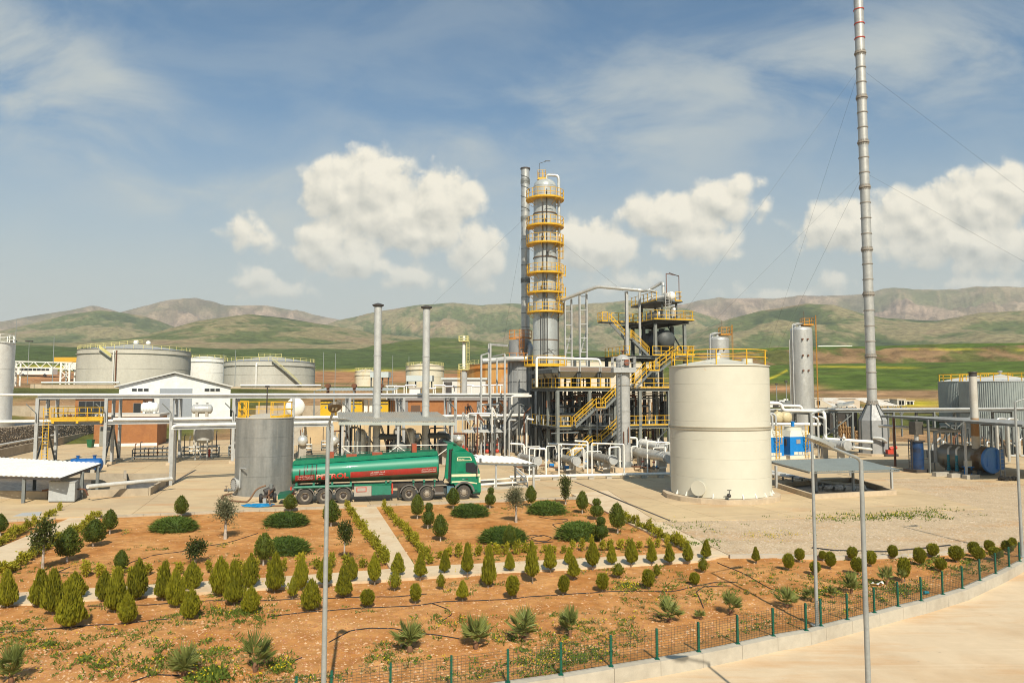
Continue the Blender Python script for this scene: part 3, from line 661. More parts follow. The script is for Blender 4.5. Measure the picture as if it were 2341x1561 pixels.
def hvessel(name, label, cat, c, ax, Rr_, Ln, m, group=None, saddles=True, ends='dish', ground=0.0, sm=None, bands=3, nozz=True):
 c, ax = Vector(c), Vector(ax).normalized(); t = thing(name, label, cat, (c.x, c.y, ground), group)
 a = c - ax * Ln / 2
 if ends == 'dish': prof = [(.01, -Rr_ * .45), (Rr_ * .5, -Rr_ * .38), (Rr_ * .85, -Rr_ * .2), (Rr_, 0), (Rr_, Ln), (Rr_ * .85, Ln + Rr_ * .2), (Rr_ * .5, Ln + Rr_ * .38), (.01, Ln + Rr_ * .45)]
 else: prof = [(.01, 0), (Rr_, 0), (Rr_, Ln), (.01, Ln)]
 part('shell', MB().lathe(prof, a, 28, axis=ax), m, t, smooth=40)
 for k in range(bands):
  q = a + ax * (Ln * (k + .5) / bands); part('band', MB().lathe([(Rr_ - .01, -.03), (Rr_ + .012, -.03), (Rr_ + .012, .03), (Rr_ - .01, .03)], q, 28, axis=ax), m, t)
 if ends == 'flange':
  for q, s in ((a, 1), (a + ax * Ln, -1)):
   part('flange', MB().lathe([(.01, -.05 * s - .02), (Rr_ * 1.16, -.05 * s - .02), (Rr_ * 1.16, -.05 * s + .06), (Rr_ * .9, -.05 * s + .06)], q, 28, axis=ax), STEEL, t)
   part('flange', MB().lathe([(Rr_ * .9, .35 * s - .04), (Rr_ * 1.16, .35 * s - .04), (Rr_ * 1.16, .35 * s + .04), (Rr_ * .9, .35 * s + .04)], q, 28, axis=ax), STEEL, t)
 if saddles:
  for k in (.22, .78):
   q = a + ax * (Ln * k); ang = math.atan2(ax.y, ax.x); mb = MB(); top = c.z - Rr_ * .55; mb.box((q.x, q.y, (ground + top) / 2), (.35, Rr_ * 1.5, top - ground), ang)
   part('saddle', mb, sm or CONCG, t, smooth=0)
 if nozz:
  mb = MB()
  for k in (.2, .8): nozzle(mb, a + ax * (Ln * k) + V(0, 0, Rr_ * .9), (0, 0, 1), Rr_ * .22, .35)
  part('nozzle', mb, m, t)
 return t
def vvessel(name, label, cat, c, Rr_, z0, z1, m, group=None, n=3, base=0.0, dome=.35, skirt=True, seg=40):
 t = thing(name, label, cat, (c[0], c[1], base), group)
 courses(t, c, Rr_, z0, z1, n, m, seg, 'shell_section', .012)
 part('dome', MB().lathe([(Rr_, z1), (Rr_ * .93, z1 + Rr_ * dome * .5), (Rr_ * .7, z1 + Rr_ * dome * .85), (Rr_ * .35, z1 + Rr_ * dome * 1.02), (.01, z1 + Rr_ * dome * 1.06)], (c[0], c[1], 0), seg), m, t, smooth=50)
 if z0 > base + .05:
  part('bottom_head', MB().lathe([(.01, z0 - Rr_ * .4), (Rr_ * .6, z0 - Rr_ * .32), (Rr_, z0 + .01)], (c[0], c[1], 0), seg), m, t, smooth=50)
  mb = MB()
  for k in range(4):
   a = math.pi / 4 + k * math.pi / 2; q = V(c[0] + math.cos(a) * Rr_ * .9, c[1] + math.sin(a) * Rr_ * .9, base)
   part('leg', MB().beam(q, V(q.x, q.y, z0 + .1), .12), m, t, smooth=0)
 return t
def pipeline(name, label, pts, r, m=None, group=None, flanges=(), n=10, bend=None, cat='pipe'):
 pts = [Vector(p) for p in pts]; b = V(pts[0].x, pts[0].y, min(p.z for p in pts)); mb = MB().pipe(pts, r, n, bend)
 o = solo(name, mb, m or PIPEW, label, cat, b, group, smooth=50)
 return o
# cream tank
def cream_tank():
 cY = 54.6; c = V(pxX(1643, cY), cY, 0); Rr_ = 3.64; zt = zat(838, cY); z0 = .32
 m = mat('cream_tank_paint', (0.58, 0.565, 0.47), 0.55, c2=(0.55, 0.53, 0.435), vs_=.25, var=.04, streak=(0.54, 0.49, 0.37), sk=.18)
 overlay(m, (.50, .27, .08), 1.1, (1, 1, .8), .70, .735, .75)
 t = thing('storage_tank', 'large cream painted cylindrical tank with yellow rail on its cone roof', 'tank', c)
 p8 = [(c.x + (Rr_ + .62) * math.cos(R(22.5 * k + 11)), c.y + (Rr_ + .62) * math.sin(R(22.5 * k + 11))) for k in range(16)]
 part('plinth', MB().prism(p8, -.2, .32), CONC, t, smooth=0)
 zs = [z0 + (zt - z0) * k / 7 for k in range(8)]
 courses(t, c, Rr_, z0 + .02, zt, 7, m, 96, step=.003, gap=.004)
 zb = zat(977, cY)
 for dz in (0, .16): part('stiffening_ring', MB().lathe([(Rr_ - .02, zb + dz - .03), (Rr_ + .07, zb + dz - .03), (Rr_ + .07, zb + dz + .03), (Rr_ - .02, zb + dz + .03)], (c.x, c.y, 0), 96), mat('ring_paint', (.45, .40, .30), .6), t)
 part('roof', MB().lathe([(Rr_ + .07, zt - .05), (Rr_ + .07, zt + .02), (.2, zt + .62), (.01, zt + .62)], (c.x, c.y, 0), 96), m, t, smooth=20)
 part('roof_vent', MB().tube((c.x, c.y, zt + .6), (c.x, c.y, zt + .95), .13).tube((c.x, c.y, zt + .9), (c.x, c.y, zt + 1.0), .2), WHITE, t)
 hx = V(c.x + 2.0, c.y - .6, zt + .25); part('roof_hatch', MB().tube(hx, hx + V(0, 0, .3), .4, n=16), m, t)
 railing(t, ring(c, Rr_ - .12, zt + .03, 32), 1.1, YEL, closed=True, spacing=2.25, r=.036, toe=False)
 a = math.atan2(-.78, -.63); d = V(math.cos(a), math.sin(a), 0); p = V(c.x, c.y, 1.0) + d * (Rr_ - .1)
 part('manway', MB().tube(p, p + d * .35, .42, n=24).tube(p + d * .30, p + d * .38, .54, n=24), m, t)
 for k in range(11):
  a = R(198 + k * 16); d = V(math.cos(a), math.sin(a), 0); q = V(c.x, c.y, .34) + d * (Rr_ - .02); sd = V(-d.y, d.x, 0)
  mb = MB(); mb.add([q - sd * .03, q + sd * .03, q + sd * .03 + d * .2, q - sd * .03 + d * .2, q - sd * .03 + V(0, 0, .34), q + sd * .03 + V(0, 0, .34)], [(0, 3, 2, 1), (0, 1, 5, 4), (1, 2, 5), (2, 3, 4, 5), (3, 0, 4)])
  part('anchor_lug', mb, WHITE, t, smooth=0)
 a = R(262); d = V(math.cos(a), math.sin(a), 0); q = V(c.x, c.y, .62) + d * (Rr_)
 mb = MB(); nozzle(mb, q - d * .1, d, .09, .5); mb.sphere(q + d * .5, .13, 10, 7); mb.tube(q + d * .5, q + d * .5 + V(0, 0, .38), .03, n=6); mb.tube(q + d * .5 + V(-.14, 0, .38), q + d * .5 + V(.14, 0, .38), .03, n=6)
 part('drain_valve', mb, DARK, t)
cream_tank()
def yard_pipe():
 pts = [gnd(1165, 1090, .35), gnd(1530, 1082, .35)]
 pipeline('ground_pipe', 'long white pipe lying on low sleepers in front of the exchangers', pts, .13, WHITE)
 for k in range(9):
  p = pts[0].lerp(pts[1], (k + .5) / 9); mb = MB(); mb.box((p.x, p.y, .1), (.5, .3, .2), PA); solo('pipe_sleeper', mb, CONCG, f'concrete sleeper under the white ground pipe, {["first","second","third","fourth","fifth","sixth","seventh","eighth","ninth"][k]} from the left', 'sleeper', (p.x, p.y, 0), 'sleepers under the white pipe', smooth=0)
yard_pipe()
# grey steel tank left of the truck
def grey_tank():
 cY = 55.6; c = V(pxX(604.5, cY, 1040), cY, 0); Rr_ = 2.1; zt = zat(954, cY); z0 = .12
 m = mat('bare_galvanised_tank', (0.33, 0.335, 0.315), 0.42, .35, c2=(0.22, 0.23, 0.22), vs_=1.0, stretch=(1.6, 1.6, .16), lo=.35, hi=.65, var=.12, streak=(0.50, 0.46, 0.37), sk=.32)
 t = thing('storage_tank', 'weathered bare metal tank with round manway, left of the green truck', 'tank', c)
 part('plinth', MB().lathe([(.01, .12), (Rr_ + .3, .12), (Rr_ + .3, -.1)], (c.x, c.y, 0), 48), CONC, t)
 courses(t, c, Rr_, z0, zt, 4, m, 72, step=.004)
 part('roof', MB().lathe([(Rr_ + .04, zt - .04), (Rr_ + .04, zt + .02), (.05, zt + .33), (.01, zt + .33)], (c.x, c.y, 0), 72), mat('tank_roof_grey', (.46, .43, .36), .7, c2=(.38, .35, .29)), t, smooth=20)
 part('roof_pole', MB().tube((c.x + .1, c.y, zt + .3), (c.x + .1, c.y, zt + 2.3), .045).box((c.x + .1, c.y, zt + 2.35), (.3, .12, .16)), DARK, t)
 railing(t, ring(c, Rr_ - .1, zt + .03, 26, R(-60), R(245)), 1.15, YEL, spacing=1.05, r=.036)
 g = V(c.x - 1.5, c.y - 1.2, zt); railing(t, [g, g + V(.75, -.35, 0)], 1.25, YEL, spacing=.4, r=.05, name='gate')
 a = math.atan2(-.72, -.70); d = V(math.cos(a), math.sin(a), 0); p = V(c.x, c.y, .95) + d * (Rr_ - .1); sd = V(-d.y, d.x, 0)
 mw = part('manway', MB().tube(p, p + d * .3, .38, n=24), STEEL, t)
 part('cover', MB().tube(p + d * .28, p + d * .36, .5, n=28), STEEL, mw)
 mb = MB()
 for k in range(16):
  b = 2 * math.pi * k / 16; q = p + d * .36 + sd * (math.cos(b) * .43) + V(0, 0, math.sin(b) * .43); mb.tube(q, q + d * .05, .03, n=6)
 part('bolts', mb, DARK, mw)['kind'] = 'stuff'
 q = p + sd * .55 + d * .15; part('davit', MB().pipe([q + V(0, 0, -.2), q + V(0, 0, 1.25), q + V(0, 0, 1.25) + sd * .9], .05), STEEL, t)
 for ang in (196, -8):
  a = R(ang); d = V(math.cos(a), math.sin(a), 0); q = V(c.x, c.y, .42) + d * (Rr_ - .05); mb = MB(); nozzle(mb, q, d, .1, .5); part('nozzle', mb, STEELM, t); valve(t, q + d * .62, .17, DARK)
 return c
GT = grey_tank()
# chimneys with flanged sections
def chimney_sections(t, c, rad, zs, m, fm, big=(), redz=(), fw=.07, fh=.10):
 for i, (a, b) in enumerate(zip(zs[:-1], zs[1:])):
  part('stack_section', MB().lathe([(rad, a + .01), (rad, b - .01)], (c.x, c.y, 0), 28), m, t, smooth=40)
 for i, z in enumerate(zs[:-1]):
  B = i in big; w_ = fw * (2.0 if B else 1); h = fh * (1.8 if B else 1)
  f = part('flange', MB().lathe([(rad - .02, z - h / 2), (rad + w_, z - h / 2), (rad + w_, z + h / 2), (rad - .02, z + h / 2)], (c.x, c.y, 0), 28), fm if i not in redz else RED, t, smooth=0)
  if B:
   mb = MB()
   for k in range(20):
    a = 2 * math.pi * k / 20; d = V(math.cos(a), math.sin(a), 0); q = V(c.x, c.y, z) + d * (rad + .05); mb.beam(q - V(0, 0, .32), q + V(0, 0, .32), .1, .03, d)
   part('gussets', mb, fm, f, smooth=0)
def guy(label, a, b, r=.010):
 r = .010
 o = solo('guy_wire', MB().tube(a, b, r, n=4), DARK, label, 'wire', V(b.x, b.y, b.z), 'guy wires', smooth=0); return o
def flare_stack():
 Y = 90; c = V(pxX(1995, Y, 950), Y, 0); m = mat('flare_stack_metal', (0.47, 0.47, 0.44), 0.42, .35, c2=(0.38, 0.375, 0.35), streak=(0.40, 0.26, 0.13), sk=.24)
 fm = mat('flange_brown_grey', (0.29, 0.26, 0.22), .7)
 t = thing('flare_stack', 'very tall guyed grey steel stack on an octagonal hopper base', 'chimney', c)
 z1 = zat(960, Y, 1995); z2 = zat(924, Y, 1995); Rb = 1.62; rad = .57
 HP = mat('hopper_grey', (.33, .335, .33), .55, .1, c2=(.28, .285, .28))
 part('octagon_base', MB().lathe([(Rb, 0), (Rb, z1)], (c.x, c.y, 0), 8, R(12), R(372)), HP, t, smooth=0)
 part('cone', MB().lathe([(Rb, z1), (rad + .05, z2)], (c.x, c.y, 0), 8, R(12), R(372)), HP, t, smooth=0)
 part('base_slab', MB().lathe([(.01, .25), (2.2, .25), (2.2, -.1)], (c.x, c.y, 0), 8, R(12), R(372)), CONC, t, smooth=0)
 for k in range(8):
  a = R(12 + 45 * k); d = V(math.cos(a), math.sin(a), 0)
  part('rib', MB().beam(V(c.x, c.y, .2) + d * Rb, V(c.x, c.y, z1) + d * (Rb), .09, .14), STEELD, t, smooth=0)
  part('rib', MB().beam(V(c.x, c.y, z1) + d * Rb, V(c.x, c.y, z2) + d * (rad + .08), .09, .14), STEELD, t, smooth=0)
 ys = [1370, 1320, 1265, 1210, 1160, 1108, 1055, 1000, 950, 898, 848, 795, 742, 690, 637, 588, 537, 485, 435, 384, 333, 282, 232, 182, 132, 83, 35, -15, -65]
 zs = [zat(y / 1.4867, Y, 1985) for y in ys]; big = {0, 3, 7, 10, 14, 17, 20, 23}
 chimney_sections(t, c, rad, zs, m, fm, big, {24, 25, 26})
 part('tip', MB().lathe([(rad, zs[-1]), (rad + .1, zs[-1] + .1), (rad + .1, zs[-1] + 1.2), (rad, zs[-1] + 1.2)], (c.x, c.y, 0), 28), fm, t)
 q = c + V(-.9, -1.5, 1.3); mb = MB()
 part('burner_pipe', MB().pipe([q + V(0, -.2, .9), q + V(.9, -.6, .9), q + V(1.5, -.6, .4), q + V(1.5, .2, .4)], .17), ALUP, t)
 b = c + V(.9, -2.0, .35); br = part('burner', MB().box((b.x, b.y, .5), (.7, .6, .6)).tube((b.x, b.y - .1, .9), (b.x + .8, b.y - .1, 1.1), .22), RED, t)
 part('blower', MB().tube(b + V(.3, -.2, .1), b + V(.3, .3, .1), .45, n=16).box((b.x + .1, b.y, .15), (1.6, .7, .3)), DARK, t)
 za, zb = zat(165, Y, 1985), zat(400, Y, 1985)
 L_, R_, B_ = V(9.0, 92, 0), V(104, 88, 0), V(45, 138, 4)
 for (z, nm) in ((za, 'upper'), (zb, 'lower')):
  guy(f'{nm} guy wire from the tall stack down to the plant on the left', V(c.x - rad, Y, z), L_)
  guy(f'{nm} guy wire from the tall stack running down to the right', V(c.x + rad, Y, z), R_)
  guy(f'{nm} guy wire from the tall stack running away behind it', V(c.x - .1, Y + rad, z), B_ + V(0, 0 if nm == 'upper' else 1, 0))
flare_stack()
def heater_chimney(px, ytop, Y, label, rad, rings):
 rad = .39; c = V(pxX(px, Y, 900), Y, 0); t = thing('heater_chimney', label, 'chimney', c, 'two heater chimneys')
 zt = zat(ytop, Y, px); zs = sorted([.2] + [zat(y, Y, px) for y in rings] + [zt - .35])
 chimney_sections(t, c, rad, zs, ALUP, STEEL, fw=.035, fh=.12)
 part('cap', MB().lathe([(rad + .02, zt - .35), (rad + .22, zt - .22), (rad + .22, zt - .12), (.1, zt + .05), (.01, zt + .05)], (c.x, c.y, 0), 24), DARK, t)
 part('foot', MB().lathe([(rad, .8), (rad + .12, .3), (rad + .12, .02), (.01, .02)], (c.x, c.y, 0), 24), STEELM, t)
 return c
HC1 = heater_chimney(862, 694, 76, 'taller grey heater chimney through the ribbed canopy, left of the pair', .42, [813, 923, 1000])
HC2 = heater_chimney(973.5, 699, 78, 'grey heater chimney through the ribbed canopy, right of the pair', .42, [815, 927, 1003])
# distillation column, furnace and its stack
def column_tower():
 Y = 90; c = V(pxX(1247, Y, 850), Y, 0); t = thing('distillation_column', 'tall silver distillation column ringed by six yellow platforms', 'column', c)
 m = mat('column_cladding', (0.50, 0.535, 0.53), 0.36, .25, c2=(0.38, 0.40, 0.385), vs_=.8, stretch=(1.5, 1.5, .35), lo=.35, hi=.7, streak=(0.30, 0.26, 0.20), sk=.30, bump=.25, bs=1.2)
 def zy(y): return zat(y, Y, 1247)
 ys = [1060, 905, 845, 800, 718, 660, 617, 580, 548, 505, 470, 447, 428]
 for a, b in zip(ys[:-1], ys[1:]):
  za, zb = zy(a), zy(b); ra = 1.56 if a > 700 else 1.44; part('shell_section', MB().lathe([(ra, za + .01), (ra, zb - .03), (ra + .02, zb - .03), (ra + .02, zb)], (c.x, c.y, 0), 44), m, t, smooth=40)
 zt = zy(428); Rr_ = 1.44
 part('dome', MB().lathe([(Rr_, zt), (Rr_ * .92, zt + .45), (Rr_ * .66, zt + .8), (Rr_ * .3, zt + .95), (.01, zt + .98)], (c.x, c.y, 0), 44), m, t, smooth=50)
 hoop = mat('rusty_hoop', (.17, .11, .07), .8)
 for y in (842, 778, 690, 590, 490):
  z = zy(y); part('hoop', MB().lathe([(1.55, z - .06), (1.59 if y > 700 else 1.47, z - .06), (1.59 if y > 700 else 1.47, z + .06), (1.4, z + .06)], (c.x, c.y, 0), 44), hoop, t)
 for (y, a0, a1, ro) in ((458, 150, 400, 2.42), (520, 150, 400, 2.38), (560, 150, 400, 2.38), (627, 150, 350, 2.35), (671, 150, 350, 2.35), (715, 150, 385, 2.35)):
  z = zy(y); n = 26; mb = MB(); A0, A1 = R(a0), R(a1)
  mb.lathe([(1.42, z), (ro, z), (ro, z - .09), (1.42, z - .09), (1.42, z)], (c.x, c.y, 0), n, A0, A1)
  pf = part('platform', mb, YEL, t, smooth=0)
  pts = ring(c, ro - .04, z, n, A0, A1); rl = MB()
  for h in (1.1, .58):
   for p, q in zip(pts[:-1], pts[1:]): rl.beam(p + V(0, 0, h), q + V(0, 0, h), .055)
  for p, q in zip(pts[:-1], pts[1:]): rl.beam(p + V(0, 0, .06), q + V(0, 0, .06), .02, .11)
  part('rail', rl, YEL, pf, smooth=0)
  for p in pts[::2]:
   part('post', MB().beam(p, p + V(0, 0, 1.1), .055), YEL, pf, smooth=0)
  br = MB()
  for p in pts[1::5]:
   d = (V(c.x, c.y, 0) - V(p.x, p.y, 0)).normalized(); br.beam(p + V(0, 0, -.18), p + d * 1.0 + V(0, 0, -.85), .045)
  part('bracket', br, YEL, pf, smooth=0)
 z = zt + .95; railing(t, [V(c.x - .9, c.y - .5, z), V(c.x + .1, c.y - .5, z), V(c.x + .1, c.y + .5, z), V(c.x - .9, c.y + .5, z)], 1.1, YEL, closed=True, spacing=.6, single=True)
 part('top_platform', MB().box((c.x - .4, c.y, z - .04), (1.1, 1.1, .1)), YEL, t, smooth=0)
 part('lamp_mast', MB().pipe([V(c.x - .7, c.y, z), V(c.x - .7, c.y, z + 2.1), V(c.x + .2, c.y, z + 2.4)], .03).box((c.x + .35, c.y, z + 2.42), (.7, .14, .07)), STEELD, t)
 zl = zy(690); pts = [V(c.x + .2, c.y - .2, zt + .9), V(c.x + .2, c.y - .2, zt + 1.5), V(c.x + 1.75, c.y - .3, zt + 1.4), V(c.x + 1.75, c.y - .3, zl), V(c.x + 2.2, c.y - .5, zl - .35)]
 part('overhead_pipe', MB().pipe(pts, .19, 12, .5), ALU, t, smooth=50)
 dk = mat('dark_riser', (.06, .055, .05), .6)
 for dx, y0, y1 in ((-.62, 1050, 725), (-.35, 1050, 470), (-.12, 1050, 640), (.16, 1050, 440), (1.62, 1050, 560)):
  d = V(dx, -math.sqrt(max(0.05, 1.62 ** 2 - dx * dx)) - .08, 0); part('riser_pipe', MB().tube(V(c.x, c.y, zy(y0)) + d, V(c.x, c.y, zy(y1)) + d, .06, n=8), dk, t)
 for a, y0, y1 in ((-38, 720, 627), (-30, 627, 560)):
  a = R(a); d = V(math.cos(a), math.sin(a), 0); q = V(c.x, c.y, 0) + d * 1.95; ladder(t, q + V(0, 0, zy(y0)), q + V(0, 0, zy(y1) + 1), (-d.y, d.x, 0), .5, YEL, True, d)
 for x, y in ((-.4, 560), (-.5, 632), (-.5, 672), (-.1, 522), (.3, 590)):
  p = V(c.x + x, c.y - 1.45, zy(y) + .6); part('nozzle', MB().tube(p, p + V(0, -.45, 0), .12, n=10).tube(p + V(0, -.4, 0), p + V(0, -.5, 0), .2, n=10), dk, t)
 for x, y, s in ((.5, 478, 1), (.6, 583, 1), (.6, 800, -1), (.3, 805, 1)):
  p = V(c.x + x, c.y - 1.65, zy(y)); part('strip_lamp', MB().beam(p - V(.6 * s, 0, .22), p + V(.5 * s, 0, .12), .07, .05), DARK, t)
 railing(t, [V(c.x + 1.6, c.y - 1.0, zy(683)), V(c.x + 2.5, c.y - 1.0, zy(683)), V(c.x + 2.5, c.y, zy(683))], 1.3, YEL, spacing=.5, single=True)
 railing(t, [V(c.x + 1.6, c.y - 1.0, zy(634)), V(c.x + 2.5, c.y - 1.0, zy(634)), V(c.x + 2.5, c.y, zy(634))], 1.3, YEL, spacing=.5, single=True)
 z = zy(835); mb = MB().lathe([(1.6, z), (2.7, z), (2.7, z - .2), (1.6, z - .2), (1.6, z)], (c.x, c.y, 0), 26, R(170), R(370)); pf = part('platform', mb, YEL, t, smooth=0)
 railing(pf, ring(c, 2.65, z, 20, R(170), R(370)), 1.1, YEL, spacing=.9, r=.04)
 for a in (200, 235, 270, 305, 340): part('support_leg', MB().beam(V(c.x, c.y, 0) + V(math.cos(R(a)), math.sin(R(a)), 0) * 1.7, V(c.x, c.y, z) + V(math.cos(R(a)), math.sin(R(a)), 0) * 1.7, .3), STEELD, t, smooth=0)
 guy('guy wire from the distillation column down to the right', V(c.x + 1.4, c.y, zy(545)), V(40, 92, 0), .012)
 return c
COL = column_tower()
def furnace():
 Y = 95; c = V(pxX(1189, Y, 850), Y, 0); t = thing('furnace', 'grey cylindrical furnace with a tall guyed silver stack', 'furnace', c)
 def zy(y): return zat(y, Y, 1189)
 body = mat('furnace_grey', (0.30, 0.31, 0.31), .5, .2, c2=(.24, .25, .25), streak=(.2, .15, .11), sk=.25)
 z = [2.2, zy(900), zy(872), zy(845), zy(828)]
 for a, b in zip(z[:-1], z[1:]): part('shell_section', MB().lathe([(1.56, a + .01), (1.56, b - .04), (1.62, b - .04), (1.62, b)], (c.x, c.y, 0), 36), body, t, smooth=40)
 part('upper_body', MB().lathe([(1.62, z[-1]), (1.5, z[-1] + .05), (1.5, zy(780)), (.5, zy(780) + .25)], (c.x, c.y, 0), 36), body, t, smooth=30)
 for k in range(14):
  a = 2 * math.pi * k / 14; d = V(math.cos(a), math.sin(a), 0); part('stiffener', MB().beam(V(c.x, c.y, 2.2) + d * 1.6, V(c.x, c.y, z[-1]) + d * 1.6, .07, .08), body, t, smooth=0)
 for k in range(6):
  a = math.pi * k / 3; d = V(math.cos(a), math.sin(a), 0); part('leg', MB().beam(V(c.x, c.y, 0) + d * 1.4, V(c.x, c.y, 2.3) + d * 1.4, .25), STEELD, t, smooth=0)
 sc_ = V(c.x + .72, c.y + .2, 0); m = mat('furnace_stack_metal', (0.50, 0.505, 0.48), .38, .5, c2=(.40, .40, .37), streak=(.28, .22, .16), sk=.25)
 zs = [zy(y) for y in (780, 748, 716, 680, 641, 606, 569, 548, 500, 482, 415, 384)]
 chimney_sections(t, sc_, .56, zs, m, STEELM, {4, 8, 10}, fw=.03, fh=.07)
 part('stack_rim', MB().lathe([(.56, zs[-1] - .15), (.66, zs[-1] - .15), (.66, zs[-1]), (.5, zs[-1])], (sc_.x, sc_.y, 0), 28), DARK, t)
 pts = []
 for k in range(60):
  a = k * .42; pts.append(V(sc_.x + math.cos(a) * .6, sc_.y + math.sin(a) * .6, zs[-1] - .2 - k * .095))
 part('helical_strake', MB().pipe(pts, .035, 5), STEELD, t)
 zp = zy(778) + .2; OR = mat('orange_yellow_paint', (.55, .2, .02), .6)
 railing(t, ring(c, 1.5, zp, 20), 1.1, OR, closed=True, spacing=1.0, single=True)
 q = V(c.x + .2, c.y - 1.75, 0); ladder(t, q + V(0, 0, zy(828)), q + V(0, 0, zp + 1.1), (1, 0, 0), .5, OR, True, (0, -1, 0))
 zq = zy(826); part('walkway', MB().lathe([(1.6, zq), (2.3, zq), (2.3, zq - .1), (1.6, zq - .1)], (c.x, c.y, 0), 24, R(180), R(360)), OR, t, smooth=0)
 railing(t, ring(c, 2.25, zq, 18, R(180), R(360)), 1.0, OR, spacing=1.0, single=True)
 p = [V(c.x + 1.2, c.y - .8, zy(790)), V(c.x + 1.35, c.y - 1.6, zy(795)), V(c.x + 1.1, c.y - 1.9, zy(822)), V(c.x - 1.5, c.y - 2.4, zy(822)), V(pxX(1135, 92), 91.5, zy(826)), V(pxX(1102, 91), 91, zy(828))]
 part('flue_duct', MB().pipe(p, .36, 12, .6), ALUP, t, smooth=50)
 guy('guy wire from the furnace stack sloping down to the left', V(sc_.x - .5, sc_.y, zy(505)), V(-30, 100, 2), .012)
 guy('steep guy wire from the furnace stack on its left', V(sc_.x - .5, sc_.y, zy(540)), V(-4, 112, 0), .012)
 return c
FUR = furnace()
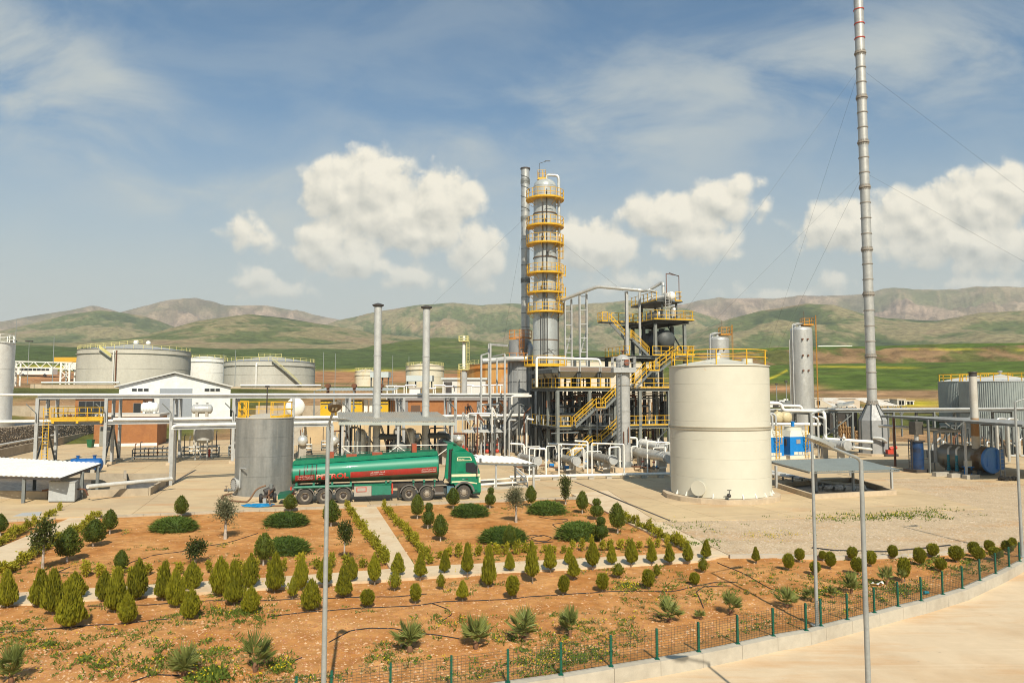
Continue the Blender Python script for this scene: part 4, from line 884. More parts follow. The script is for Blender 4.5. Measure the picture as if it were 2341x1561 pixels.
# main process structure
def process_structure():
 O = gnd(1275, 1060); Z1, Z2, Z3, Z4 = 4.0, 8.2, 12.05, 16.3
 t = thing('process_structure', 'dark grey steel process structure with yellow railed decks and stairs', 'structure', O)
 P = lambda a, b, z: pl(O, a, b, z)
 A = [0, 3.75, 6.8, 9.86, 13.5, 17.4]; B = [0, 3, 6, 9]
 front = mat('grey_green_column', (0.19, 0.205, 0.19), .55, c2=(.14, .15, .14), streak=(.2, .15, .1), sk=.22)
 for a in A:
  for b in B:
   if a == 17.4 and b == 0: continue
   top = Z2 if not (a >= 13.5 and b >= 3) else Z4 - .2
   if a == 9.86 and b in (3, 9): top = Z3
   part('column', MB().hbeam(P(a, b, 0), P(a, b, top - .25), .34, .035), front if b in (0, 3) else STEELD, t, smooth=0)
   part('column_base', MB().box(P(a, b, .12), (.8, .8, .24), PA), CONC, t, smooth=0)
   if b == 0:
    for k in range(5): part('stiffener_plate', MB().box(P(a, -.1, 1.2 + k * 1.4), (.36, .1, .03), PA), front, t, smooth=0)
 def level(z, a0, a1, b0, b1, xs, ys):
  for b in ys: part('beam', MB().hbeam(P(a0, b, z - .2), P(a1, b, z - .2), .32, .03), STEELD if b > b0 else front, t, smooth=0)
  for a in xs: part('beam', MB().hbeam(P(a, b0 + .2, z - .22), P(a, b1, z - .22), .28, .03), STEELD, t, smooth=0)
  deck(t, [P(a0 - .3, b0 - .25, 0), P(a1 + .3, b0 - .25, 0), P(a1 + .3, b1 + .3, 0), P(a0 - .3, b1 + .3, 0)], z, .05, STEELM)
 level(Z1, 0, 16.5, 0, 9, A[:-1], B); level(Z2, 0, 16.5, 0, 9, A[:-1], B)
 level(Z3, 9.86, 18.0, 3, 11, [9.86, 13.5, 17.4], [3, 7, 11]); level(Z4, 13.3, 18.0, 2.6, 12, [13.5, 17.4], [3, 7, 11])
 for a in (13.5, 17.4): part('column', MB().hbeam(P(a, 11, 0), P(a, 11, Z4 - .2), .32, .035), STEELD, t, smooth=0)
 for (p, q) in ((P(0, 3, .3), P(0, 6, 3.8)), (P(0, 6, .3), P(0, 3, 3.8)), (P(13.5, 3, 8.4), P(13.5, 7, 11.8)), (P(17.4, 3, 12.2), P(17.4, 7, 16)), (P(9.86, 0, .3), P(13.5, 0, 3.8)), (P(3.75, 9, .3), P(6.8, 9, 3.8))):
  part('brace', MB().beam(p, q, .12), STEELD, t, smooth=0)
 for b in (9,):
  part('beam', MB().hbeam(P(5.5, b, Z3 - .1), P(9.86, b, Z3 - .1), .32, .035), STEELD, t, smooth=0)
  for a in (5.6, 7.4): part('column', MB().hbeam(P(a, b, Z2), P(a, b, Z3 - .28), .3, .035), STEELD, t, smooth=0)
 for z, pts in ((Z1, [(0, 9), (0, 0), (1.5, 0)]), (Z1, [(6.9, 0), (16.5, 0)]), (Z2, [(0, 9), (0, 0), (6.2, 0)]), (Z2, [(7.9, 0), (16.5, 0)]),
                   (Z3, [(9.6, 9), (9.6, 3), (9.9, 2.7)]), (Z3, [(12.9, 2.7), (16.2, 2.7)]), (Z3, [(17.6, 2.7), (18.2, 2.7), (18.2, 10)]), (Z4, [(13.0, 9), (13.0, 2.35), (18.3, 2.35), (18.3, 11.5)])):
  railing(t, [P(a, b - .15, z) for a, b in pts], 1.1, YEL, spacing=1.15, r=.036)
 def flights(p0, pm, p1):
  (a0, z0), (am, zm), (a1, z1) = p0, pm, p1; b = -.85
  stair(t, P(a0, b, z0), P(am, b, zm)); deck(t, [P(am, b - .5, 0), P(am + 1.1, b - .5, 0), P(am + 1.1, b + .5, 0), P(am, b + .5, 0)], zm + .03, .12, STEELM, 'landing')
  railing(t, [P(am, b - .45, zm), P(am + 1.1, b - .45, zm)], 1.05, YEL, spacing=.55, r=.036)
  stair(t, P(am + 1.1, b, zm), P(a1, b, z1))
  part('stair_post', MB().beam(P(am + .1, b - .4, 0), P(am + .1, b - .4, zm), .12), STEELM, t, smooth=0)
 flights((.9, .1), (3.5, 2.0), (7.1, Z1)); flights((1.6, Z1), (4.0, 6.0), (7.5, Z2))
 def fl2():
  stair(t, P(8.6, -.85, Z2), P(11.3, .6, Z2 + 1.9)); deck(t, [P(11.2, .1, 0), P(12.4, .1, 0), P(12.4, 1.2, 0), P(11.2, 1.2, 0)], Z2 + 1.93, .12, STEELM, 'landing')
  railing(t, [P(11.2, .1, Z2 + 1.95), P(12.4, .1, Z2 + 1.95)], 1.05, YEL, spacing=.6, r=.036)
  stair(t, P(12.3, .6, Z2 + 1.95), P(15.6, 1.9, Z3)); deck(t, [P(15.5, 1.4, 0), P(17.8, 1.4, 0), P(17.8, 2.6, 0), P(15.5, 2.6, 0)], Z3, .12, STEELM, 'landing')
  railing(t, [P(15.5, 1.4, Z3), P(17.8, 1.4, Z3), P(17.8, 2.6, Z3)], 1.1, YEL, spacing=.7, r=.036)
  stair(t, P(13.2, 4.2, Z3), P(11.2, 4.8, Z3 + 2.1)); deck(t, [P(10.4, 4.2, 0), P(11.3, 4.2, 0), P(11.3, 5.4, 0), P(10.4, 5.4, 0)], Z3 + 2.12, .12, STEELM, 'landing')
  stair(t, P(10.6, 5.2, Z3 + 2.1), P(8.9, 6.0, Z4 - .1)); deck(t, [P(7.7, 5.3, 0), P(9.0, 5.3, 0), P(9.0, 6.7, 0), P(7.7, 6.7, 0)], Z4 - .08, .14, STEELD, 'landing')
  railing(t, [P(9.0, 6.7, Z4 - .08), P(7.7, 6.7, Z4 - .08), P(7.7, 5.3, Z4 - .08), P(8.4, 5.3, Z4 - .08)], 1.1, YEL, spacing=.7, r=.036)
  deck(t, [P(9.0, 6.0, 0), P(13.2, 6.0, 0), P(13.2, 7.0, 0), P(9.0, 7.0, 0)], Z4 - .06, .14, STEELD, 'walkway')
  railing(t, [P(9.2, 6.0, Z4 - .06), P(13.0, 6.0, Z4 - .06)], 1.1, YEL, spacing=1.0, r=.036)
 fl2()
 hd = mat('cooler_header', (.36, .34, .30), .6, c2=(.27, .25, .22)); pln = mat('cooler_plenum', (.50, .45, .33), .6)
 for i in range(3):
  ac = thing('air_cooler', ('first', 'second', 'third')[i] + ' tan fan cooler from the left on top of the railed deck', 'air cooler', P(1.5 + i * 2.45, 4, 9.3), 'air coolers on the deck')
  a0 = .25 + i * 2.45; a1 = a0 + 2.38
  part('tube_bundle', MB().prism([P(a0, .2, 0), P(a1, .2, 0), P(a1, 8.8, 0), P(a0, 8.8, 0)], 10.05, 10.5), hd, ac, smooth=0)
  part('header_frame', MB().obox(P(a0 + .03, .1, 10.0), E1 * 2.32, E2 * .08, V(0, 0, .58)), STEEL, ac, smooth=0)
  part('header_panel', MB().obox(P(a0 + .12, .06, 10.08), E1 * 2.14, E2 * .05, V(0, 0, .42)), mat('weathered_brown_panel', (.20, .15, .11), .7), ac, smooth=0)
  for j in range(3):
   b0 = .3 + j * 2.9; mb = MB(); q = [P(a0 + .1, b0, 10.02), P(a1 - .1, b0, 10.02), P(a1 - .1, b0 + 2.7, 10.02), P(a0 + .1, b0 + 2.7, 10.02)]; c_ = P((a0 + a1) / 2, b0 + 1.35, 9.35)
   q2 = [c_ + (V(p.x, p.y, 9.35) - c_) * .62 for p in q]; mb.add(q + q2, [(0, 1, 5, 4), (1, 2, 6, 5), (2, 3, 7, 6), (3, 0, 4, 7), (4, 5, 6, 7)]); part('plenum', mb, pln, ac, smooth=0)
  for a in (a0 + .1, a1 - .1):
   for b in (.4, 8.6): part('leg', MB().beam(P(a, b, Z2), P(a, b, 10.05), .16), STEELD, ac, smooth=0)
 part('cooler_walkway', MB().prism([P(-.5, .3, 0), P(.2, .3, 0), P(.2, 8.6, 0), P(-.5, 8.6, 0)], 9.85, 10.25), STEELD, t, smooth=0)
 q = P(15.5, 6.5, 14.1); drum = hvessel('overhead_drum', 'dark grey drum slung under the top platform of the tower', 'drum', q, -E2, 1.12, 5.2, STEELD, saddles=False, ground=Z3)
 for k in (4.6, 8.3): part('saddle', MB().box(P(15.5, k, 12.65), (1.9, .3, 1.2), PA), STEELD, drum, smooth=0)
 ex = hvessel('condenser', 'white horizontal condenser on the topmost platform of the tower', 'exchanger', P(15.3, 5.4, Z4 + 2.85), -E2, .42, 5.6, WHITE, saddles=False, ground=Z4, ends='flange')
 part('end_head', MB().lathe([(.01, -.52), (.3, -.48), (.5, -.3), (.55, 0), (.55, .3), (.01, .3)], P(15.3, 2.4, Z4 + 2.85), 24, axis=E2), WHITE, ex, smooth=50)
 v2 = vvessel('reflux_vessel', 'small silver vessel on the railed top platform of the tower', 'vessel', P(16.2, 3.3, 0), .45, Z4 + .5, Z4 + 1.3, ALU, n=1, base=Z4, dome=.8)
 hvessel('cooler_drum', 'dull silver drum lying on the railed top platform', 'drum', P(14.6, 5.2, Z4 + .75), -E2, .5, 3.4, ALUP, ground=Z4, sm=STEELD)
 sk = thing('condenser_platform', 'upper steel platform with yellow rail carrying the white condenser', 'platform', P(15.3, 5, Z4))
 for a in (14.4, 16.3):
  for b in (2.9, 8.2): part('leg', MB().beam(P(a, b, Z4), P(a, b, Z4 + 2.2), .2), STEELD, sk, smooth=0)
 part('deck', MB().prism([P(13.4, 2.4, 0), P(16.9, 2.4, 0), P(16.9, 9.3, 0), P(13.4, 9.3, 0)], Z4 + 2.15, Z4 + 2.3), STEELD, sk, smooth=0)
 railing(sk, [P(13.45, 9.2, Z4 + 2.3), P(13.45, 2.5, Z4 + 2.3)], 1.1, YEL, spacing=1.2, r=.034)
 railing(sk, [P(16.85, 9.2, Z4 + 2.3), P(16.85, 2.5, Z4 + 2.3), P(16.0, 2.5, Z4 + 2.3)], 1.1, YEL, spacing=1.2, r=.034)
 fr = [P(14.9, 2.7, Z4 + 2.3), P(14.9, 2.7, Z4 + 5.6), P(16.6, 2.7, Z4 + 5.4), P(16.6, 2.7, Z4 + 2.3)]
 part('davit_frame', MB().pipe(fr, .05, 6, .05), RUST, sk); part('strip_lamp', MB().beam(fr[1] + E1 * .4 + V(0, 0, .1), fr[2] + V(0, 0, -.05), .12, .07), DARK, sk)
 ladder(sk, P(14.7, 2.2, Z4), P(14.7, 2.2, Z4 + 3.3), E1, .5, STEEL, True, -E2)
 Y1 = 88.5
 a_, b_, c_ = at(1277, 689, 89.5), at(1366, 655, 86), at(1468, 664, 84)
 pts = [a_, b_, c_, P(14.2, 6.0, Z4 + 4.0), P(15.3, 4.6, Z4 + 4.8), P(15.3, 4.2, Z4 + 4.6), P(15.3, 4.2, Z4 + 3.3)]
 pipeline('overhead_pipe', 'silver overhead pipe bridging from the column across to the tower', pts, .2, ALU, n=12, bend=.5)
 for k, (x0, x1, yt, Y) in enumerate(((1293, 1308, 682, 88.9), (1327, 1343, 669, 87.6))):
  f = thing('pipe_support', ('tall grey ladder frame nearest the column holding the overhead pipe', 'tall grey ladder frame on the right holding the overhead pipe')[k], 'support frame', V(pxX(x0, Y), Y, Z2), 'ladder frames under the overhead pipe')
  zt = zat(yt, Y); xa, xb = pxX(x0, Y), pxX(x1, Y)
  for x in (xa, xb):
   for dy in (0, .9): part('upright', MB().beam(V(x, Y + dy, 0), V(x, Y + dy, zt), .15), STEEL, f, smooth=0)
  for i in range(7): part('rung', MB().beam(V(xa, Y, Z2 + 1 + i * 1.7), V(xb, Y, Z2 + 1 + i * 1.7), .1), STEEL, f, smooth=0)
  part('brace', MB().beam(V(xa, Y, Z2 + 4), V(xb, Y + .9, Z2 + 7), .1), STEEL, f, smooth=0)
 p = at(1432, 663, 85); f = solo('pipe_post', MB().hbeam(V(p.x, p.y, Z3), V(p.x, p.y, p.z - .2), .32, .04), STEEL, 'single grey post under the overhead pipe left of the tower', 'post', V(p.x, p.y, Z3), smooth=0)
 pipeline('cooler_pipe', 'white pipe rising from the deck and running over the fan coolers', [P(-2.3, .2, Z2 + .1), P(-2.3, .2, 11.5), P(5.2, .6, 11.4), P(5.4, .6, 10.8)], .14, WHITE)
 pipeline('tower_riser', 'grey riser pipe on the left side of the tower', [P(12.3, 4.6, Z3), P(12.3, 4.6, Z4 + 3.6), P(13.6, 4.6, Z4 + 3.8), P(14.8, 4.9, Z4 + 3.6)], .16, STEEL)
 R2 = random.Random(5)
 cl = [PIPEW, STEELD, DARK, RUST, STEELM, STEELD, DARK, ALU]
 for k in range(95):
  b = R2.uniform(1, 8.5); z = R2.choice([1.4, 2.2, 3.1, 5.2, 6.1, 6.9, 7.4]) + R2.uniform(-.2, .2); a0 = R2.uniform(-.5, 8); a1 = a0 + R2.uniform(3, 8); a1 = min(a1, 17)
  pts = [P(a0, b, z - R2.choice([1.2, .8, -1.0])), P(a0, b, z), P(a1, b, z), P(a1, b, z + R2.choice([-1.3, 1.0, -.7]))]
  part('process_pipe', MB().pipe(pts, R2.uniform(.05, .11), 7), R2.choice(cl), t, smooth=50)
 for k in range(90):
  b = R2.uniform(.6, 8.5); a = R2.uniform(.3, 16.5); z0 = R2.choice([0, 0, Z1, Z2 - 2]); part('standpipe', MB().tube(P(a, b, z0), P(a, b, z0 + R2.uniform(2, 4)), R2.uniform(.045, .1), n=7), R2.choice(cl), t, smooth=50)
 vs_ = [(2.2, 4, Z1, .55, 2.2, ALUP), (5.2, 6.5, Z1, .6, 2.4, STEELM), (8.4, 4.5, Z1, .5, 2.6, ALU), (11.7, 5, Z1, .7, 2.8, STEELD), (15, 3.5, Z1, .8, 2.4, DARK), (14.9, 7.5, Z2, .6, 2.2, STEELM)]
 nm = ['silver', 'mid grey', 'bright silver', 'dark grey', 'black', 'grey']
 wh = ['left end of the lower deck', 'second bay of the lower deck', 'middle bay of the lower deck', 'fourth bay of the lower deck', 'right end of the lower deck', 'upper deck under the tower']
 for (a, b, z, r_, h, m_), n_, w_ in zip(vs_, nm, wh):
  vvessel('process_vessel', f'upright {n_} vessel on the {w_}', 'vessel', P(a, b, 0), r_, z + .5, z + h, m_, 'vessels inside the process structure', n=2, base=z)
 for k, (a, b, z, m_) in enumerate(((3.5, 2.2, 1.2, ALUP), (7.5, 5.5, 1.3, STEELM), (11.5, 2.6, 1.2, ALUP), (14.5, 6, 1.5, DARK))):
  hvessel('process_drum', ['silver drum at ground level in the first bay of the structure', 'grey drum at ground level deep in the structure', 'silver drum at ground level behind the tall slim vessel', 'black drum at ground level in the last bay'][k], 'drum', P(a, b, z), E1, .55, 2.6, m_, 'drums under the process structure')
process_structure()
# slim vessel with round platform
def slim_vessel():
 Y = 72.3; c = V(pxX(1425, Y, 960), Y, 0); t = thing('slim_vessel', 'slim grey upright vessel with a railed collar platform near its top', 'vessel', c); Rr_ = .68
 z = [.5, 2.6, zat(965, Y), zat(938, Y), zat(880, Y), zat(822, Y)]
 for a, b in zip(z[:-1], z[1:]): part('shell_section', MB().lathe([(Rr_, a + .01), (Rr_, b - .08), (Rr_ + .04, b - .08), (Rr_ + .04, b - .01)], (c.x, c.y, 0), 32), mat('slim_vessel_grey', (.44, .44, .42), .45, .2, c2=(.36, .36, .34), streak=(.3, .2, .13), sk=.22), t, smooth=40)
 part('dome', MB().lathe([(Rr_, z[-1]), (Rr_ * .85, z[-1] + .3), (Rr_ * .4, z[-1] + .48), (.01, z[-1] + .52)], (c.x, c.y, 0), 32), STEEL, t, smooth=50)
 part('top_nozzle', MB().tube((c.x, c.y, z[-1] + .4), (c.x, c.y, z[-1] + .9), .1).tube((c.x, c.y, z[-1] + .8), (c.x, c.y, z[-1] + .95), .2), RUST, t)
 mh = part('manhole', MB().tube((c.x + .28, c.y - .5, zat(829, Y)), (c.x + .32, c.y - .95, zat(829, Y)), .3, n=20), mat('red_brown_primer', (.22, .07, .035), .7), t)
 zp = zat(844, Y); pts = [V(c.x - 1.05, c.y - 1, zp), V(c.x + 1.15, c.y - 1, zp), V(c.x + 1.15, c.y + 1, zp), V(c.x - 1.05, c.y + 1, zp)]
 part('platform', MB().prism(pts, zp - .35, zp), STEEL, t, smooth=0); railing(t, pts, 1.2, STEEL, closed=True, spacing=.75, r=.03)
 part('base_ring', MB().lathe([(Rr_ + .02, .9), (Rr_ + .2, .55), (Rr_ + .2, .4), (.01, .4)], (c.x, c.y, 0), 32), STEELM, t)
 part('foundation', MB().box((c.x, c.y, .2), (3.4, 2.4, .4), PA), CONC, t, smooth=0)
 ladder(t, V(c.x - .5, c.y - .85, .4), V(c.x - .5, c.y - .85, zp), (1, 0, 0), .4, STEELM, step=.4)
 for dx, y0, y1 in ((-.1, 1060, 985), (.35, 1010, 975)): part('gauge_pipe', MB().tube(V(c.x + dx, c.y - .85, zat(y0, Y)), V(c.x + dx, c.y - .85, zat(y1, Y)), .05, n=6), RUST, t)
slim_vessel()
# exchangers in front
def exchangers():
 lab = ['grey tube exchanger behind the white canopy, the one nearest the truck', 'grey tube exchanger in the middle of the row of three', 'longer tan grey tube exchanger beside the slim vessel', 'silver clad exchanger half hidden by the cream tank']
 for k, (x, y, Y, r_, Ln, m_) in enumerate(((1229, 1054, 67.5, .36, 5.0, None), (1318, 1054, 67.5, .36, 4.8, None), (1402, 1051, 68, .38, 7.0, None), (1532, 1046, 66.5, .48, 7.5, ALU))):
  p = at(x, y, Y); m2 = m_ or mat('exchanger_shell_grey', (.33, .315, .27), .5, .25, c2=(.26, .245, .21), streak=(.22, .16, .1), sk=.25)
  t = hvessel('tube_exchanger', lab[k], 'exchanger', p + E2 * Ln / 2, -E2, r_, Ln, m2, 'tube exchangers in front of the structure', ends='flange')
  part('end_cover', MB().lathe([(.01, -.1), (r_ * 1.1, -.1), (r_ * 1.12, 0), (r_ * 1.12, .12)], p, 24, axis=E2), STEEL, t)
  q = p + E2 * .9 + V(0, 0, r_)
  part('inlet_pipe', MB().pipe([q, q + V(0, 0, .7), q + E1 * 1.1 + V(0, 0, .75), q + E1 * 1.1 + V(0, 0, -1.2)], .08, 8, .2), WHITE, t, smooth=50)
  q2 = p + E2 * (Ln - .8) + V(0, 0, r_)
  part('outlet_pipe', MB().pipe([q2, q2 + V(0, 0, .9), q2 - E1 * 1.4 + V(0, 0, 1.0)], .1, 8, .2), WHITE, t, smooth=50)
  q3 = p + E2 * .7 - V(0, 0, r_); part('drain_pipe', MB().pipe([q3, q3 - V(0, 0, .45), q3 - E1 * .9 - V(0, 0, .5)], .06, 8), PIPEW, t, smooth=50)
  valve(t, q3 - E1 * .9 - V(0, 0, .5), .15); valve(t, q + E1 * 1.1 + V(0, 0, -.6), .14, WHITE)
 p = at(1515, 1020, 71); hvessel('white_exchanger', 'white insulated exchanger above the silver clad one', 'exchanger', p + E2 * 2.2, -E2, .42, 4.4, WHITE, ends='flange', sm=STEELM)
 R3 = random.Random(11)
 for k, (x, y) in enumerate(((1205, 1078), (1255, 1075), (1290, 1080), (1345, 1078), (1372, 1073), (1450, 1075), (1475, 1078), (1500, 1080))):
  g = gnd(x, y); t = thing('pump_set', f'small pump set with white piping, number {["one","two","three","four","five","six","seven","eight"][k]} from the left before the structure', 'pump', g, 'pump sets in front of the structure')
  part('plinth', MB().box((g.x, g.y, .15), (1.1, .6, .3), PA), CONC, t, smooth=0)
  part('motor', MB().tube(g + E1 * .05 + V(0, 0, .5), g + E1 * .5 + V(0, 0, .5), .16, n=12), R3.choice([DARK, STEELM, BLUE]), t)
  part('casing', MB().sphere(g - E1 * .25 + V(0, 0, .5), .2, 12, 8), STEELM, t)
  h = R3.uniform(1.2, 2.6); part('discharge_pipe', MB().pipe([g - E1 * .25 + V(0, 0, .6), g - E1 * .25 + V(0, 0, h), g + E1 * R3.uniform(.5, 1.5) + V(0, 0, h), g + E1 * 1.2 + E2 * .3 + V(0, 0, .2)], .055, 8, .15), WHITE, t, smooth=50)
  part('suction_pipe', MB().pipe([g - E1 * .4 + V(0, 0, .5), g - E1 * 1.0 + V(0, 0, .5), g - E1 * 1.0 + E2 * 1.2 + V(0, 0, .5)], .07, 8, .15), R3.choice([PIPEW, RUST]), t, smooth=50)
  valve(t, g - E1 * .25 + V(0, 0, 1.0), .13, R3.choice([DARK, RED, BLUE]))
 for k, (x0, x1, y, zt, Y) in enumerate(((1210, 1248, 1085, 2.6, 67), (1277, 1342, 1084, 3.0, 67), (1352, 1425, 1086, 3.1, 66.5), (1478, 1530, 1082, 3.2, 67))):
  p = V(pxX(x0, Y), Y, 0); q = V(pxX(x1, Y), Y, 0)
  pipeline('pipe_loop', ['white pipe loop between the truck canopy and the first exchanger', 'white pipe loop over the middle exchanger', 'white pipe loop left of the slim vessel', 'white pipe loop against the cream tank'][k], [p, p + V(0, 0, zt), q + V(0, 0, zt - .1), q], .07, WHITE, 'white pipe loops', n=8)
 p = at(1262, 990, 70); q = at(1322, 988, 69); tr = solo('cable_tray', MB().beam(p, q, .5, .1), STEELM, 'dark cable tray crossing in front of the structure', 'cable tray', p, smooth=0)
exchangers()
# long pipe rack on the left
RK0 = V(-48.47, 74.0, 0); RKS = V(5.95, 1.92, 0)
def RK(n, b=0.0, z=0.0):
 p = RK0 + RKS * n + E2 * b; return V(p.x, p.y, z)
def left_rack():
 t = thing('pipe_rack', 'long pale grey steel pipe rack crossing the yard behind the truck', 'pipe rack', RK0)
 for n in range(9):
  for b in (0, 3.2, 6.4):
   part('column', MB().hbeam(RK(n, b, .25), RK(n, b, 7.15), .30, .04), STEEL, t, smooth=0)
   part('column_base', MB().box(RK(n, b, .12), (.7, .7, .26), PA), CONC, t, smooth=0)
   if n < 8:
    part('beam', MB().hbeam(RK(n, b, 7.2), RK(n + 1, b, 7.2), .30, .03), STEEL, t, smooth=0)
    if b < 6: part('beam', MB().hbeam(RK(n + .03, b, 4.5), RK(n + .97, b, 4.5), .26, .03), STEEL, t, smooth=0)
  for z in (7.0, 4.3): part('cross_beam', MB().hbeam(RK(n, .2, z), RK(n, 6.2, z), .24, .03), STEEL, t, smooth=0)
 for n in (0, 1):
  part('brace', MB().beam(RK(n, .2, .4), RK(n, 3.0, 4.2), .14), STEELD, t, smooth=0); part('brace', MB().beam(RK(n, 6.2, .4), RK(n, 3.3, 4.2), .14), STEELD, t, smooth=0)
 part('end_beam', MB().hbeam(RK(8, 0, 7.2), RK(9.6, 1.5, 7.2), .26, .03), STEEL, t, smooth=0)
 part('end_post', MB().beam(RK(9.55, 1.5, 0), RK(9.55, 1.5, 7.2), .16), STEEL, t, smooth=0)
 for n in (0, 1, 2, 3, 5, 6, 7, 8):     # floodlights on short arms
  p = RK(n, -.25, 5.6); part('floodlight', MB().pipe([p - V(0, 0, .9), p, p + V(-.35, -.25, .45)], .04, 6).beam(p + V(-.3, -.2, .4), p + V(-.75, -.5, .95), .22, .09), STEELM, t)
 rows = [(.5, 7.48, .13, PIPEW, 'uppermost white pipe along the front of the long rack'), (2.2, 7.45, .10, STEEL, 'slim grey pipe on top of the long rack'),
   (.45, 4.85, .2, PIPEW, 'thick white pipe on the lower shelf of the long rack, front'), (1.0, 4.8, .15, PIPEW, 'second white pipe on the lower shelf of the long rack'), (1.5, 4.8, .15, ALU, 'silver pipe on the lower shelf of the long rack'), (2.3, 4.78, .12, STEEL, 'grey pipe at the back of the lower shelf of the long rack')]
 for b, z, r_, m_, lb in rows:
  e = 9.0 if z > 6 else 9.4
  pipeline('rack_pipe', lb, [RK(1.1 if z < 6 else -2.5, b, z), RK(e, b, z)], r_, m_, 'pipes on the long rack')
 for k in range(5):
  b = .3 + k * .55; m_ = (WHITE, WHITE, RUST, WHITE, ALU)[k]
  pipeline('sloping_pipe', ['first', 'second', 'rust brown third', 'fourth', 'silver fifth'][k] + ' pipe of the bundle sloping down to the rack at far left', [RK(-3.5, b, 6.3 - .05 * k), RK(-1.6 - .2 * k, b, 6.3 - .05 * k), RK(-.9 - .15 * k, b, 4.75), RK(1.1, b, 4.75)], .12 if k != 2 else .07, m_, 'sloping pipe bundle', bend=.25)
 pf = thing('valve_platform', 'yellow railed valve platform with ladder on the left of the rack', 'platform', RK(.2, -.4, 4.7))
 a, b_, c, d = RK(.22, -.5, 5.0), RK(.97, -.5, 5.0), RK(.97, 1.9, 5.0), RK(.22, 1.9, 5.0)
 part('deck', MB().prism([a, b_, c, d], 4.88, 5.0), STEELM, pf, smooth=0)
 for p, q in ((a, b_), (d, c), (a, d), (b_, c)): part('edge_beam', MB().beam(p - V(0, 0, .12), q - V(0, 0, .12), .06, .22), YEL, pf, smooth=0)
 railing(pf, [a, b_, c, d], 1.15, YEL, closed=True, spacing=1.1, r=.036)
 for n in (.25, .6, .95): part('bracket', MB().box(RK(n, -.45, 4.72), (.22, .16, .35), PA), YEL, pf, smooth=0)
 ladder(pf, RK(.16, -.6, .05), RK(.16, -.6, 6.2), E1, .52, YEL)
 for k in range(7): valve(pf, RK(.35 + k * .085, .8 + .2 * (k % 2), 5.3), .2, (DARK, RUST, DARK)[k % 3])
left_rack()
def pipe_portal():
 Y = 61; xa = pxX(397, Y); xb = pxX(752, 66)
 a, b = V(xa, Y, 0), V(xb, 67.5, 0); z = zat(976, Y)
 t = thing('pipe_portal', 'low grey pipe portal passing behind the bare metal tank', 'pipe support', a)
 for k, p in enumerate((a, a + E2 * 1.6, b, b + E2 * 1.6)): part('post', MB().hbeam(p, V(p.x, p.y, z - .2), .24, .03), STEEL, t, smooth=0)
 for o_ in (V(0, 0, 0), E2 * 1.6): part('beam', MB().hbeam(a + o_ + V(0, 0, z - .12), b + o_ + V(0, 0, z - .12), .22, .03), STEEL, t, smooth=0)
 for k, (o_, r_) in enumerate(((E2 * .1, .14), (E2 * .6, .12), (E2 * 1.1, .12))):
  pipeline('portal_pipe', ['front', 'middle', 'rear'][k] + ' white pipe resting on the low portal by the metal tank', [a + o_ + V(0, 0, .1), a + o_ + V(0, 0, z + .12), b + o_ + V(0, 0, z + .12)] + ([b + o_ + V(0, 0, 1.0)] if k else []), r_, PIPEW, 'pipes on the low portal')
pipe_portal()
# ribbed sheet roofs
def sheet_roof(t, A, B, C, D, m, n=12, th=.04, ribs=4, name='roof_sheet'):
 """A-B front edge, D-C back edge; n sheets side by side, ribs run front to back"""
 A, B, C, D = map(Vector, (A, B, C, D)); nn = (B - A).cross(D - A).normalized()
 if nn.z < 0: nn = -nn
 for i in range(n):
  u0, u1 = i / n, (i + 1) / n; mb = MB(); k = ribs * 4; prof = []
  for j in range(k + 1):
   u = u0 + (u1 - u0) * j / k; h = (.05 if j % 4 in (1, 2) else 0.0) + .004 * (i % 2); prof.append((u, h))
  top = [A.lerp(B, u) + nn * h for u, h in prof] + [D.lerp(C, u) + nn * h for u, h in prof]; bot = [p - nn * .015 for p in top]; K = k + 1
  f = [(j, j + 1, K + j + 1, K + j) for j in range(k)]; f2 = [(q[3] + 2 * K, q[2] + 2 * K, q[1] + 2 * K, q[0] + 2 * K) for q in f]
  mb.add(top + bot, f + f2 + [(j + 1, j, 2 * K + j, 2 * K + j + 1) for j in range(k)] + [(K + j, K + j + 1, 3 * K + j + 1, 3 * K + j) for j in range(k)])
  part(name, mb, m, t, smooth=0)
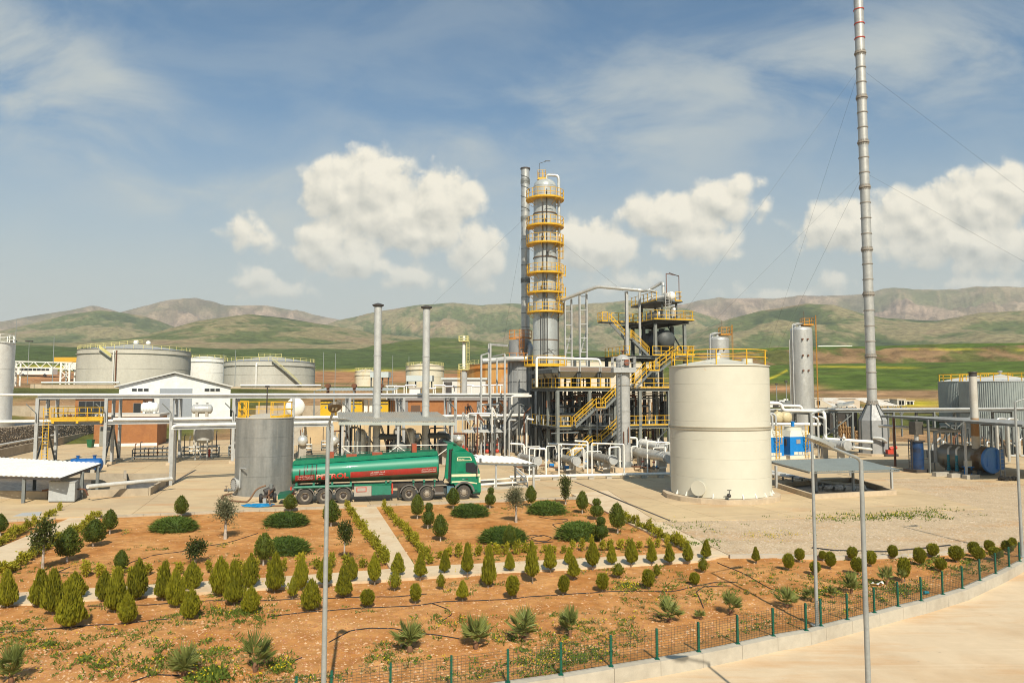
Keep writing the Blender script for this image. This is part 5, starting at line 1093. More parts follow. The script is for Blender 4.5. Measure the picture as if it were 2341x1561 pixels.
def centre_canopy():
 A, B = at(774, 964, 72), at(1041, 965, 74.5); C, D = at(1001, 942, 81.5), at(771, 942, 79.5)
 t = thing('heater_canopy', 'grey ribbed sheet canopy behind the truck with two chimneys through it', 'canopy', V(A.x, A.y, 0))
 m = mat('weathered_ribbed_sheet', (.34, .34, .30), .5, .25, c2=(.42, .35, .25), vs_=.35, lo=.45, hi=.7, var=.1)
 sheet_roof(t, A, B, C, D, m, 14)
 part('fascia', MB().beam(A - V(0, 0, .16), B - V(0, 0, .16), .08, .30), mat('pale_green_grey', (.37, .41, .38), .5), t, smooth=0)
 for p in (A.lerp(B, .03), A.lerp(B, .5), A.lerp(B, .97), D.lerp(C, .03), D.lerp(C, .5), D.lerp(C, .97)):
  q = V(p.x, p.y + .2, p.z - .15); part('post', MB().hbeam(V(q.x, q.y, 0), q, .22, .03), STEEL if p.y < 76 else STEELD, t, smooth=0)
 for a, b in ((.03, .5), (.5, .97)):
  p, q = A.lerp(B, a), A.lerp(B, b); part('tie_rail', MB().beam(V(p.x, p.y, 2.4), V(q.x, q.y, 2.4), .07), WHITE, t, smooth=0)
  part('brace', MB().beam(V(p.x, p.y, 2.35), p.lerp(q, .5) - V(0, 0, p.z - .4), .07), WHITE, t, smooth=0); part('brace', MB().beam(V(q.x, q.y, 2.35), p.lerp(q, .5) - V(0, 0, p.z - .4), .07), WHITE, t, smooth=0)
 for k in (.25, .5, .75): part('purlin', MB().beam(A.lerp(D, k) - V(0, 0, .09), B.lerp(C, k) - V(0, 0, .09), .1, .12), STEELD, t, smooth=0)
 for k, c in enumerate((HC1, HC2)):
  o = c + E1 * 2.3 + V(0, 0, 1.9); hvessel('oil_heater', ['dark horizontal oil heater joined to the left chimney', 'dark horizontal oil heater joined to the right chimney'][k], 'heater', o + E2 * .5, E2, .75, 3.2, STEELM, 'oil heaters under the canopy', ground=0)
  pipeline('flue_pipe', ['grey flue from the left heater to its chimney', 'grey flue from the right heater to its chimney'][k], [o - E2 * .9 + V(0, 0, .8), o - E2 * .9 + V(0, 0, 1.2), c + V(.2, 0, 3.1)], .3, STEELD, 'heater flues', bend=.4)
  s = c - E1 * 1.6 + E2 * .4; vv = vvessel('expansion_vessel', ['bright silver round ended vessel left of the left chimney', 'bright silver round ended vessel left of the right chimney'][k], 'vessel', s, .55, 1.4, 3.4, ALU, 'silver vessels under the canopy', n=2, dome=.9)
 R4 = random.Random(21)
 for k in range(12):
  g = V(pxX(770 + k * 23, 78), 76 + R4.uniform(0, 5), 0); h = R4.uniform(2.4, 4.2); m_ = R4.choice([ALU, STEELM, RUST, PIPEW, DARK])
  pts = [g, g + V(0, 0, h), g + E1 * R4.uniform(.6, 2) + V(0, 0, h), g + E1 * 2 + E2 * .5 + V(0, 0, h * .4)]
  part('branch_pipe', MB().pipe(pts, R4.uniform(.06, .13), 8, .2), m_, t, smooth=50)
 for k in range(6):
  p = A + E1 * (.3 + k * .28) - E2 * .2; part('hanging_pipe', MB().pipe([V(p.x, p.y + 2, 4.6), V(p.x - 1.1, p.y - .6, 5.2)], .06, 8), ALU, t, smooth=50)
  part('down_pipe', MB().tube(V(p.x, p.y + 2, .1), V(p.x, p.y + 2, 4.6), .07, n=8), (STEELM, ALU, STEELD)[k % 3], t, smooth=50)
centre_canopy()
def truck_canopy():
 A, B, C, D = gnd(1085, 1056, 2.1), gnd(1227, 1060, 2.1), gnd(1178, 1044.5, 2.35), gnd(1040, 1037, 2.35)
 t = thing('pit_canopy', 'low white sheet canopy just ahead of the green truck', 'canopy', V(A.x, A.y, 0)); m = mat('white_roof_sheet', (.80, .80, .76), .45)
 sheet_roof(t, A, B, C, D, m, 6, ribs=2)
 part('edge_beam', MB().beam(A - V(0, 0, .12), B - V(0, 0, .12), .06, .14), STEELM, t, smooth=0)
 for p in (A.lerp(B, .35), A.lerp(B, .95), D.lerp(C, .3), C): part('post', MB().beam(V(p.x, p.y + .1, 0), V(p.x, p.y + .1, p.z - .06), .14), STEEL, t, smooth=0)
 r_ = thing('pit_guard_rail', 'low white pipe guard rail around the pit ahead of the truck', 'railing', gnd(1100, 1122))
 pts = [gnd(1088, 1120), gnd(1206, 1112), gnd(1180, 1088)]
 for h in (.75, .4):
  part('rail', MB().pipe([p + V(0, 0, h) for p in pts], .06 if h > .5 else .1, 8), WHITE, r_)
 for p in (pts[0], pts[0].lerp(pts[1], .35), pts[0].lerp(pts[1], .7), pts[1], pts[2]): part('post', MB().beam(p, p + V(0, 0, .75), .08), WHITE, r_, smooth=0)
 part('kerb', MB().beam(pts[0] - V(0, .3, -.08), pts[1] - V(0, .3, -.08), .2, .2), CONCG, r_, smooth=0)
truck_canopy()
# left edge: shed over the pit, cabinet, walls
def left_shed():
 A, B, C, D = gnd(-260, 1078, 1.85), gnd(138, 1092, 1.85), gnd(231, 1059, 2.35), gnd(-120, 1039, 2.35)
 t = thing('pit_shed', 'low white sheet roof on posts over a concrete pit at far left', 'canopy', V(B.x, B.y, 0)); m = mat('white_roof_sheet_old', (.84, .83, .77), .5, c2=(.76, .74, .66))
 sheet_roof(t, A, B, C, D, m, 12, ribs=3)
 part('edge_beam', MB().beam(A - V(0, 0, .1), B - V(0, 0, .1), .06, .16), DARK, t, smooth=0); part('edge_beam', MB().beam(B - V(0, 0, .1), C - V(0, 0, .1), .06, .16), DARK, t, smooth=0)
 for p in (A.lerp(B, .8), B.lerp(C, .5), B.lerp(C, .9), D.lerp(C, .6)): part('post', MB().hbeam(V(p.x, p.y + .1, 0), V(p.x, p.y + .1, p.z - .1), .2, .03), STEELM, t, smooth=0)
 pit_shade = mat('pit_floor_painted_shade', (.045, .04, .035), .35)  # near-black colour paints in the shade of a pit that is not dug
 pit = thing('concrete_pit', 'open concrete pit with low walls below the white shed roof', 'pit', gnd(60, 1135)); h = .55
 P = [gnd(-200, 1136), gnd(110, 1140), gnd(340, 1132), gnd(396, 1098), gnd(235, 1096), gnd(-200, 1090)]
 part('floor', MB().prism(P, .005, .02), pit_shade, pit, smooth=0)
 for a, b in zip(P, P[1:] + P[:1]): part('wall', MB().beam(a + V(0, 0, h / 2), b + V(0, 0, h / 2), .22, h), CONCW, pit, smooth=0)
 a, b = gnd(208, 1124), gnd(285, 1120); part('inner_wall', MB().beam(a + V(0, 0, .45), b + V(0, 0, .45), .22, .9), CONCW, pit, smooth=0); part('inner_wall', MB().beam(b + V(0, 0, .45), gnd(285, 1098) + V(0, 0, .45), .22, .9), CONCW, pit, smooth=0)
 pipeline('pit_pipe', 'white pipe laid across the open pit beside the shed', [gnd(200, 1112, 1.1), gnd(392, 1094, .9)], .16, PIPEW)
 hvessel('blue_tank', 'blue tank lying in the shade under the shed roof', 'tank', gnd(196, 1080, 0) + V(0, 0, .75), E1, .62, 2.4, mat('deep_blue_paint', (.01, .10, .32), .45))
 a = gnd(110, 1148); ux = (gnd(170, 1148) - a); uy = (gnd(184, 1137) - gnd(170, 1148)); hgt = 1.32
 cb = thing('steel_cabinet', 'grey steel box cabinet standing at the edge of the pit', 'cabinet', a)
 gm = mat('cabinet_grey', (.40, .425, .43), .5, c2=(.36, .38, .385))
 part('body', MB().obox(a + V(0, 0, .08), ux, uy, V(0, 0, hgt)), gm, cb, smooth=0); part('lid', MB().obox(a - ux * .015 - uy * .02 + V(0, 0, .08 + hgt), ux * 1.03, uy * 1.04, V(0, 0, .04)), STEEL, cb, smooth=0)
 part('skid', MB().obox(a + ux * .02 + uy * .02, ux * .96, uy * .96, V(0, 0, .08)), DARK, cb, smooth=0)
 part('pipe_stub', MB().pipe([a + uy * .4 + V(0, 0, .8), a + uy * .4 - ux * .35 + V(0, 0, .7)], .06, 8), RUST, cb); q = a + ux + uy * .4
 part('pipe_stub', MB().pipe([q + V(0, 0, .8), q + ux * .3 + V(0, 0, .8), q + ux * .42 + V(0, 0, .35)], .06, 8), RUST, cb)
 solo('manhole_plate', MB().prism([gnd(30, 1180), gnd(52, 1172), gnd(96, 1170), gnd(90, 1179)], .004, .02), mat('pale_plate', (.42, .42, .40), .6), 'pale steel manhole plate set in the yard near the left path', 'manhole cover', gnd(60, 1176), smooth=0)
left_shed()
def gabions():
 a, b = V(-66, 80, 0), V(-71.0, 124, 0); d = (b - a).normalized(); n = 40; hgt = 3.0; side = V(d.y, -d.x, 0)
 t = thing('gabion_wall', 'gabion wall of stone filled baskets receding along the left terrace', 'wall', a)
 m = mat('gabion_stone', (.34, .28, .205), .95, c2=(.18, .145, .11), vs_=4, lo=.45, hi=.6, var=.4); L_ = (b - a).length / n; R5 = random.Random(3)
 for i in range(n):
  p = a + d * (L_ * i); mb = MB().obox(p + V(0, 0, 0) - side * .45, d * (L_ * .96), side * .9, V(0, 0, hgt + R5.uniform(-.1, .1)))
  for k in range(70):
   q = p + d * R5.uniform(.05, L_ * .92) + side * R5.uniform(.40, .47) + V(0, 0, R5.uniform(.1, hgt)); s = R5.uniform(.08, .16)
   if k > 52: q = p + d * R5.uniform(.05, L_ * .92) + side * R5.uniform(-.3, .45) + V(0, 0, hgt)
   mb.sphere(q, s, 6, 4, 1, 1, .8)
  part('gabion_basket', mb, m, t, smooth=0)
 pt = [a + side * .2, b + side * .2, b - side * 60, a - side * 60]
 tr = struct('terrace', MB().prism(pt, -.6, 2.75), mat('terrace_concrete', (.40, .36, .30), .9, c2=(.32, .28, .23)), smooth=0)
 w0, w1 = gnd(-60, 1062), gnd(214, 999); wl = thing('low_wall', 'low pale concrete wall below the gabion wall', 'wall', w0)
 for k in range(7):
  p, q = w0.lerp(w1, k / 7), w0.lerp(w1, (k + .99) / 7); part('wall_panel', MB().beam(p + V(0, 0, .55), q + V(0, 0, .55), .25, 1.1), CONCW, wl, smooth=0)
 pipeline('wall_pipe', 'white pipe running along the top of the low wall', [w0 + V(-.3, 0, 1.55), w0.lerp(w1, .62) + V(-.3, 0, 1.55)], .13, PIPEW)
 g = gnd(47, 1022); solo('switch_box', MB().box((g.x, g.y, 1.5), (.5, .25, .75)).beam((g.x, g.y, 0), (g.x, g.y, 1.2), .07), WHITE, 'small white switch box on a post by the gabion wall', 'switch box', g, smooth=0)
gabions()
def left_tank():
 Y = 105; Rr_ = 3.6; xr = pxX(19, Y, 880); c = V(xr - Rr_, Y, 2.75); zt = zat(784, Y); t = thing('white_tank', 'tall white tank cut by the left edge of the picture', 'tank', c)
 courses(t, c, Rr_, 3.4, zt, 6, WHITE, 64, step=.02); part('plinth', MB().lathe([(.01, 3.4), (Rr_ + .35, 3.4), (Rr_ + .35, 2.7)], (c.x, c.y, 0), 48), CONCG, t)
 part('roof', MB().lathe([(Rr_ + .1, zt), (.05, zt + .5), (.01, zt + .5)], (c.x, c.y, 0), 64), WHITE, t); railing(t, ring(c, Rr_ - .1, zt, 24), 1.2, WHITE, closed=True, spacing=1.6, r=.05)
left_tank()
BRICK = None
def brick_mat():
 m = mat('orange_brick', (.36, .15, .05), .85, c2=(.30, .12, .042), vs_=.8); nt = m.node_tree; N = nt.nodes; L = nt.links; b = N['Principled BSDF']; src = b.inputs['Base Color'].links[0].from_socket
 ge = N.new('ShaderNodeNewGeometry'); mp = N.new('ShaderNodeMapping'); mp.vector_type = 'TEXTURE'; mp.inputs['Rotation'].default_value = (R(90), 0, PA); L.new(ge.outputs['Position'], mp.inputs[0])
 bt = N.new('ShaderNodeTexBrick'); L.new(mp.outputs[0], bt.inputs['Vector']); bt.inputs['Scale'].default_value = 1; bt.inputs['Brick Width'].default_value = .24; bt.inputs['Row Height'].default_value = .075; bt.inputs['Mortar Size'].default_value = .009
 bt.inputs['Color1'].default_value = (1, 1, 1, 1); bt.inputs['Color2'].default_value = (.85, .82, .8, 1); bt.inputs['Mortar'].default_value = (.75, .8, .85, 1)
 mm = N.new('ShaderNodeMix'); mm.data_type = 'RGBA'; mm.blend_type = 'MULTIPLY'; mm.inputs[0].default_value = .8; L.new(src, mm.inputs[6]); L.new(bt.outputs[0], mm.inputs[7]); L.new(mm.outputs[2], b.inputs['Base Color']); return m
BRICK = brick_mat()
GLASS = mat('dark_window_glass', (.03, .035, .04), .12, var=0)
def building(name, label, O, ax, ay, h, m, roof_m, roof_t=.35, over=.3, cat='building', z0=0.0):
 t = thing(name, label, cat, O); part('wall', MB().obox(V(O.x, O.y, z0), ax, ay, V(0, 0, h)), m, t, smooth=0)
 u, v = ax.normalized() * over, ay.normalized() * over
 part('roof', MB().obox(V(O.x, O.y, z0 + h) - u - v, ax + u * 2, ay + v * 2, V(0, 0, roof_t)), roof_m, t, smooth=0); return t
def window(t, O, ax, ay, s0, s1, z0, z1, panes=2, gm=None, fm=None):
 u = ax.normalized(); o = -ay.normalized() * .03; a = V(O.x, O.y, 0) + u * s0 + o; W = s1 - s0
 f = part('window', MB().obox(a + V(0, 0, z0), u * W, ay.normalized() * .05, V(0, 0, z1 - z0)), fm or STEELM, t, smooth=0)
 for k in range(panes): part('pane', MB().obox(a + u * (W * k / panes + .05) + V(0, 0, z0 + .05) - ay.normalized() * .02, u * (W / panes - .1), ay.normalized() * .02, V(0, 0, z1 - z0 - .1)), gm or GLASS, f, smooth=0)
def left_buildings():
 O = gnd(213, 1021); t = building('brick_control_building', 'low orange brick building with open door behind the rack', O, E1 * 8.2, E2 * 8, 4.2, BRICK, mat('pale_roof', (.55, .52, .46), .8))
 part('base_course', MB().obox(O - E2 * .05 + E1 * -.05, E1 * 8.3, E2 * .1, V(0, 0, .4)), WHITE, t, smooth=0)
 dr = part('door', MB().obox(O + E1 * .75 - E2 * .06, E1 * 1.5, E2 * .1, V(0, 0, 2.9)), mat('door_frame_sage', (.30, .29, .23), .5), t, smooth=0)
 part('leaf', MB().obox(O + E1 * .85 - E2 * .09 + V(0, 0, .1), E1 * .62, E2 * .04, V(0, 0, 2.0)), mat('pale_glass', (.25, .25, .22), .2), dr, smooth=0); part('opening', MB().obox(O + E1 * 1.52 - E2 * .09 + V(0, 0, .1), E1 * .62, E2 * .04, V(0, 0, 2.0)), DARK, dr, smooth=0)
 part('transom', MB().obox(O + E1 * .85 - E2 * .09 + V(0, 0, 2.2), E1 * 1.3, E2 * .04, V(0, 0, .6)), GLASS, dr, smooth=0)
 g = gnd(207, 1023); bn = thing('wheelie_bin', 'dark green wheeled bin left of the brick building', 'bin', g)
 mb = MB(); mb.add([(g.x - .28, g.y - .3, .08), (g.x + .28, g.y - .3, .08), (g.x + .28, g.y + .3, .08), (g.x - .28, g.y + .3, .08), (g.x - .36, g.y - .38, 1.05), (g.x + .36, g.y - .38, 1.05), (g.x + .36, g.y + .38, 1.05), (g.x - .36, g.y + .38, 1.05)], [(0, 3, 2, 1), (4, 5, 6, 7), (0, 1, 5, 4), (1, 2, 6, 5), (2, 3, 7, 6), (3, 0, 4, 7)])
 part('body', mb, GREEN, bn, smooth=0); part('lid', MB().box((g.x, g.y, 1.09), (.8, .84, .08)), GREEN, bn, smooth=0)
 g = gnd(260, 1021); solo('litter_bin', MB().tube(g, g + V(0, 0, 1.0), .22, n=14).tube(g + V(0, 0, .95), g + V(0, 0, 1.02), .26, n=14), GALV, 'small steel litter bin against the brick wall', 'bin', g)
 O2 = at(172, 925, 124); O2 = V(O2.x, O2.y, 0); t2 = building('glazed_office', 'brick office with a wide dark glazed front behind the rack', O2, E1 * 10.5, E2 * 9, 6.6, BRICK, mat('grey_roof', (.33, .31, .29), .8))
 window(t2, O2, E1, E2, .5, 5.0, 3.4, 6.2, 4)
 window(t2, O2, E1, E2, 9, 10.2, 3.4, 5.8, 1)
 o = at(25, 910, 130)
 w = gnd(90, 1000)
 for k in range(9):
  p = V(-66 - .0 * k + k * .62 - 6, 118 + k * .15, 2.75); solo('oil_drum', MB().lathe([(.01, 0), (.29, 0), (.29, .3), (.31, .32), (.29, .34), (.29, .88), (.01, .88)], p, 14), GREEN if k % 2 else DARK, ('dark green' if k % 2 else 'black') + f' oil drum, {["first","second","third","fourth","fifth","sixth","seventh","eighth","ninth"][k]} in the row on the left terrace', 'drum', p, 'row of oil drums')
 c = pl(O, 6.6, 3, 4.6); wt = thing('water_tank', 'white ribbed plastic water tank on the brick building roof', 'tank', c); W = mat('white_plastic', (.82, .82, .78), .4)
 part('body', MB().lathe([(.01, -1.2), (.55, -1.12), (.72, -.9), (.72, .9), (.55, 1.12), (.01, 1.2)], c + V(0, 0, .85), 20, axis=E1), W, wt, smooth=50)
 for k in range(5): part('rib', MB().lathe([(.7, -.06), (.78, -.06), (.78, .06), (.7, .06)], c + E1 * (-.8 + .4 * k) + V(0, 0, .85), 20, axis=E1), W, wt)
 part('neck', MB().tube(c + V(0, 0, 1.5), c + V(0, 0, 1.75), .25, n=14), W, wt)
 for s in (-.7, .7): part('foot', MB().box(c + E1 * s + V(0, 0, .1), (.3, 1.0, .2), PA), W, wt, smooth=0)
left_buildings()
# valve manifolds, vessels and pumps seen under the rack
def manifold(label, p, n, h, w_, seed, leg=True):
 Rn = random.Random(seed); t = thing('valve_manifold', label, 'manifold', p, 'valve manifolds in the yard')
 part('skid', MB().beam(p + V(0, 0, .35), p + E1 * w_ + V(0, 0, .35), .12, .12), STEELM, t, smooth=0); part('skid', MB().beam(p + E2 * 1.2 + V(0, 0, .35), p + E1 * w_ + E2 * 1.2 + V(0, 0, .35), .12, .12), STEELM, t, smooth=0)
 for k in range(4): part('leg', MB().beam(p + E1 * (w_ * (k % 2)) + E2 * (1.2 * (k // 2)), p + E1 * (w_ * (k % 2)) + E2 * (1.2 * (k // 2)) + V(0, 0, 1.2), .1), STEELM, t, smooth=0)
 for z in (.8, 1.25): part('header', MB().pipe([p + E2 * .3 + V(0, 0, z), p + E1 * w_ + E2 * .3 + V(0, 0, z)], .09, 8), (PIPEW, ALUP)[z > 1], t, smooth=50)
 for k in range(n):
  q = p + E1 * (w_ * (k + .5) / n) + E2 * Rn.uniform(.2, .9); m_ = Rn.choice([RUST, DARK, PIPEW, STEELM]); hh = h * Rn.uniform(.6, 1)
  part('branch', MB().pipe([q + V(0, 0, .2), q + V(0, 0, hh), q + E2 * .8 + V(0, 0, hh)], .05, 7, .1), m_, t, smooth=50); valve(t, q + V(0, 0, .8), .16, Rn.choice([DARK, RUST, STEELM]))
for a in (('long valve manifold on legs in front of the brick building', gnd(302, 1052), 9, 2.0, 4.2, 31), ('tall valve manifold with dark risers left of the metal tank', gnd(415, 1047), 8, 4.0, 4.0, 32), ('narrow valve manifold against the left side of the metal tank', gnd(522, 1043), 4, 3.6, 1.2, 33), ('valve manifold right of the metal tank', gnd(682, 1040), 4, 3.2, 1.6, 34), ('valve manifold behind the rear of the truck', gnd(735, 1030), 6, 3.4, 2.4, 35)): manifold(*a)
c = at(467, 985, 84); vvessel('cone_vessel', 'grey vessel on legs with domed bottom left of the metal tank', 'vessel', c, 1.05, zat(1005, 84), zat(962, 84), ALUP, n=2)
c = at(462, 935, 100); hvessel('grey_drum', 'small grey horizontal drum seen between the rack shelves', 'drum', c, E1, .62, 2.2, ALUP, ground=0)
c = at(675, 931, 104); hvessel('white_bullet_tank', 'white bullet tank end on behind the metal tank', 'tank', c + E2 * 4, E2, 1.35, 8, WHITE, ground=0)
for k, (x, y, Y) in enumerate(((692, 1008, 76), (763, 1008, 75), (838, 1007, 80), (950, 1000, 83), (1050, 1005, 82))):
 c = at(x, y, Y); t = hvessel('silver_receiver', ['silver receiver right of the metal tank', 'silver receiver behind the lamp pole', 'silver receiver behind the left chimney', 'tan receiver behind the right chimney', 'silver receiver by the end of the heater canopy'][k], 'receiver', c + E2 * 1.2, E2, .5, 2.4, ALU, 'silver receivers behind the truck')
def hydrants():
 for k, (x, y, lb) in enumerate(((478, 1046, 'red fire hydrant left of the metal tank'), (668, 1040, 'red and white marker post beside the metal tank'), (1006, 1030, 'red fire extinguisher stand behind the truck cab'), (1763, 1050, 'red fire hydrant beside the blue cooling tower'))):
  g = gnd(x, y); t = thing('fire_hydrant', lb, 'hydrant', g); part('barrel', MB().tube(g, g + V(0, 0, .9), .1, n=10), RED, t); part('cap', MB().sphere(g + V(0, 0, .92), .14, 10, 6), RED, t); part('outlet', MB().tube(g + V(-.2, -.05, .65), g + V(.2, -.05, .65), .07, n=8), WHITE if k == 1 else RED, t)
  part('foot', MB().tube(g, g + V(0, 0, .08), .2, n=12), CONCG, t)
hydrants()
def pump_yard():
 Rn = random.Random(9); k = 0
 for row in range(3):
  o = V(pxX(1062 + row * 22, 86 + row * 6), 86 + row * 6, 0)
  sh = thing('pump_shelter', ['nearest', 'middle', 'farthest'][row] + ' small flat roofed pump shelter behind the truck cab', 'shelter', o, 'pump shelters')
  A, B = o + V(0, 0, 2.9), o + E1 * 5 + V(0, 0, 2.9); sheet_roof(sh, A, B, B + E2 * 2.2 + V(0, 0, .3), A + E2 * 2.2 + V(0, 0, .3), mat('pale_sheet', (.50, .50, .47), .5), 4, ribs=2)
  for a in (0, 2.5, 5):
   for b in (.1, 2.1): part('post', MB().beam(o + E1 * a + E2 * b, o + E1 * a + E2 * b + V(0, 0, 2.9), .1), STEEL, sh, smooth=0)
  for j in range(4):
   g = o + E1 * (.5 + j * 1.25) + E2 * 1.0; k += 1
   t = thing('pump', f'dark pump under the {["nearest","middle","farthest"][row]} shelter, {["first","second","third","fourth"][j]} from the left', 'pump', g, 'pumps under the shelters')
   part('plinth', MB().box((g.x, g.y, .2), (.7, 1.3, .4), PA), CONC, t, smooth=0); part('motor', MB().tube(g + E2 * .1 + V(0, 0, .65), g + E2 * .6 + V(0, 0, .65), .2, n=12), Rn.choice([DARK, DARK, BLUE]), t); part('casing', MB().sphere(g - E2 * .2 + V(0, 0, .65), .25, 12, 8), Rn.choice([DARK, STEELM, RED]), t)
   part('riser', MB().pipe([g - E2 * .2 + V(0, 0, .8), g - E2 * .2 + V(0, 0, 2.2), g + E1 * .5 + V(0, 0, 2.3)], .06, 8, .15), Rn.choice([PIPEW, DARK, RUST]), t, smooth=50); valve(t, g - E2 * .2 + V(0, 0, 1.4), .16, Rn.choice([RED, DARK]))
 f = thing('support_trestle', 'tall pale grey pipe frame left of the furnace', 'support frame', V(pxX(1100, 88), 88, 0))
 for x, Y, yt in ((1100, 88, 812), (1117, 91, 786), (1121, 88.5, 786), (1136, 91, 820), (1154, 87, 810)):
  part('upright', MB().beam(V(pxX(x, Y), Y, 0), V(pxX(x, Y), Y, zat(yt, Y)), .2), STEEL, f, smooth=0)
 part('top_beam', MB().beam(at(1119, 787, 90), at(1160, 790, 93), .25, .3), STEEL, f, smooth=0); part('beam', MB().beam(at(1100, 812, 88), at(1120, 806, 89), .14), STEEL, f, smooth=0); part('beam', MB().beam(at(1127, 815, 89), at(1154, 809, 87), .14), STEEL, f, smooth=0)
 for k, (x0, x1, y, Y) in enumerate(((1070, 1130, 945, 88), (1088, 1150, 950, 87), (1093, 1140, 925, 90), (1170, 1215, 905, 84))):
  a, b = at(x0, y, Y), at(x1, y, Y); pipeline('cross_pipe', ['lowest', 'second', 'upper', 'right end'][k] + ' white cross pipe between the rack and the process structure', [a - V(0, 0, 1.0), a, b], .13, PIPEW, 'cross pipes beside the rack')
 for k in range(30):
  g = V(pxX(1058 + k * 5.6, 84 + (k * 37) % 13), 84 + (k * 37) % 13, 0); solo('standpipe', MB().pipe([g, g + V(0, 0, Rn.uniform(3, 6.5)), g + V(.8, .1, Rn.uniform(4, 6))], Rn.uniform(.06, .12), 8, .2), Rn.choice([STEELD, RUST, PIPEW, STEEL]), f'upright pipe left of the structure, {ORD(k + 1)} from the left', 'pipe', g, 'upright pipes left of the structure', smooth=50)
pump_yard()
# right side of the plant
def far_vessels():
 m = mat('pale_vessel_cladding', (.58, .585, .56), .4, .5, c2=(.45, .45, .42), vs_=.9, stretch=(1.4, 1.4, .3), lo=.35, hi=.7, streak=(.33, .26, .18), sk=.3, bump=.25, bs=1.1)
 for k, (x, ytop, Y, r_, lb) in enumerate(((1834, 755, 112, 1.62, 'tall pale vessel with rusty yellow ladder right of the cream tank'), (1645, 777, 110, 1.5, 'pale vessel top rising behind the cream tank'))):
  c = V(pxX(x, Y, 850), Y, 0); zt = zat(ytop, Y, x); t = vvessel('tall_vessel', lb, 'vessel', c, r_, 1.2, zt, m, 'pale tall vessels', n=7, base=0)
  part('skirt', MB().lathe([(r_ + .02, 0), (r_ + .02, 1.3)], (c.x, c.y, 0), 40), STEELM, t)
  OY = mat('rusty_yellow', (.50, .24, .03), .7, c2=(.3, .13, .04), vs_=3)
  d = V(.83, -.55, 0).normalized(); q = V(c.x, c.y, 0) + d * (r_ + .55); ladder(t, q + V(0, 0, 3), q + V(0, 0, zt + 2.2), V(-d.y, d.x, 0), .5, OY, False, d, step=.45)
  part('riser_pipe', MB().pipe([V(c.x - r_ - .1, c.y - .9, 1), V(c.x - r_ - .1, c.y - .9, zt + .9), V(c.x + .2, c.y - .4, zt + 1.0), V(c.x + .4, c.y - .3, zt + .4)], .09, 8, .4), STEEL, t, smooth=50)
  part('top_elbow', MB().pipe([V(c.x - .3, c.y - .2, zt + .3), V(c.x - .3, c.y - .2, zt + 1.0), V(c.x - 1.0, c.y - .2, zt + .9), V(c.x - 1.1, c.y - .2, zt + .3)], .22, 10, .4), ALUP, t, smooth=50)
  part('side_pipe', MB().tube(V(c.x - r_ - .3, c.y - .2, 1), V(c.x - r_ - .3, c.y - .2, zt - 1.5), .12, n=8), ALU, t, smooth=50)
  part('platform', MB().box((c.x + .8, c.y - .2, zt + .72), (1.7, 1.8, .12)), OY, t, smooth=0)
  railing(t, [V(c.x + .1, c.y - 1, zt + .78), V(c.x + 1.6, c.y - 1, zt + .78), V(c.x + 1.6, c.y + .6, zt + .78), V(c.x + .1, c.y + .6, zt + .78)], 1.1, OY, closed=True, spacing=.8, r=.03)
  part('lightning_rod', MB().tube((c.x + .5, c.y, zt), (c.x + .5, c.y, zt + 3.0), .03, n=5), RUST, t)
  for z in (zt - 1.5, zt - 4, zt - 6.3):
   for dx in (-.5, .3): part('nozzle', MB().tube((c.x + dx, c.y - r_ + .1, z), (c.x + dx, c.y - r_ - .25, z), .13, n=8), RUST, t)
far_vessels()
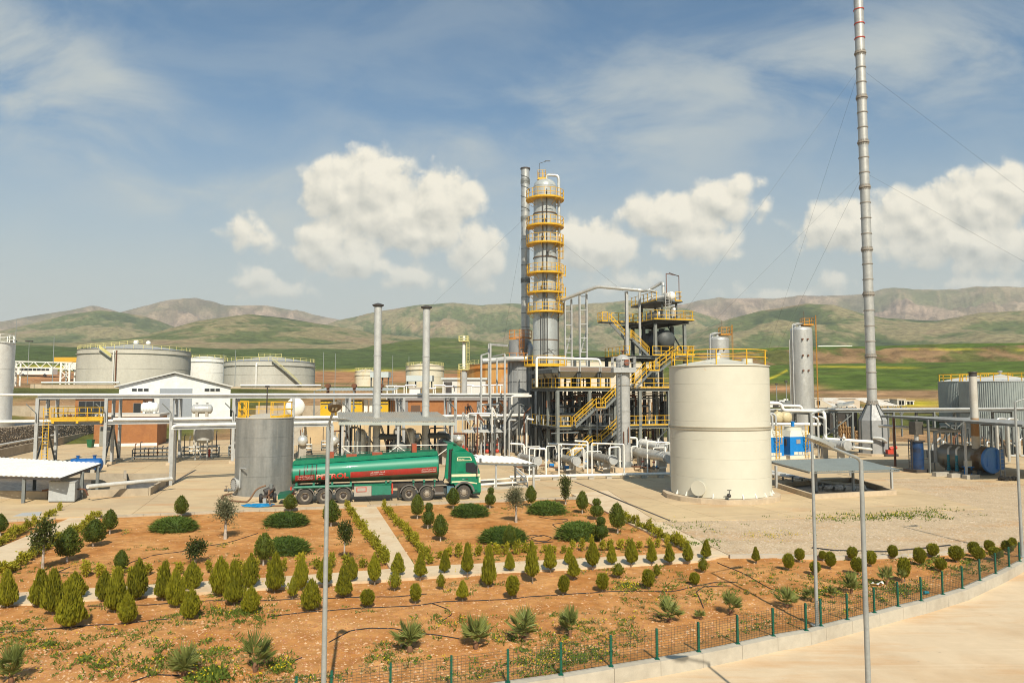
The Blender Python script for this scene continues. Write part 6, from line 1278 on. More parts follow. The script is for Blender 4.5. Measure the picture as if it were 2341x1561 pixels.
def cooling_towers():
 cm = mat('cooling_tower_cream', (.62, .60, .50), .6, c2=(.55, .52, .43))
 for k, (x, Y) in enumerate(((1806, 84.5), (1738, 83.0))):
  O = V(pxX(x, Y, 1000), Y, 0); t = thing('cooling_tower', ['blue cooling tower with yellow ladder right of the cream tank', 'blue cooling tower half hidden by the cream tank'][k], 'cooling tower', O, 'blue cooling towers'); W, D = 3.15, 3.0
  B = lambda a, b, z: pl(O, a, b, z)
  part('basin', MB().prism([B(-.15, -.15, 0), B(W + .15, -.15, 0), B(W + .15, D + .15, 0), B(-.15, D + .15, 0)], 0, .42), cm, t, smooth=0)
  part('casing', MB().prism([B(0, 0, 0), B(W, 0, 0), B(W, D, 0), B(0, D, 0)], .42, 2.55), BLUE, t, smooth=0)
  q = [B(0, 0, 2.55), B(W, 0, 2.55), B(W, D, 2.55), B(0, D, 2.55)]; c_ = B(W / 2, D / 2, 3.25); q2 = [c_ + (V(p.x, p.y, 3.25) - c_) * .72 for p in q]
  part('hood', MB().add(q + q2, [(0, 1, 5, 4), (1, 2, 6, 5), (2, 3, 7, 6), (3, 0, 4, 7), (4, 5, 6, 7)]), cm, t, smooth=0)
  part('fan_ring', MB().lathe([(1.0, 3.25), (.95, 3.6), (1.02, 3.7), (.9, 3.7), (.85, 3.25)], (c_.x, c_.y, 0), 28), cm, t)
  part('motor', MB().tube(c_ + V(0, 0, .35), c_ + V(0, 0, .95), .2, n=14).tube(c_ + V(0, 0, .9), c_ + V(0, 0, 1.02), .24, n=14), BLUE, t)
  part('hatch', MB().obox(B(.85, -.04, 1.75), E1 * .55, E2 * .05, V(0, 0, .5)), mat('hatch_grey', (.30, .28, .26), .5), t, smooth=0)
  part('side_window', MB().obox(B(-.05, .6, 1.5), E2 * 1.2, E1 * .05, V(0, 0, .75)), DARK, t, smooth=0)
  for j in range(4): part('louvre', MB().obox(B(.5 + j * .58, -.05, .47), E1 * .52, E2 * .06, V(0, 0, .34)), cm, t, smooth=0)
  ladder(t, B(2.1, -.3, .1), B(2.1, -.3, 3.9), E1, .45, YEL, True, -E2, step=.34)
 p = at(1925, 1016, 83);
 t = hvessel('water_exchanger', 'grey tube exchanger with round flat end beside the cooling towers', 'exchanger', at(1937, 1018, 82) + E2 * 2.4, -E2, .5, 4.8, STEEL, ends='flange')
 part('cover', MB().lathe([(.01, -.12), (.56, -.12), (.58, .05), (.5, .1)], at(1937, 1018, 82), 28, axis=E2), STEEL, t)
 c = at(1937, 1018, 82); part('top_valve', MB().sphere(c + E2 * .5 + V(0, 0, .8), .2, 10, 8).tube(c + E2 * .5 + V(0, 0, .5), c + E2 * .5 + V(0, 0, 1.3), .07), PIPEW, t)
 a = at(1750, 919, 92)
 pipeline('cooling_pipe', 'white pipe with a drop bend running from the tank to the right', [at(1735, 921, 88), at(1786, 922, 88), at(1790, 938, 88), at(1880, 940, 87), at(1885, 946, 86.5), at(1887, 1003, 86), at(1900, 1004, 86), at(1995, 1010, 85.5)], .2, WHITE, n=12, bend=.5)
 pipeline('cooling_pipe', 'white upper pipe ending in a bend beside the tall vessel', [at(1780, 927, 90), at(1830, 928, 90), at(1835, 938, 90)], .18, WHITE, bend=.5)
 pipeline('stack_feed_pipe', 'lower white pipe into the base of the tall stack', [at(1950, 1022, 84), at(1992, 1027, 86)], .15, WHITE)
 for k, x in enumerate((1764, 1779, 1868, 1876, 1884)):
  Y = 86; b = V(pxX(x, Y), Y + k % 2, 0); pipeline('service_riser', ['first', 'second', 'third', 'fourth', 'fifth'][k] + ' grey service riser from the left around the cooling towers', [b, V(b.x, b.y, zat(948 + 8 * (k > 1), Y)), V(b.x - .7, b.y + .3, zat(944 + 8 * (k > 1), Y))], .13, (STEEL, STEEL, ALU, ALU, STEEL)[k], 'service risers by the cooling towers', bend=.4)
 pipeline('white_header', 'white header pipe behind the cooling towers', [at(1750, 969, 92), at(1875, 970, 91)], .2, WHITE)
 for k, x in enumerate((1768, 1786)):
  hvessel('tan_drum', ['left', 'right'][k] + ' tan banded drum behind the cooling towers', 'drum', at(x, 953, 97), E2, .75, 2.5, mat('tan_drum_paint', (.55, .47, .28), .5), 'tan drums', ground=zat(970, 97) - .6)
cooling_towers()
def right_rack():
 a, b = at(1752, 944, 96), at(2400, 948, 104); z = 5.0
 t = thing('pipe_rack', 'grey steel pipe rack carrying silver pipes across the right side', 'pipe rack', V(a.x, a.y, 0)); n = 7
 for k in range(n + 1):
  p = a.lerp(b, k / n);
  for o in (0, 3.0): q = V(p.x, p.y, 0) + E2 * o; part('column', MB().hbeam(q, V(q.x, q.y, z), .28, .04), STEELM, t, smooth=0)
  part('cross_beam', MB().hbeam(V(p.x, p.y, z - .15), V(p.x, p.y, z - .15) + E2 * 3, .22, .03), STEELM, t, smooth=0)
  if k < n:
   q = a.lerp(b, (k + 1) / n)
   for o in (0, 3.0): part('beam', MB().hbeam(V(p.x, p.y, z + .1) + E2 * o, V(q.x, q.y, z + .1) + E2 * o, .26, .03), STEELM, t, smooth=0)
   if k in (1, 4): part('brace', MB().beam(V(p.x, p.y, .3), V(q.x, q.y, z - .3), .12), STEELM, t, smooth=0); part('brace', MB().beam(V(q.x, q.y, .3), V(p.x, p.y, z - .3), .12), STEELM, t, smooth=0)
 for k, (o, r_, m_) in enumerate(((.3, .13, ALU), (.8, .16, PIPEW), (1.4, .1, RUST), (2.0, .13, PIPEW))):
  pipeline('rack_pipe', ['front silver', 'thick white', 'slim rusty', 'rear white'][k] + ' pipe on the rack at the right', [V(a.x, a.y, z + .38) + E2 * o, V(b.x, b.y, z + .38) + E2 * o], r_, m_, 'pipes on the right rack')
 c0, c1 = at(1905, 932, 118), at(2060, 931, 120)
 A, B = V(c0.x, c0.y, 5.4), V(c1.x, c1.y, 5.4); sh = thing('pallet_shed', 'open shed with white and rusty sheet roof behind the pipe rack', 'shed', V(A.x, A.y, 0))
 sheet_roof(sh, A, A.lerp(B, .35), A.lerp(B, .42) + E2 * 6 + V(0, 0, 1.3), A + E2 * 6 + E1 * 2 + V(0, 0, 1.3), mat('white_rusty_sheet', (.66, .63, .56), .5, c2=(.5, .35, .2), vs_=.6, lo=.5, hi=.7), 6, ribs=2)
 sheet_roof(sh, A.lerp(B, .62), B, B + E2 * 6 + V(0, 0, 1.3), A.lerp(B, .68) + E2 * 6 + V(0, 0, 1.3), mat('white_rusty_sheet', (.66, .63, .56)), 6, ribs=2)
 for k in range(6):
  p = A.lerp(B, k / 5); part('post', MB().beam(V(p.x, p.y, 0), p, .2), STEELM, sh, smooth=0); part('knee_brace', MB().beam(V(p.x, p.y, 3.8), p + E1 * 1.1 - V(0, 0, .1), .1), STEELM, sh, smooth=0); part('knee_brace', MB().beam(V(p.x, p.y, 3.8), p - E1 * 1.1 - V(0, 0, .1), .1), STEELM, sh, smooth=0)
 part('back_wall', MB().obox(V(A.x, A.y, 0) + E2 * 7, E1 * 11, E2 * .2, V(0, 0, 5)), DARK, sh, smooth=0)
 WD = mat('pallet_wood', (.40, .25, .11), .85, c2=(.30, .18, .08), vs_=4)
 for s, (x, n_) in enumerate(((1924, 16), (1942, 12), (1958, 9))):
  c = at(x, 1000, 112); c = V(c.x, c.y, 0)
  for i in range(n_):
   pt = thing('pallet', f'wooden pallet, {ORD(i + 1)} from the ground in the {["tall left","middle","low right"][s]} pallet stack', 'pallet', V(c.x, c.y, i * .2), f'pallets in the {["left","middle","right"][s]} stack')
   rz = PA + rnd.uniform(-.06, .06); o = V(c.x + rnd.uniform(-.04, .04), c.y, i * .2)
   mb = MB(); mb.box((o.x, o.y, o.z + .17), (1.2, 1.0, .03), rz); part('top_boards', mb, WD, pt, smooth=0)
   for dx in (-.5, 0, .5): part('bearer', MB().box((o.x + dx * math.cos(rz), o.y + dx * math.sin(rz), o.z + .08), (.12, 1.0, .14), rz), WD, pt, smooth=0)
right_rack()
def pit_right():
 z = 1.8; A, B, C, D = gnd(1852, 1078, z), gnd(2058, 1074, z), gnd(1952, 1047, z + .1), gnd(1756, 1053, z + .1)
 t = thing('pit_canopy', 'blue grey ribbed canopy over a concrete pit right of the cream tank', 'canopy', V(A.x, A.y, 0)); sheet_roof(t, A, B, C, D, mat('blue_grey_sheet', (.33, .37, .345), .5, .1, c2=(.29, .32, .295), vs_=.5), 14, ribs=3)
 posts = [gnd(1775, 1115), gnd(1866, 1123), gnd(1951, 1121), gnd(2039, 1117), gnd(1945, 1088)]
 for p in posts: part('post', MB().beam(p, V(p.x, p.y, z - .02), .16), STEEL, t, smooth=0)
 for p, q in ((A, B), (D, C), (A, D), (B, C)): part('edge_beam', MB().beam(p.lerp(q, .02) - V(0, 0, .09), p.lerp(q, .98) - V(0, 0, .09), .08, .1), STEELM, t, smooth=0)
 pit = thing('concrete_pit', 'low walled concrete pit below the blue grey canopy', 'pit', gnd(1900, 1130)); Pp = [gnd(1778, 1114), gnd(1860, 1140), gnd(2046, 1130), gnd(1945, 1100)]
 part('floor', MB().prism(Pp, .005, .02), mat('pit_floor_painted_shade', (.045, .04, .035), .35), pit, smooth=0)  # flat plate on the yard, its dark colour stands for shade inside the pit
 for a, b in zip(Pp, Pp[1:] + Pp[:1]): part('wall', MB().beam(a + V(0, 0, .17), b + V(0, 0, .17), .25, .34), CONC, pit, smooth=0)
 for k in range(5):
  a = gnd(1755 + 2 * k, 1074 + 2.4 * k, .4); b = gnd(1860 + 10 * k, 1098 + 1.5 * k, .4); c = gnd(1880 + 24 * k, 1100 + 2 * k, .4)
  pipeline('pit_pipe', ['first', 'second', 'third', 'fourth', 'fifth'][k] + ' white pipe from the back running into the covered pit', [a, b, c, c - V(0, .2, .38)], .09, PIPEW, 'white pipes into the pit', bend=.4)
 for k in range(4):
  g = gnd(1768 + k * 22, 1092 + k * 5); solo('pipe_stand', MB().beam(g, g + V(0, 0, .5), .1).beam(g + V(-.25, 0, .5), g + V(.25, 0, .5), .08), STEELM, ['first', 'second', 'third', 'fourth'][k] + ' short stand under the white pipes beside the cream tank', 'stand', g, 'pipe stands', smooth=0)
pit_right()
def boiler_house():
 base = [gnd(2047, 1066), gnd(2126, 1081), gnd(2210, 1092)]
 t = thing('boiler_canopy', 'thin grey sheet canopy on posts above the blue ended boiler', 'canopy', base[2]); z = 5.15
 dd = (base[2] - base[0]).normalized(); sd = V(-dd.y, dd.x, 0)
 A = base[0] - dd * 2.0; B = base[2] + dd * 6.5
 A, B = V(A.x, A.y, z + .1), V(B.x, B.y, z - .05); W = sd * 11 - V(0, 0, .36)
 sheet_roof(t, B, B + W, A + W, A, mat('canopy_sheet_grey', (.33, .34, .32), .55, .2, c2=(.28, .25, .21)), 10, ribs=2)
 for p, q in ((A, B), (A + W, B + W)): part('edge_beam', MB().beam(p - V(0, 0, .12), q - V(0, 0, .12), .1, .18), STEELM, t, smooth=0)
 for k, p in enumerate(base): part('post', MB().beam(p, V(p.x, p.y, z - .05), .16), (RUST, STEELM, STEEL)[k], t, smooth=0)
 for k in (.12, .45, .9):
  p = A.lerp(B, k) + W; part('post', MB().beam(V(p.x, p.y, 0), p - V(0, 0, .1), .16), STEELM, t, smooth=0)
 for k in (.3, .6, .85):
  p = A.lerp(B, k) + sd * 3; part('strip_lamp', MB().beam(p - V(0, 0, .45) - E1 * .7, p - V(0, 0, .45) + E1 * .7, .14, .08), DARK, t, smooth=0)
 c = at(2268, 1050, 68.0); c = V(c.x, c.y, 1.42); Rr_, Ln = 1.2, 5.0
 m = mat('boiler_cladding', (.36, .35, .31), .4, .5, c2=(.20, .12, .055), vs_=.45, lo=.5, hi=.62); bl = mat('boiler_end_blue', (.07, .22, .56), .45, c2=(.10, .25, .52))
 t = thing('boiler', 'horizontal boiler with rust stained silver shell and blue end', 'boiler', V(c.x, c.y, 0))
 part('shell', MB().lathe([(Rr_, 0), (Rr_, Ln)], c, 48, axis=E2), m, t, smooth=40); part('rear_head', MB().lathe([(Rr_, Ln), (Rr_ * .8, Ln + .25), (.01, Ln + .4)], c, 48, axis=E2), ALUP, t, smooth=50)
 part('front_plate', MB().lathe([(.01, -.12), (Rr_ * .985, -.12), (Rr_ * 1.02, -.08), (Rr_ * 1.02, .12)], c, 48, axis=E2), bl, t)
 pd = part('door_panel', MB().obox(c + E1 * .35 - E2 * .3 - V(0, 0, .85), E1 * .75, E2 * .2, V(0, 0, 1.8)), bl, t, smooth=0)
 for k in range(8): part('rib', MB().obox(c + E1 * .35 - E2 * .34 + V(0, 0, -.8 + .22 * k), E1 * .75, E2 * .05, V(0, 0, .05)), bl, pd, smooth=0)
 part('door_panel', MB().obox(c - E1 * .75 - E2 * .16 - V(0, 0, .55), E1 * .9, E2 * .06, V(0, 0, 1.0)), bl, t, smooth=0)
 ladder(t, c + E1 * .7 - E2 * .45 - V(0, 0, 1.4), c + E1 * .7 - E2 * .45 + V(0, 0, 1.3), E1, .5, STEEL)
 for k in (.7, 4.2): part('saddle', MB().box(c + E2 * k - V(0, 0, 1.2), (1.8, .3, .45), PA), STEELD, t, smooth=0)
 for k in (1.2, 2.4, 3.6): part('band', MB().lathe([(Rr_, -.03), (Rr_ + .012, -.03), (Rr_ + .012, .03), (Rr_, .03)], c + E2 * k, 48, axis=E2), m, t)
 q = at(2255, 1015, 69.5); q = c + E2 * 1.2 - E1 * .5; ch = thing('boiler_chimney', 'short pale chimney with rusty lower part on the boiler', 'chimney', V(q.x, q.y, 2.5)); zt = zat(852, q.y, 2255); rm = mat('chimney_rust_band', (.33, .19, .09), .8, c2=(.42, .33, .22), vs_=1.0); pm = mat('chimney_pale', (.50, .47, .41), .55, .1, c2=(.44, .40, .33))
 zs = [2.4, 3.6, 5.3, 7.2, zt - .35]
 for i, (a, b) in enumerate(zip(zs[:-1], zs[1:])): part('stack_section', MB().lathe([(.34, a), (.34, b)], (q.x, q.y, 0), 24), (pm, rm, pm, pm)[i], ch, smooth=40)
 part('rim', MB().lathe([(.34, zt - .35), (.34, zt), (.42, zt), (.42, zt + .08), (.28, zt + .08)], (q.x, q.y, 0), 24), DARK, ch)
 g = gnd(2160, 1082);
 for k in range(2):
  p = c + E2 * (3.0 - .9 * k) - E1 * 1.9; p = V(p.x, p.y, 0); tm = mat('teal_paint', (.01, .20, .26), .45)
  b = thing('feed_pump', ['left', 'right'][k] + ' teal upright feed pump in front of the boiler', 'pump', p, 'teal feed pumps')
  for j in range(4): part('stage', MB().tube(p + V(0, 0, .25 + j * .28), p + V(0, 0, .47 + j * .28), .17 - .02 * j, n=12), tm, b)
  part('motor', MB().tube(p + V(0, 0, 1.3), p + V(0, 0, 1.75), .12, n=12), tm, b); part('foot', MB().box((p.x, p.y, .12), (.5, .5, .24), PA), CONC, b, smooth=0); part('delivery_pipe', MB().pipe([p + V(0, 0, 1.7), p + V(0, 0, 2.3), p + E1 * .6 + E2 * .2 + V(0, 0, 2.5)], .1, 8, .2), PIPEW, b, smooth=50)
 p = c + E2 * .9 - E1 * 1.9; p = V(p.x, p.y, 0); g_ = thing('control_panel', 'cream control panel on a blue frame in front of the boiler', 'control panel', p); part('box', MB().box((p.x, p.y, 1.05), (.55, .4, .55), PA), mat('cream_panel', (.60, .55, .42), .5), g_, smooth=0)
 for dx in (-.4, .4): part('frame_leg', MB().beam(p + E1 * dx, p + E1 * dx + V(0, 0, .8), .08), BLUE, g_, smooth=0)
 part('frame_top', MB().box((p.x, p.y, .78), (1.0, .5, .06), PA), BLUE, g_, smooth=0); part('motor', MB().tube(p - E1 * .25 + V(0, 0, .35), p + E1 * .3 + V(0, 0, .35), .2, n=14), DARK, g_)
 p = gnd(2132, 1074); cbx = thing('electric_cabinet', 'grey electric cabinet on legs left of the boiler', 'cabinet', p); part('box', MB().box((p.x, p.y, 1.35), (.75, .35, 1.2), PA), STEEL, cbx, smooth=0)
 for dx in (-.3, .3): part('leg', MB().beam(p + E1 * dx, p + E1 * dx + V(0, 0, .8), .07), STEELM, cbx, smooth=0)
 p = V(pxX(2091, 71), 71, 0); dv = thing('oil_burner_vessel', 'dark blue upright vessel stained with oil left of the boiler', 'vessel', p); db = mat('oily_blue', (.012, .045, .13), .4, c2=(.02, .02, .022), vs_=1.2)
 for a, b in ((.3, 1.3), (1.3, 2.3), (2.3, 3.0)): part('shell_section', MB().lathe([(.58, a), (.58, b - .04), (.62, b - .04), (.62, b)], (p.x, p.y, 0), 32), db, dv, smooth=40)
 part('top_ring', MB().lathe([(.01, 3.05), (.75, 3.05), (.75, 2.95), (.6, 2.95)], (p.x, p.y, 0), 32), DARK, dv); part('hood_box', MB().box((p.x, p.y, 4.25), (.95, .8, 1.25), PA), mat('sooty_grey', (.07, .065, .055), .7, c2=(.13, .12, .10)), dv, smooth=0)
 part('flue', MB().tube((p.x, p.y, 3.0), (p.x, p.y, 3.7), .2), ALUP, dv); part('base', MB().box((p.x, p.y, .15), (1.9, 1.6, .3), PA), DARK, dv, smooth=0)
 ladder(dv, p - E1 * .8 + V(0, 0, .1), p - E1 * .8 + V(0, 0, 3.2), E2 * -1, .4, DARK)
 pipeline('steam_pipe', 'grey steam pipe dropping to the boiler from the left', [V(p.x + 2.1, p.y + .5, .9), V(p.x + 2.1, p.y + .5, 3.9), c + E2 * 2.5 - E1 * .8 + V(0, 0, 2.6)], .16, STEEL, bend=.5)
 pipeline('steam_pipe', 'long silver pipe crossing above the boiler', [at(2010, 973, 80), at(2190, 985, 72)], .16, ALU)
 for k in range(3):
  p = gnd(2150 + 35 * k, 1088 + 3 * k); solo('concrete_block', MB().box((p.x, p.y, .18), (1.5, .5, .36), PA), CONCG, ['left', 'middle', 'right'][k] + ' concrete block on the ground before the boiler', 'block', p, 'concrete blocks before the boiler', smooth=0)
 p = gnd(2306, 1098); mb = MB(); Rn = random.Random(4)
 for k in range(16): mb.sphere(p + V(Rn.uniform(-.7, .7), Rn.uniform(-.3, .3), Rn.uniform(.05, .25)), Rn.uniform(.18, .32), 8, 5, 1, 1, .6)
 solo('plastic_sheet', mb, mat('black_plastic', (.02, .02, .02), .25), 'crumpled black plastic sheet on the gravel at right', 'plastic sheet', p)
 Rn = random.Random(14)
 for k in range(9):
  x = 2120 + k * 25; Y = 84 + (k % 3) * 3; b = V(pxX(x, Y), Y, 0); t2 = thing('trestle', f'dark steel trestle with pipes behind the boiler, {["first","second","third","fourth","fifth","sixth","seventh","eighth","ninth"][k]} from the left', 'trestle', b, 'trestles behind the boiler')
  for dx in (0, 1.0): part('leg', MB().beam(b + E1 * dx, b + E1 * dx + V(0, 0, 3.6), .14), STEELD, t2, smooth=0)
  part('top', MB().beam(b + V(0, 0, 3.6), b + E1 * 1.0 + V(0, 0, 3.6), .16), STEELD, t2, smooth=0); part('brace', MB().beam(b + V(0, 0, .3), b + E1 * 1.0 + V(0, 0, 3.4), .08), STEELD, t2, smooth=0)
  part('pipe', MB().pipe([b + E1 * .4 + V(0, 0, .2), b + E1 * .4 + V(0, 0, Rn.uniform(1.5, 3)), b + E1 * 1.9 + E2 * .3 + V(0, 0, Rn.uniform(1, 3))], .12, 8, .3), Rn.choice([DARK, STEEL, RUST, ALU]), t2, smooth=50)
  part('tank', MB().tube(b + E1 * .2 + E2 * .8 + V(0, 0, .1), b + E1 * .2 + E2 * .8 + V(0, 0, Rn.uniform(.8, 1.6)), .45, n=14), Rn.choice([DARK, STEELD]), t2)
 for k, (xa, z) in enumerate(((2275, 4.6), (2300, 4.6))):
  Y = 78; b = V(pxX(xa, Y), Y, .3); pipeline('pipe_loop', ['left', 'right'][k] + ' silver expansion loop beyond the boiler end', [b, b + V(0, 0, z), b + V(1.2, .2, z), b + V(1.2, .2, .6), b + V(2.2, .3, .6)], .15, ALU, 'expansion loops beyond the boiler', bend=.4)
boiler_house()
def silos():
 m = mat('corrugated_silo_steel', (.33, .375, .36), .45, .35, c2=(.28, .31, .30), vs_=.4)
 for k, (x, Y, r_, lb) in enumerate(((2228, 128, 5.5, 'left corrugated steel silo partly behind its neighbour'), (2288, 117, 5.75, 'right corrugated steel silo at the edge of the picture'))):
  c = V(pxX(x, Y), Y, 0); zt = zat(872, Y); t = thing('silo', lb, 'silo', c, 'corrugated silos'); n = 150
  for j in range(12):      # ribbed wall panels
   mb = MB(); prof = []; a0 = 2 * math.pi * j / 12; N_ = 40
   for i in range(N_ + 1):
    a = a0 + 2 * math.pi / 12 * i / N_; rr = r_ + (.07 if i % 4 in (1, 2) else 0); prof.append((c.x + rr * math.cos(a), c.y + rr * math.sin(a)))
   mb.add([(x_, y_, .2) for x_, y_ in prof] + [(x_, y_, zt) for x_, y_ in prof], [(i, i + 1, N_ + 2 + i, N_ + 1 + i) for i in range(N_)]); part('wall_panel', mb, m, t, smooth=0)
  part('roof', MB().lathe([(r_ + .15, zt - .02), (.3, zt + 1.1), (.01, zt + 1.1)], (c.x, c.y, 0), 60), mat('silo_roof', (.55, .55, .51), .5), t); railing(t, ring(c, r_ - .1, zt + .05, 36), 1.25, YEL, closed=True, spacing=1.9, r=.05, toe=False)
  part('plinth', MB().lathe([(.01, .22), (r_ + .3, .22), (r_ + .3, -.5)], (c.x, c.y, 0), 48), CONC, t)
  part('vent', MB().tube((c.x, c.y, zt + 1), (c.x, c.y, zt + 1.6), .2).tube((c.x, c.y, zt + 1.5), (c.x, c.y, zt + 1.75), .35), GALV, t)
silos()
# tank farm, sheds and cabins in the distance
def far_tank(name, label, x, Y, rpx, yrim, ybase, m, rail=True, nc=4, roof=None, cone=.9, stairs=None, group='tank farm tanks'):
 r_ = rpx / FPX * Y; c = at(x, ybase, Y); c = V(c.x, Y, 0); zt = zat(yrim, Y); z0 = min(ground_z(c.x, Y - r_), zat(ybase, Y)) - .3
 t = thing(name, label, 'tank', V(c.x, c.y, z0), group); courses(t, c, r_, z0, zt, nc, m, 72, step=.05)
 part('roof', MB().lathe([(r_ + .1, zt - .05), (r_ + .1, zt + .02), (.3, zt + cone), (.01, zt + cone)], (c.x, c.y, 0), 72), roof or m, t, smooth=20)
 part('wind_girder', MB().lathe([(r_, zt - 1.3), (r_ + .25, zt - 1.3), (r_ + .25, zt - 1.15), (r_, zt - 1.15)], (c.x, c.y, 0), 72), m, t)
 if rail: railing(t, ring(c, r_ - .1, zt, 60), 1.1, YELP, closed=True, spacing=2.4, r=.06, single=True, toe=False)
 if stairs:
  a0, a1 = R(stairs[0]), R(stairs[1]); n = 40; mb = MB(); rl = MB(); z1 = stairs[2] if len(stairs) > 2 else z0; prev = None
  for i in range(n + 1):
   a = a0 + (a1 - a0) * i / n; z = zt + (z1 - zt) * i / n; p = V(c.x + math.cos(a) * (r_ + .6), c.y + math.sin(a) * (r_ + .6), z)
   if prev is not None:
    mb.beam(prev, p, .9, .14); rl.beam(prev + V(0, 0, 1), p + V(0, 0, 1), .1); rl.beam(p, p + V(0, 0, 1), .07)
   prev = p
  part('spiral_stair', mb, GALV, t, smooth=0); part('handrail', rl, YELP, t, smooth=0)
 return t, c, r_, zt, z0
def tank_farm():
 gm = mat('weathered_tank_grey', (.52, .495, .42), .7, c2=(.44, .415, .35), vs_=.35, stretch=(.5, .5, .12), streak=(.46, .34, .2), sk=.2); gm2 = mat('weathered_tank_grey_b', (.48, .47, .41), .65, c2=(.39, .38, .335), vs_=.35, stretch=(.5, .5, .12), streak=(.46, .43, .36), sk=.28)
 gr = mat('grey_tank_roof', (.33, .34, .34), .6)
 t, c, r_, zt, z0 = far_tank('storage_tank', 'largest weathered grey tank on the left with pale yellow rail', 308, 212, 116, 803, 876, gm, roof=gr, cone=2.2, stairs=(262, 275, 17.0))
 for k, a in enumerate((277, 279.5)):
  d = V(math.cos(R(a)), math.sin(R(a)), 0); p = V(c.x, c.y, 0) + d * (r_ + .3); part('down_pipe', MB().pipe([V(p.x, p.y, z0), V(p.x, p.y, zt - .8), V(c.x, c.y, zt - .6) + d * (r_ - .2)], .16, 8), RUST if k else PIPEW, t, smooth=50)
 mb = MB(); q = [V(c.x - r_ * .9, c.y - r_ * .35, zt + .4), V(c.x, c.y - .5, zt + 2.2), V(c.x + 2, c.y - .5, zt + 2.2)]; railing(t, q, 1.1, YELP, spacing=2, r=.06, single=True, toe=False); part('roof_vent', MB().sphere((c.x, c.y, zt + 2.6), .8, 12, 8).sphere((c.x + 3.6, c.y, zt + 2.4), .7, 12, 8), WHITE, t)
 far_tank('storage_tank', 'white tank between the two big grey tanks', 469, 245, 44, 820, 873, WHITE, stairs=(150, 235))
 t, c, r_, zt, z0 = far_tank('storage_tank', 'wide weathered grey tank right of the white one with long stair', 617, 218, 99, 829, 884, gm2, roof=gr, cone=2.0, stairs=(290, 330)); railing(t, [V(c.x - 3, c.y - 2, zt + 1.6), V(c.x + 4, c.y - 2, zt + 1.5)], 1.1, YELP, spacing=2, r=.06, single=True)
 q = V(c.x + .5, c.y - r_ - .3, 0); part('down_pipe', MB().pipe([V(q.x, q.y, z0 + .3), V(q.x, q.y, zt - .8), V(q.x, q.y + 1.5, zt - .5)], .3, 8), PIPEW, t, smooth=50)
 rs = mat('white_rust_streaked', (.66, .60, .46), .7, c2=(.60, .42, .2), vs_=.5, stretch=(1, 1, .15), lo=.48, hi=.7, streak=(.48, .20, .05), sk=.34)
 far_tank('storage_tank', 'small cream tank streaked with rust behind the left chimney', 836, 235, 25, 849, 879, rs, cone=.8); far_tank('storage_tank', 'cream rust streaked tank behind the right chimney', 971, 228, 43.5, 837, 886, rs, cone=1.0)
 og = mat('orange_rust_tank', (.74, .44, .14), .75, c2=(.62, .25, .04), vs_=.16, stretch=(.9, .9, .06), lo=.38, hi=.55, streak=(.60, .30, .09), sk=.4)
 nt = og.node_tree; N = nt.nodes; b = N['Principled BSDF']; src = b.inputs['Base Color'].links[0].from_socket; ge = N.new('ShaderNodeNewGeometry'); sp = N.new('ShaderNodeSeparateXYZ'); nt.links.new(ge.outputs['Position'], sp.inputs[0]); nz = N.new('ShaderNodeTexNoise'); nz.inputs['Scale'].default_value = .5; nt.links.new(ge.outputs['Position'], nz.inputs['Vector']); ma = N.new('ShaderNodeMath'); ma.operation = 'MULTIPLY_ADD'; nt.links.new(nz.outputs[0], ma.inputs[0]); ma.inputs[1].default_value = 14; nt.links.new(sp.outputs[0], ma.inputs[2]); mr = N.new('ShaderNodeMapRange'); nt.links.new(ma.outputs[0], mr.inputs[0]); mr.inputs[1].default_value = 4; mr.inputs[2].default_value = 9; mx = N.new('ShaderNodeMix'); mx.data_type = 'RGBA'; nt.links.new(mr.outputs[0], mx.inputs[0]); nt.links.new(src, mx.inputs[6]); mx.inputs[7].default_value = (.60, .54, .42, 1); nt.links.new(mx.outputs[2], b.inputs['Base Color'])
 far_tank('storage_tank', 'huge orange rusted tank with pale rim behind the column', 1288, 205, 224, 836, 900, og, roof=mat('pale_rim', (.70, .66, .48), .6), cone=1.6)
 far_tank('storage_tank', 'low white tank half hidden behind the largest grey tank', 176, 300, 26, 824, 850, WHITE, cone=.6)
 for k, (x0, x1, yt, yb, Y) in enumerate(((70, 275, 878, 893, 186), (525, 735, 884, 898, 190))):
  a, b = at(x0, yb, Y), at(x1, yb, Y); za = zat(yt, Y); w_ = thing('bund_wall', ['long tan bund wall below the largest grey tank', 'tan bund wall below the wide grey tank'][k], 'wall', a); n = 8
  for i in range(n):
   p, q = a.lerp(b, i / n), a.lerp(b, (i + .99) / n); zb = min(ground_z(p.x, p.y), ground_z(q.x, q.y)) - 1.2; part('wall_panel', MB().beam(V(p.x, p.y, (za + zb) / 2), V(q.x, q.y, (za + zb) / 2), .4, za - zb), CONC, w_, smooth=0)
  pipeline('bund_pipe', ['white pipe on top of the bund wall by the largest tank', 'white pipe on the bund wall by the wide tank'][k], [V(a.x + 3, a.y - .5, za + .4), V(b.x, b.y - .5, za + .4)], .22, WHITE)
 mb = MB(); pts = [at(0, 872, 232), at(165, 858, 262), at(190, 862, 240), at(0, 900, 190)]
 Y = 135; xl, xr, xm = pxX(272, Y), pxX(527, Y), pxX(402, Y); zl = zat(882, Y); zm = zat(854, Y); z0 = ground_z(xm, Y) - .8
 t = thing('warehouse', 'white gabled warehouse with grey roller door', 'building', V(xm, Y, z0)); D = 32; SX = 15.2
 W2 = mat('white_sheet_wall', (.72, .73, .72), .55, c2=(.68, .68, .66), vs_=.3)
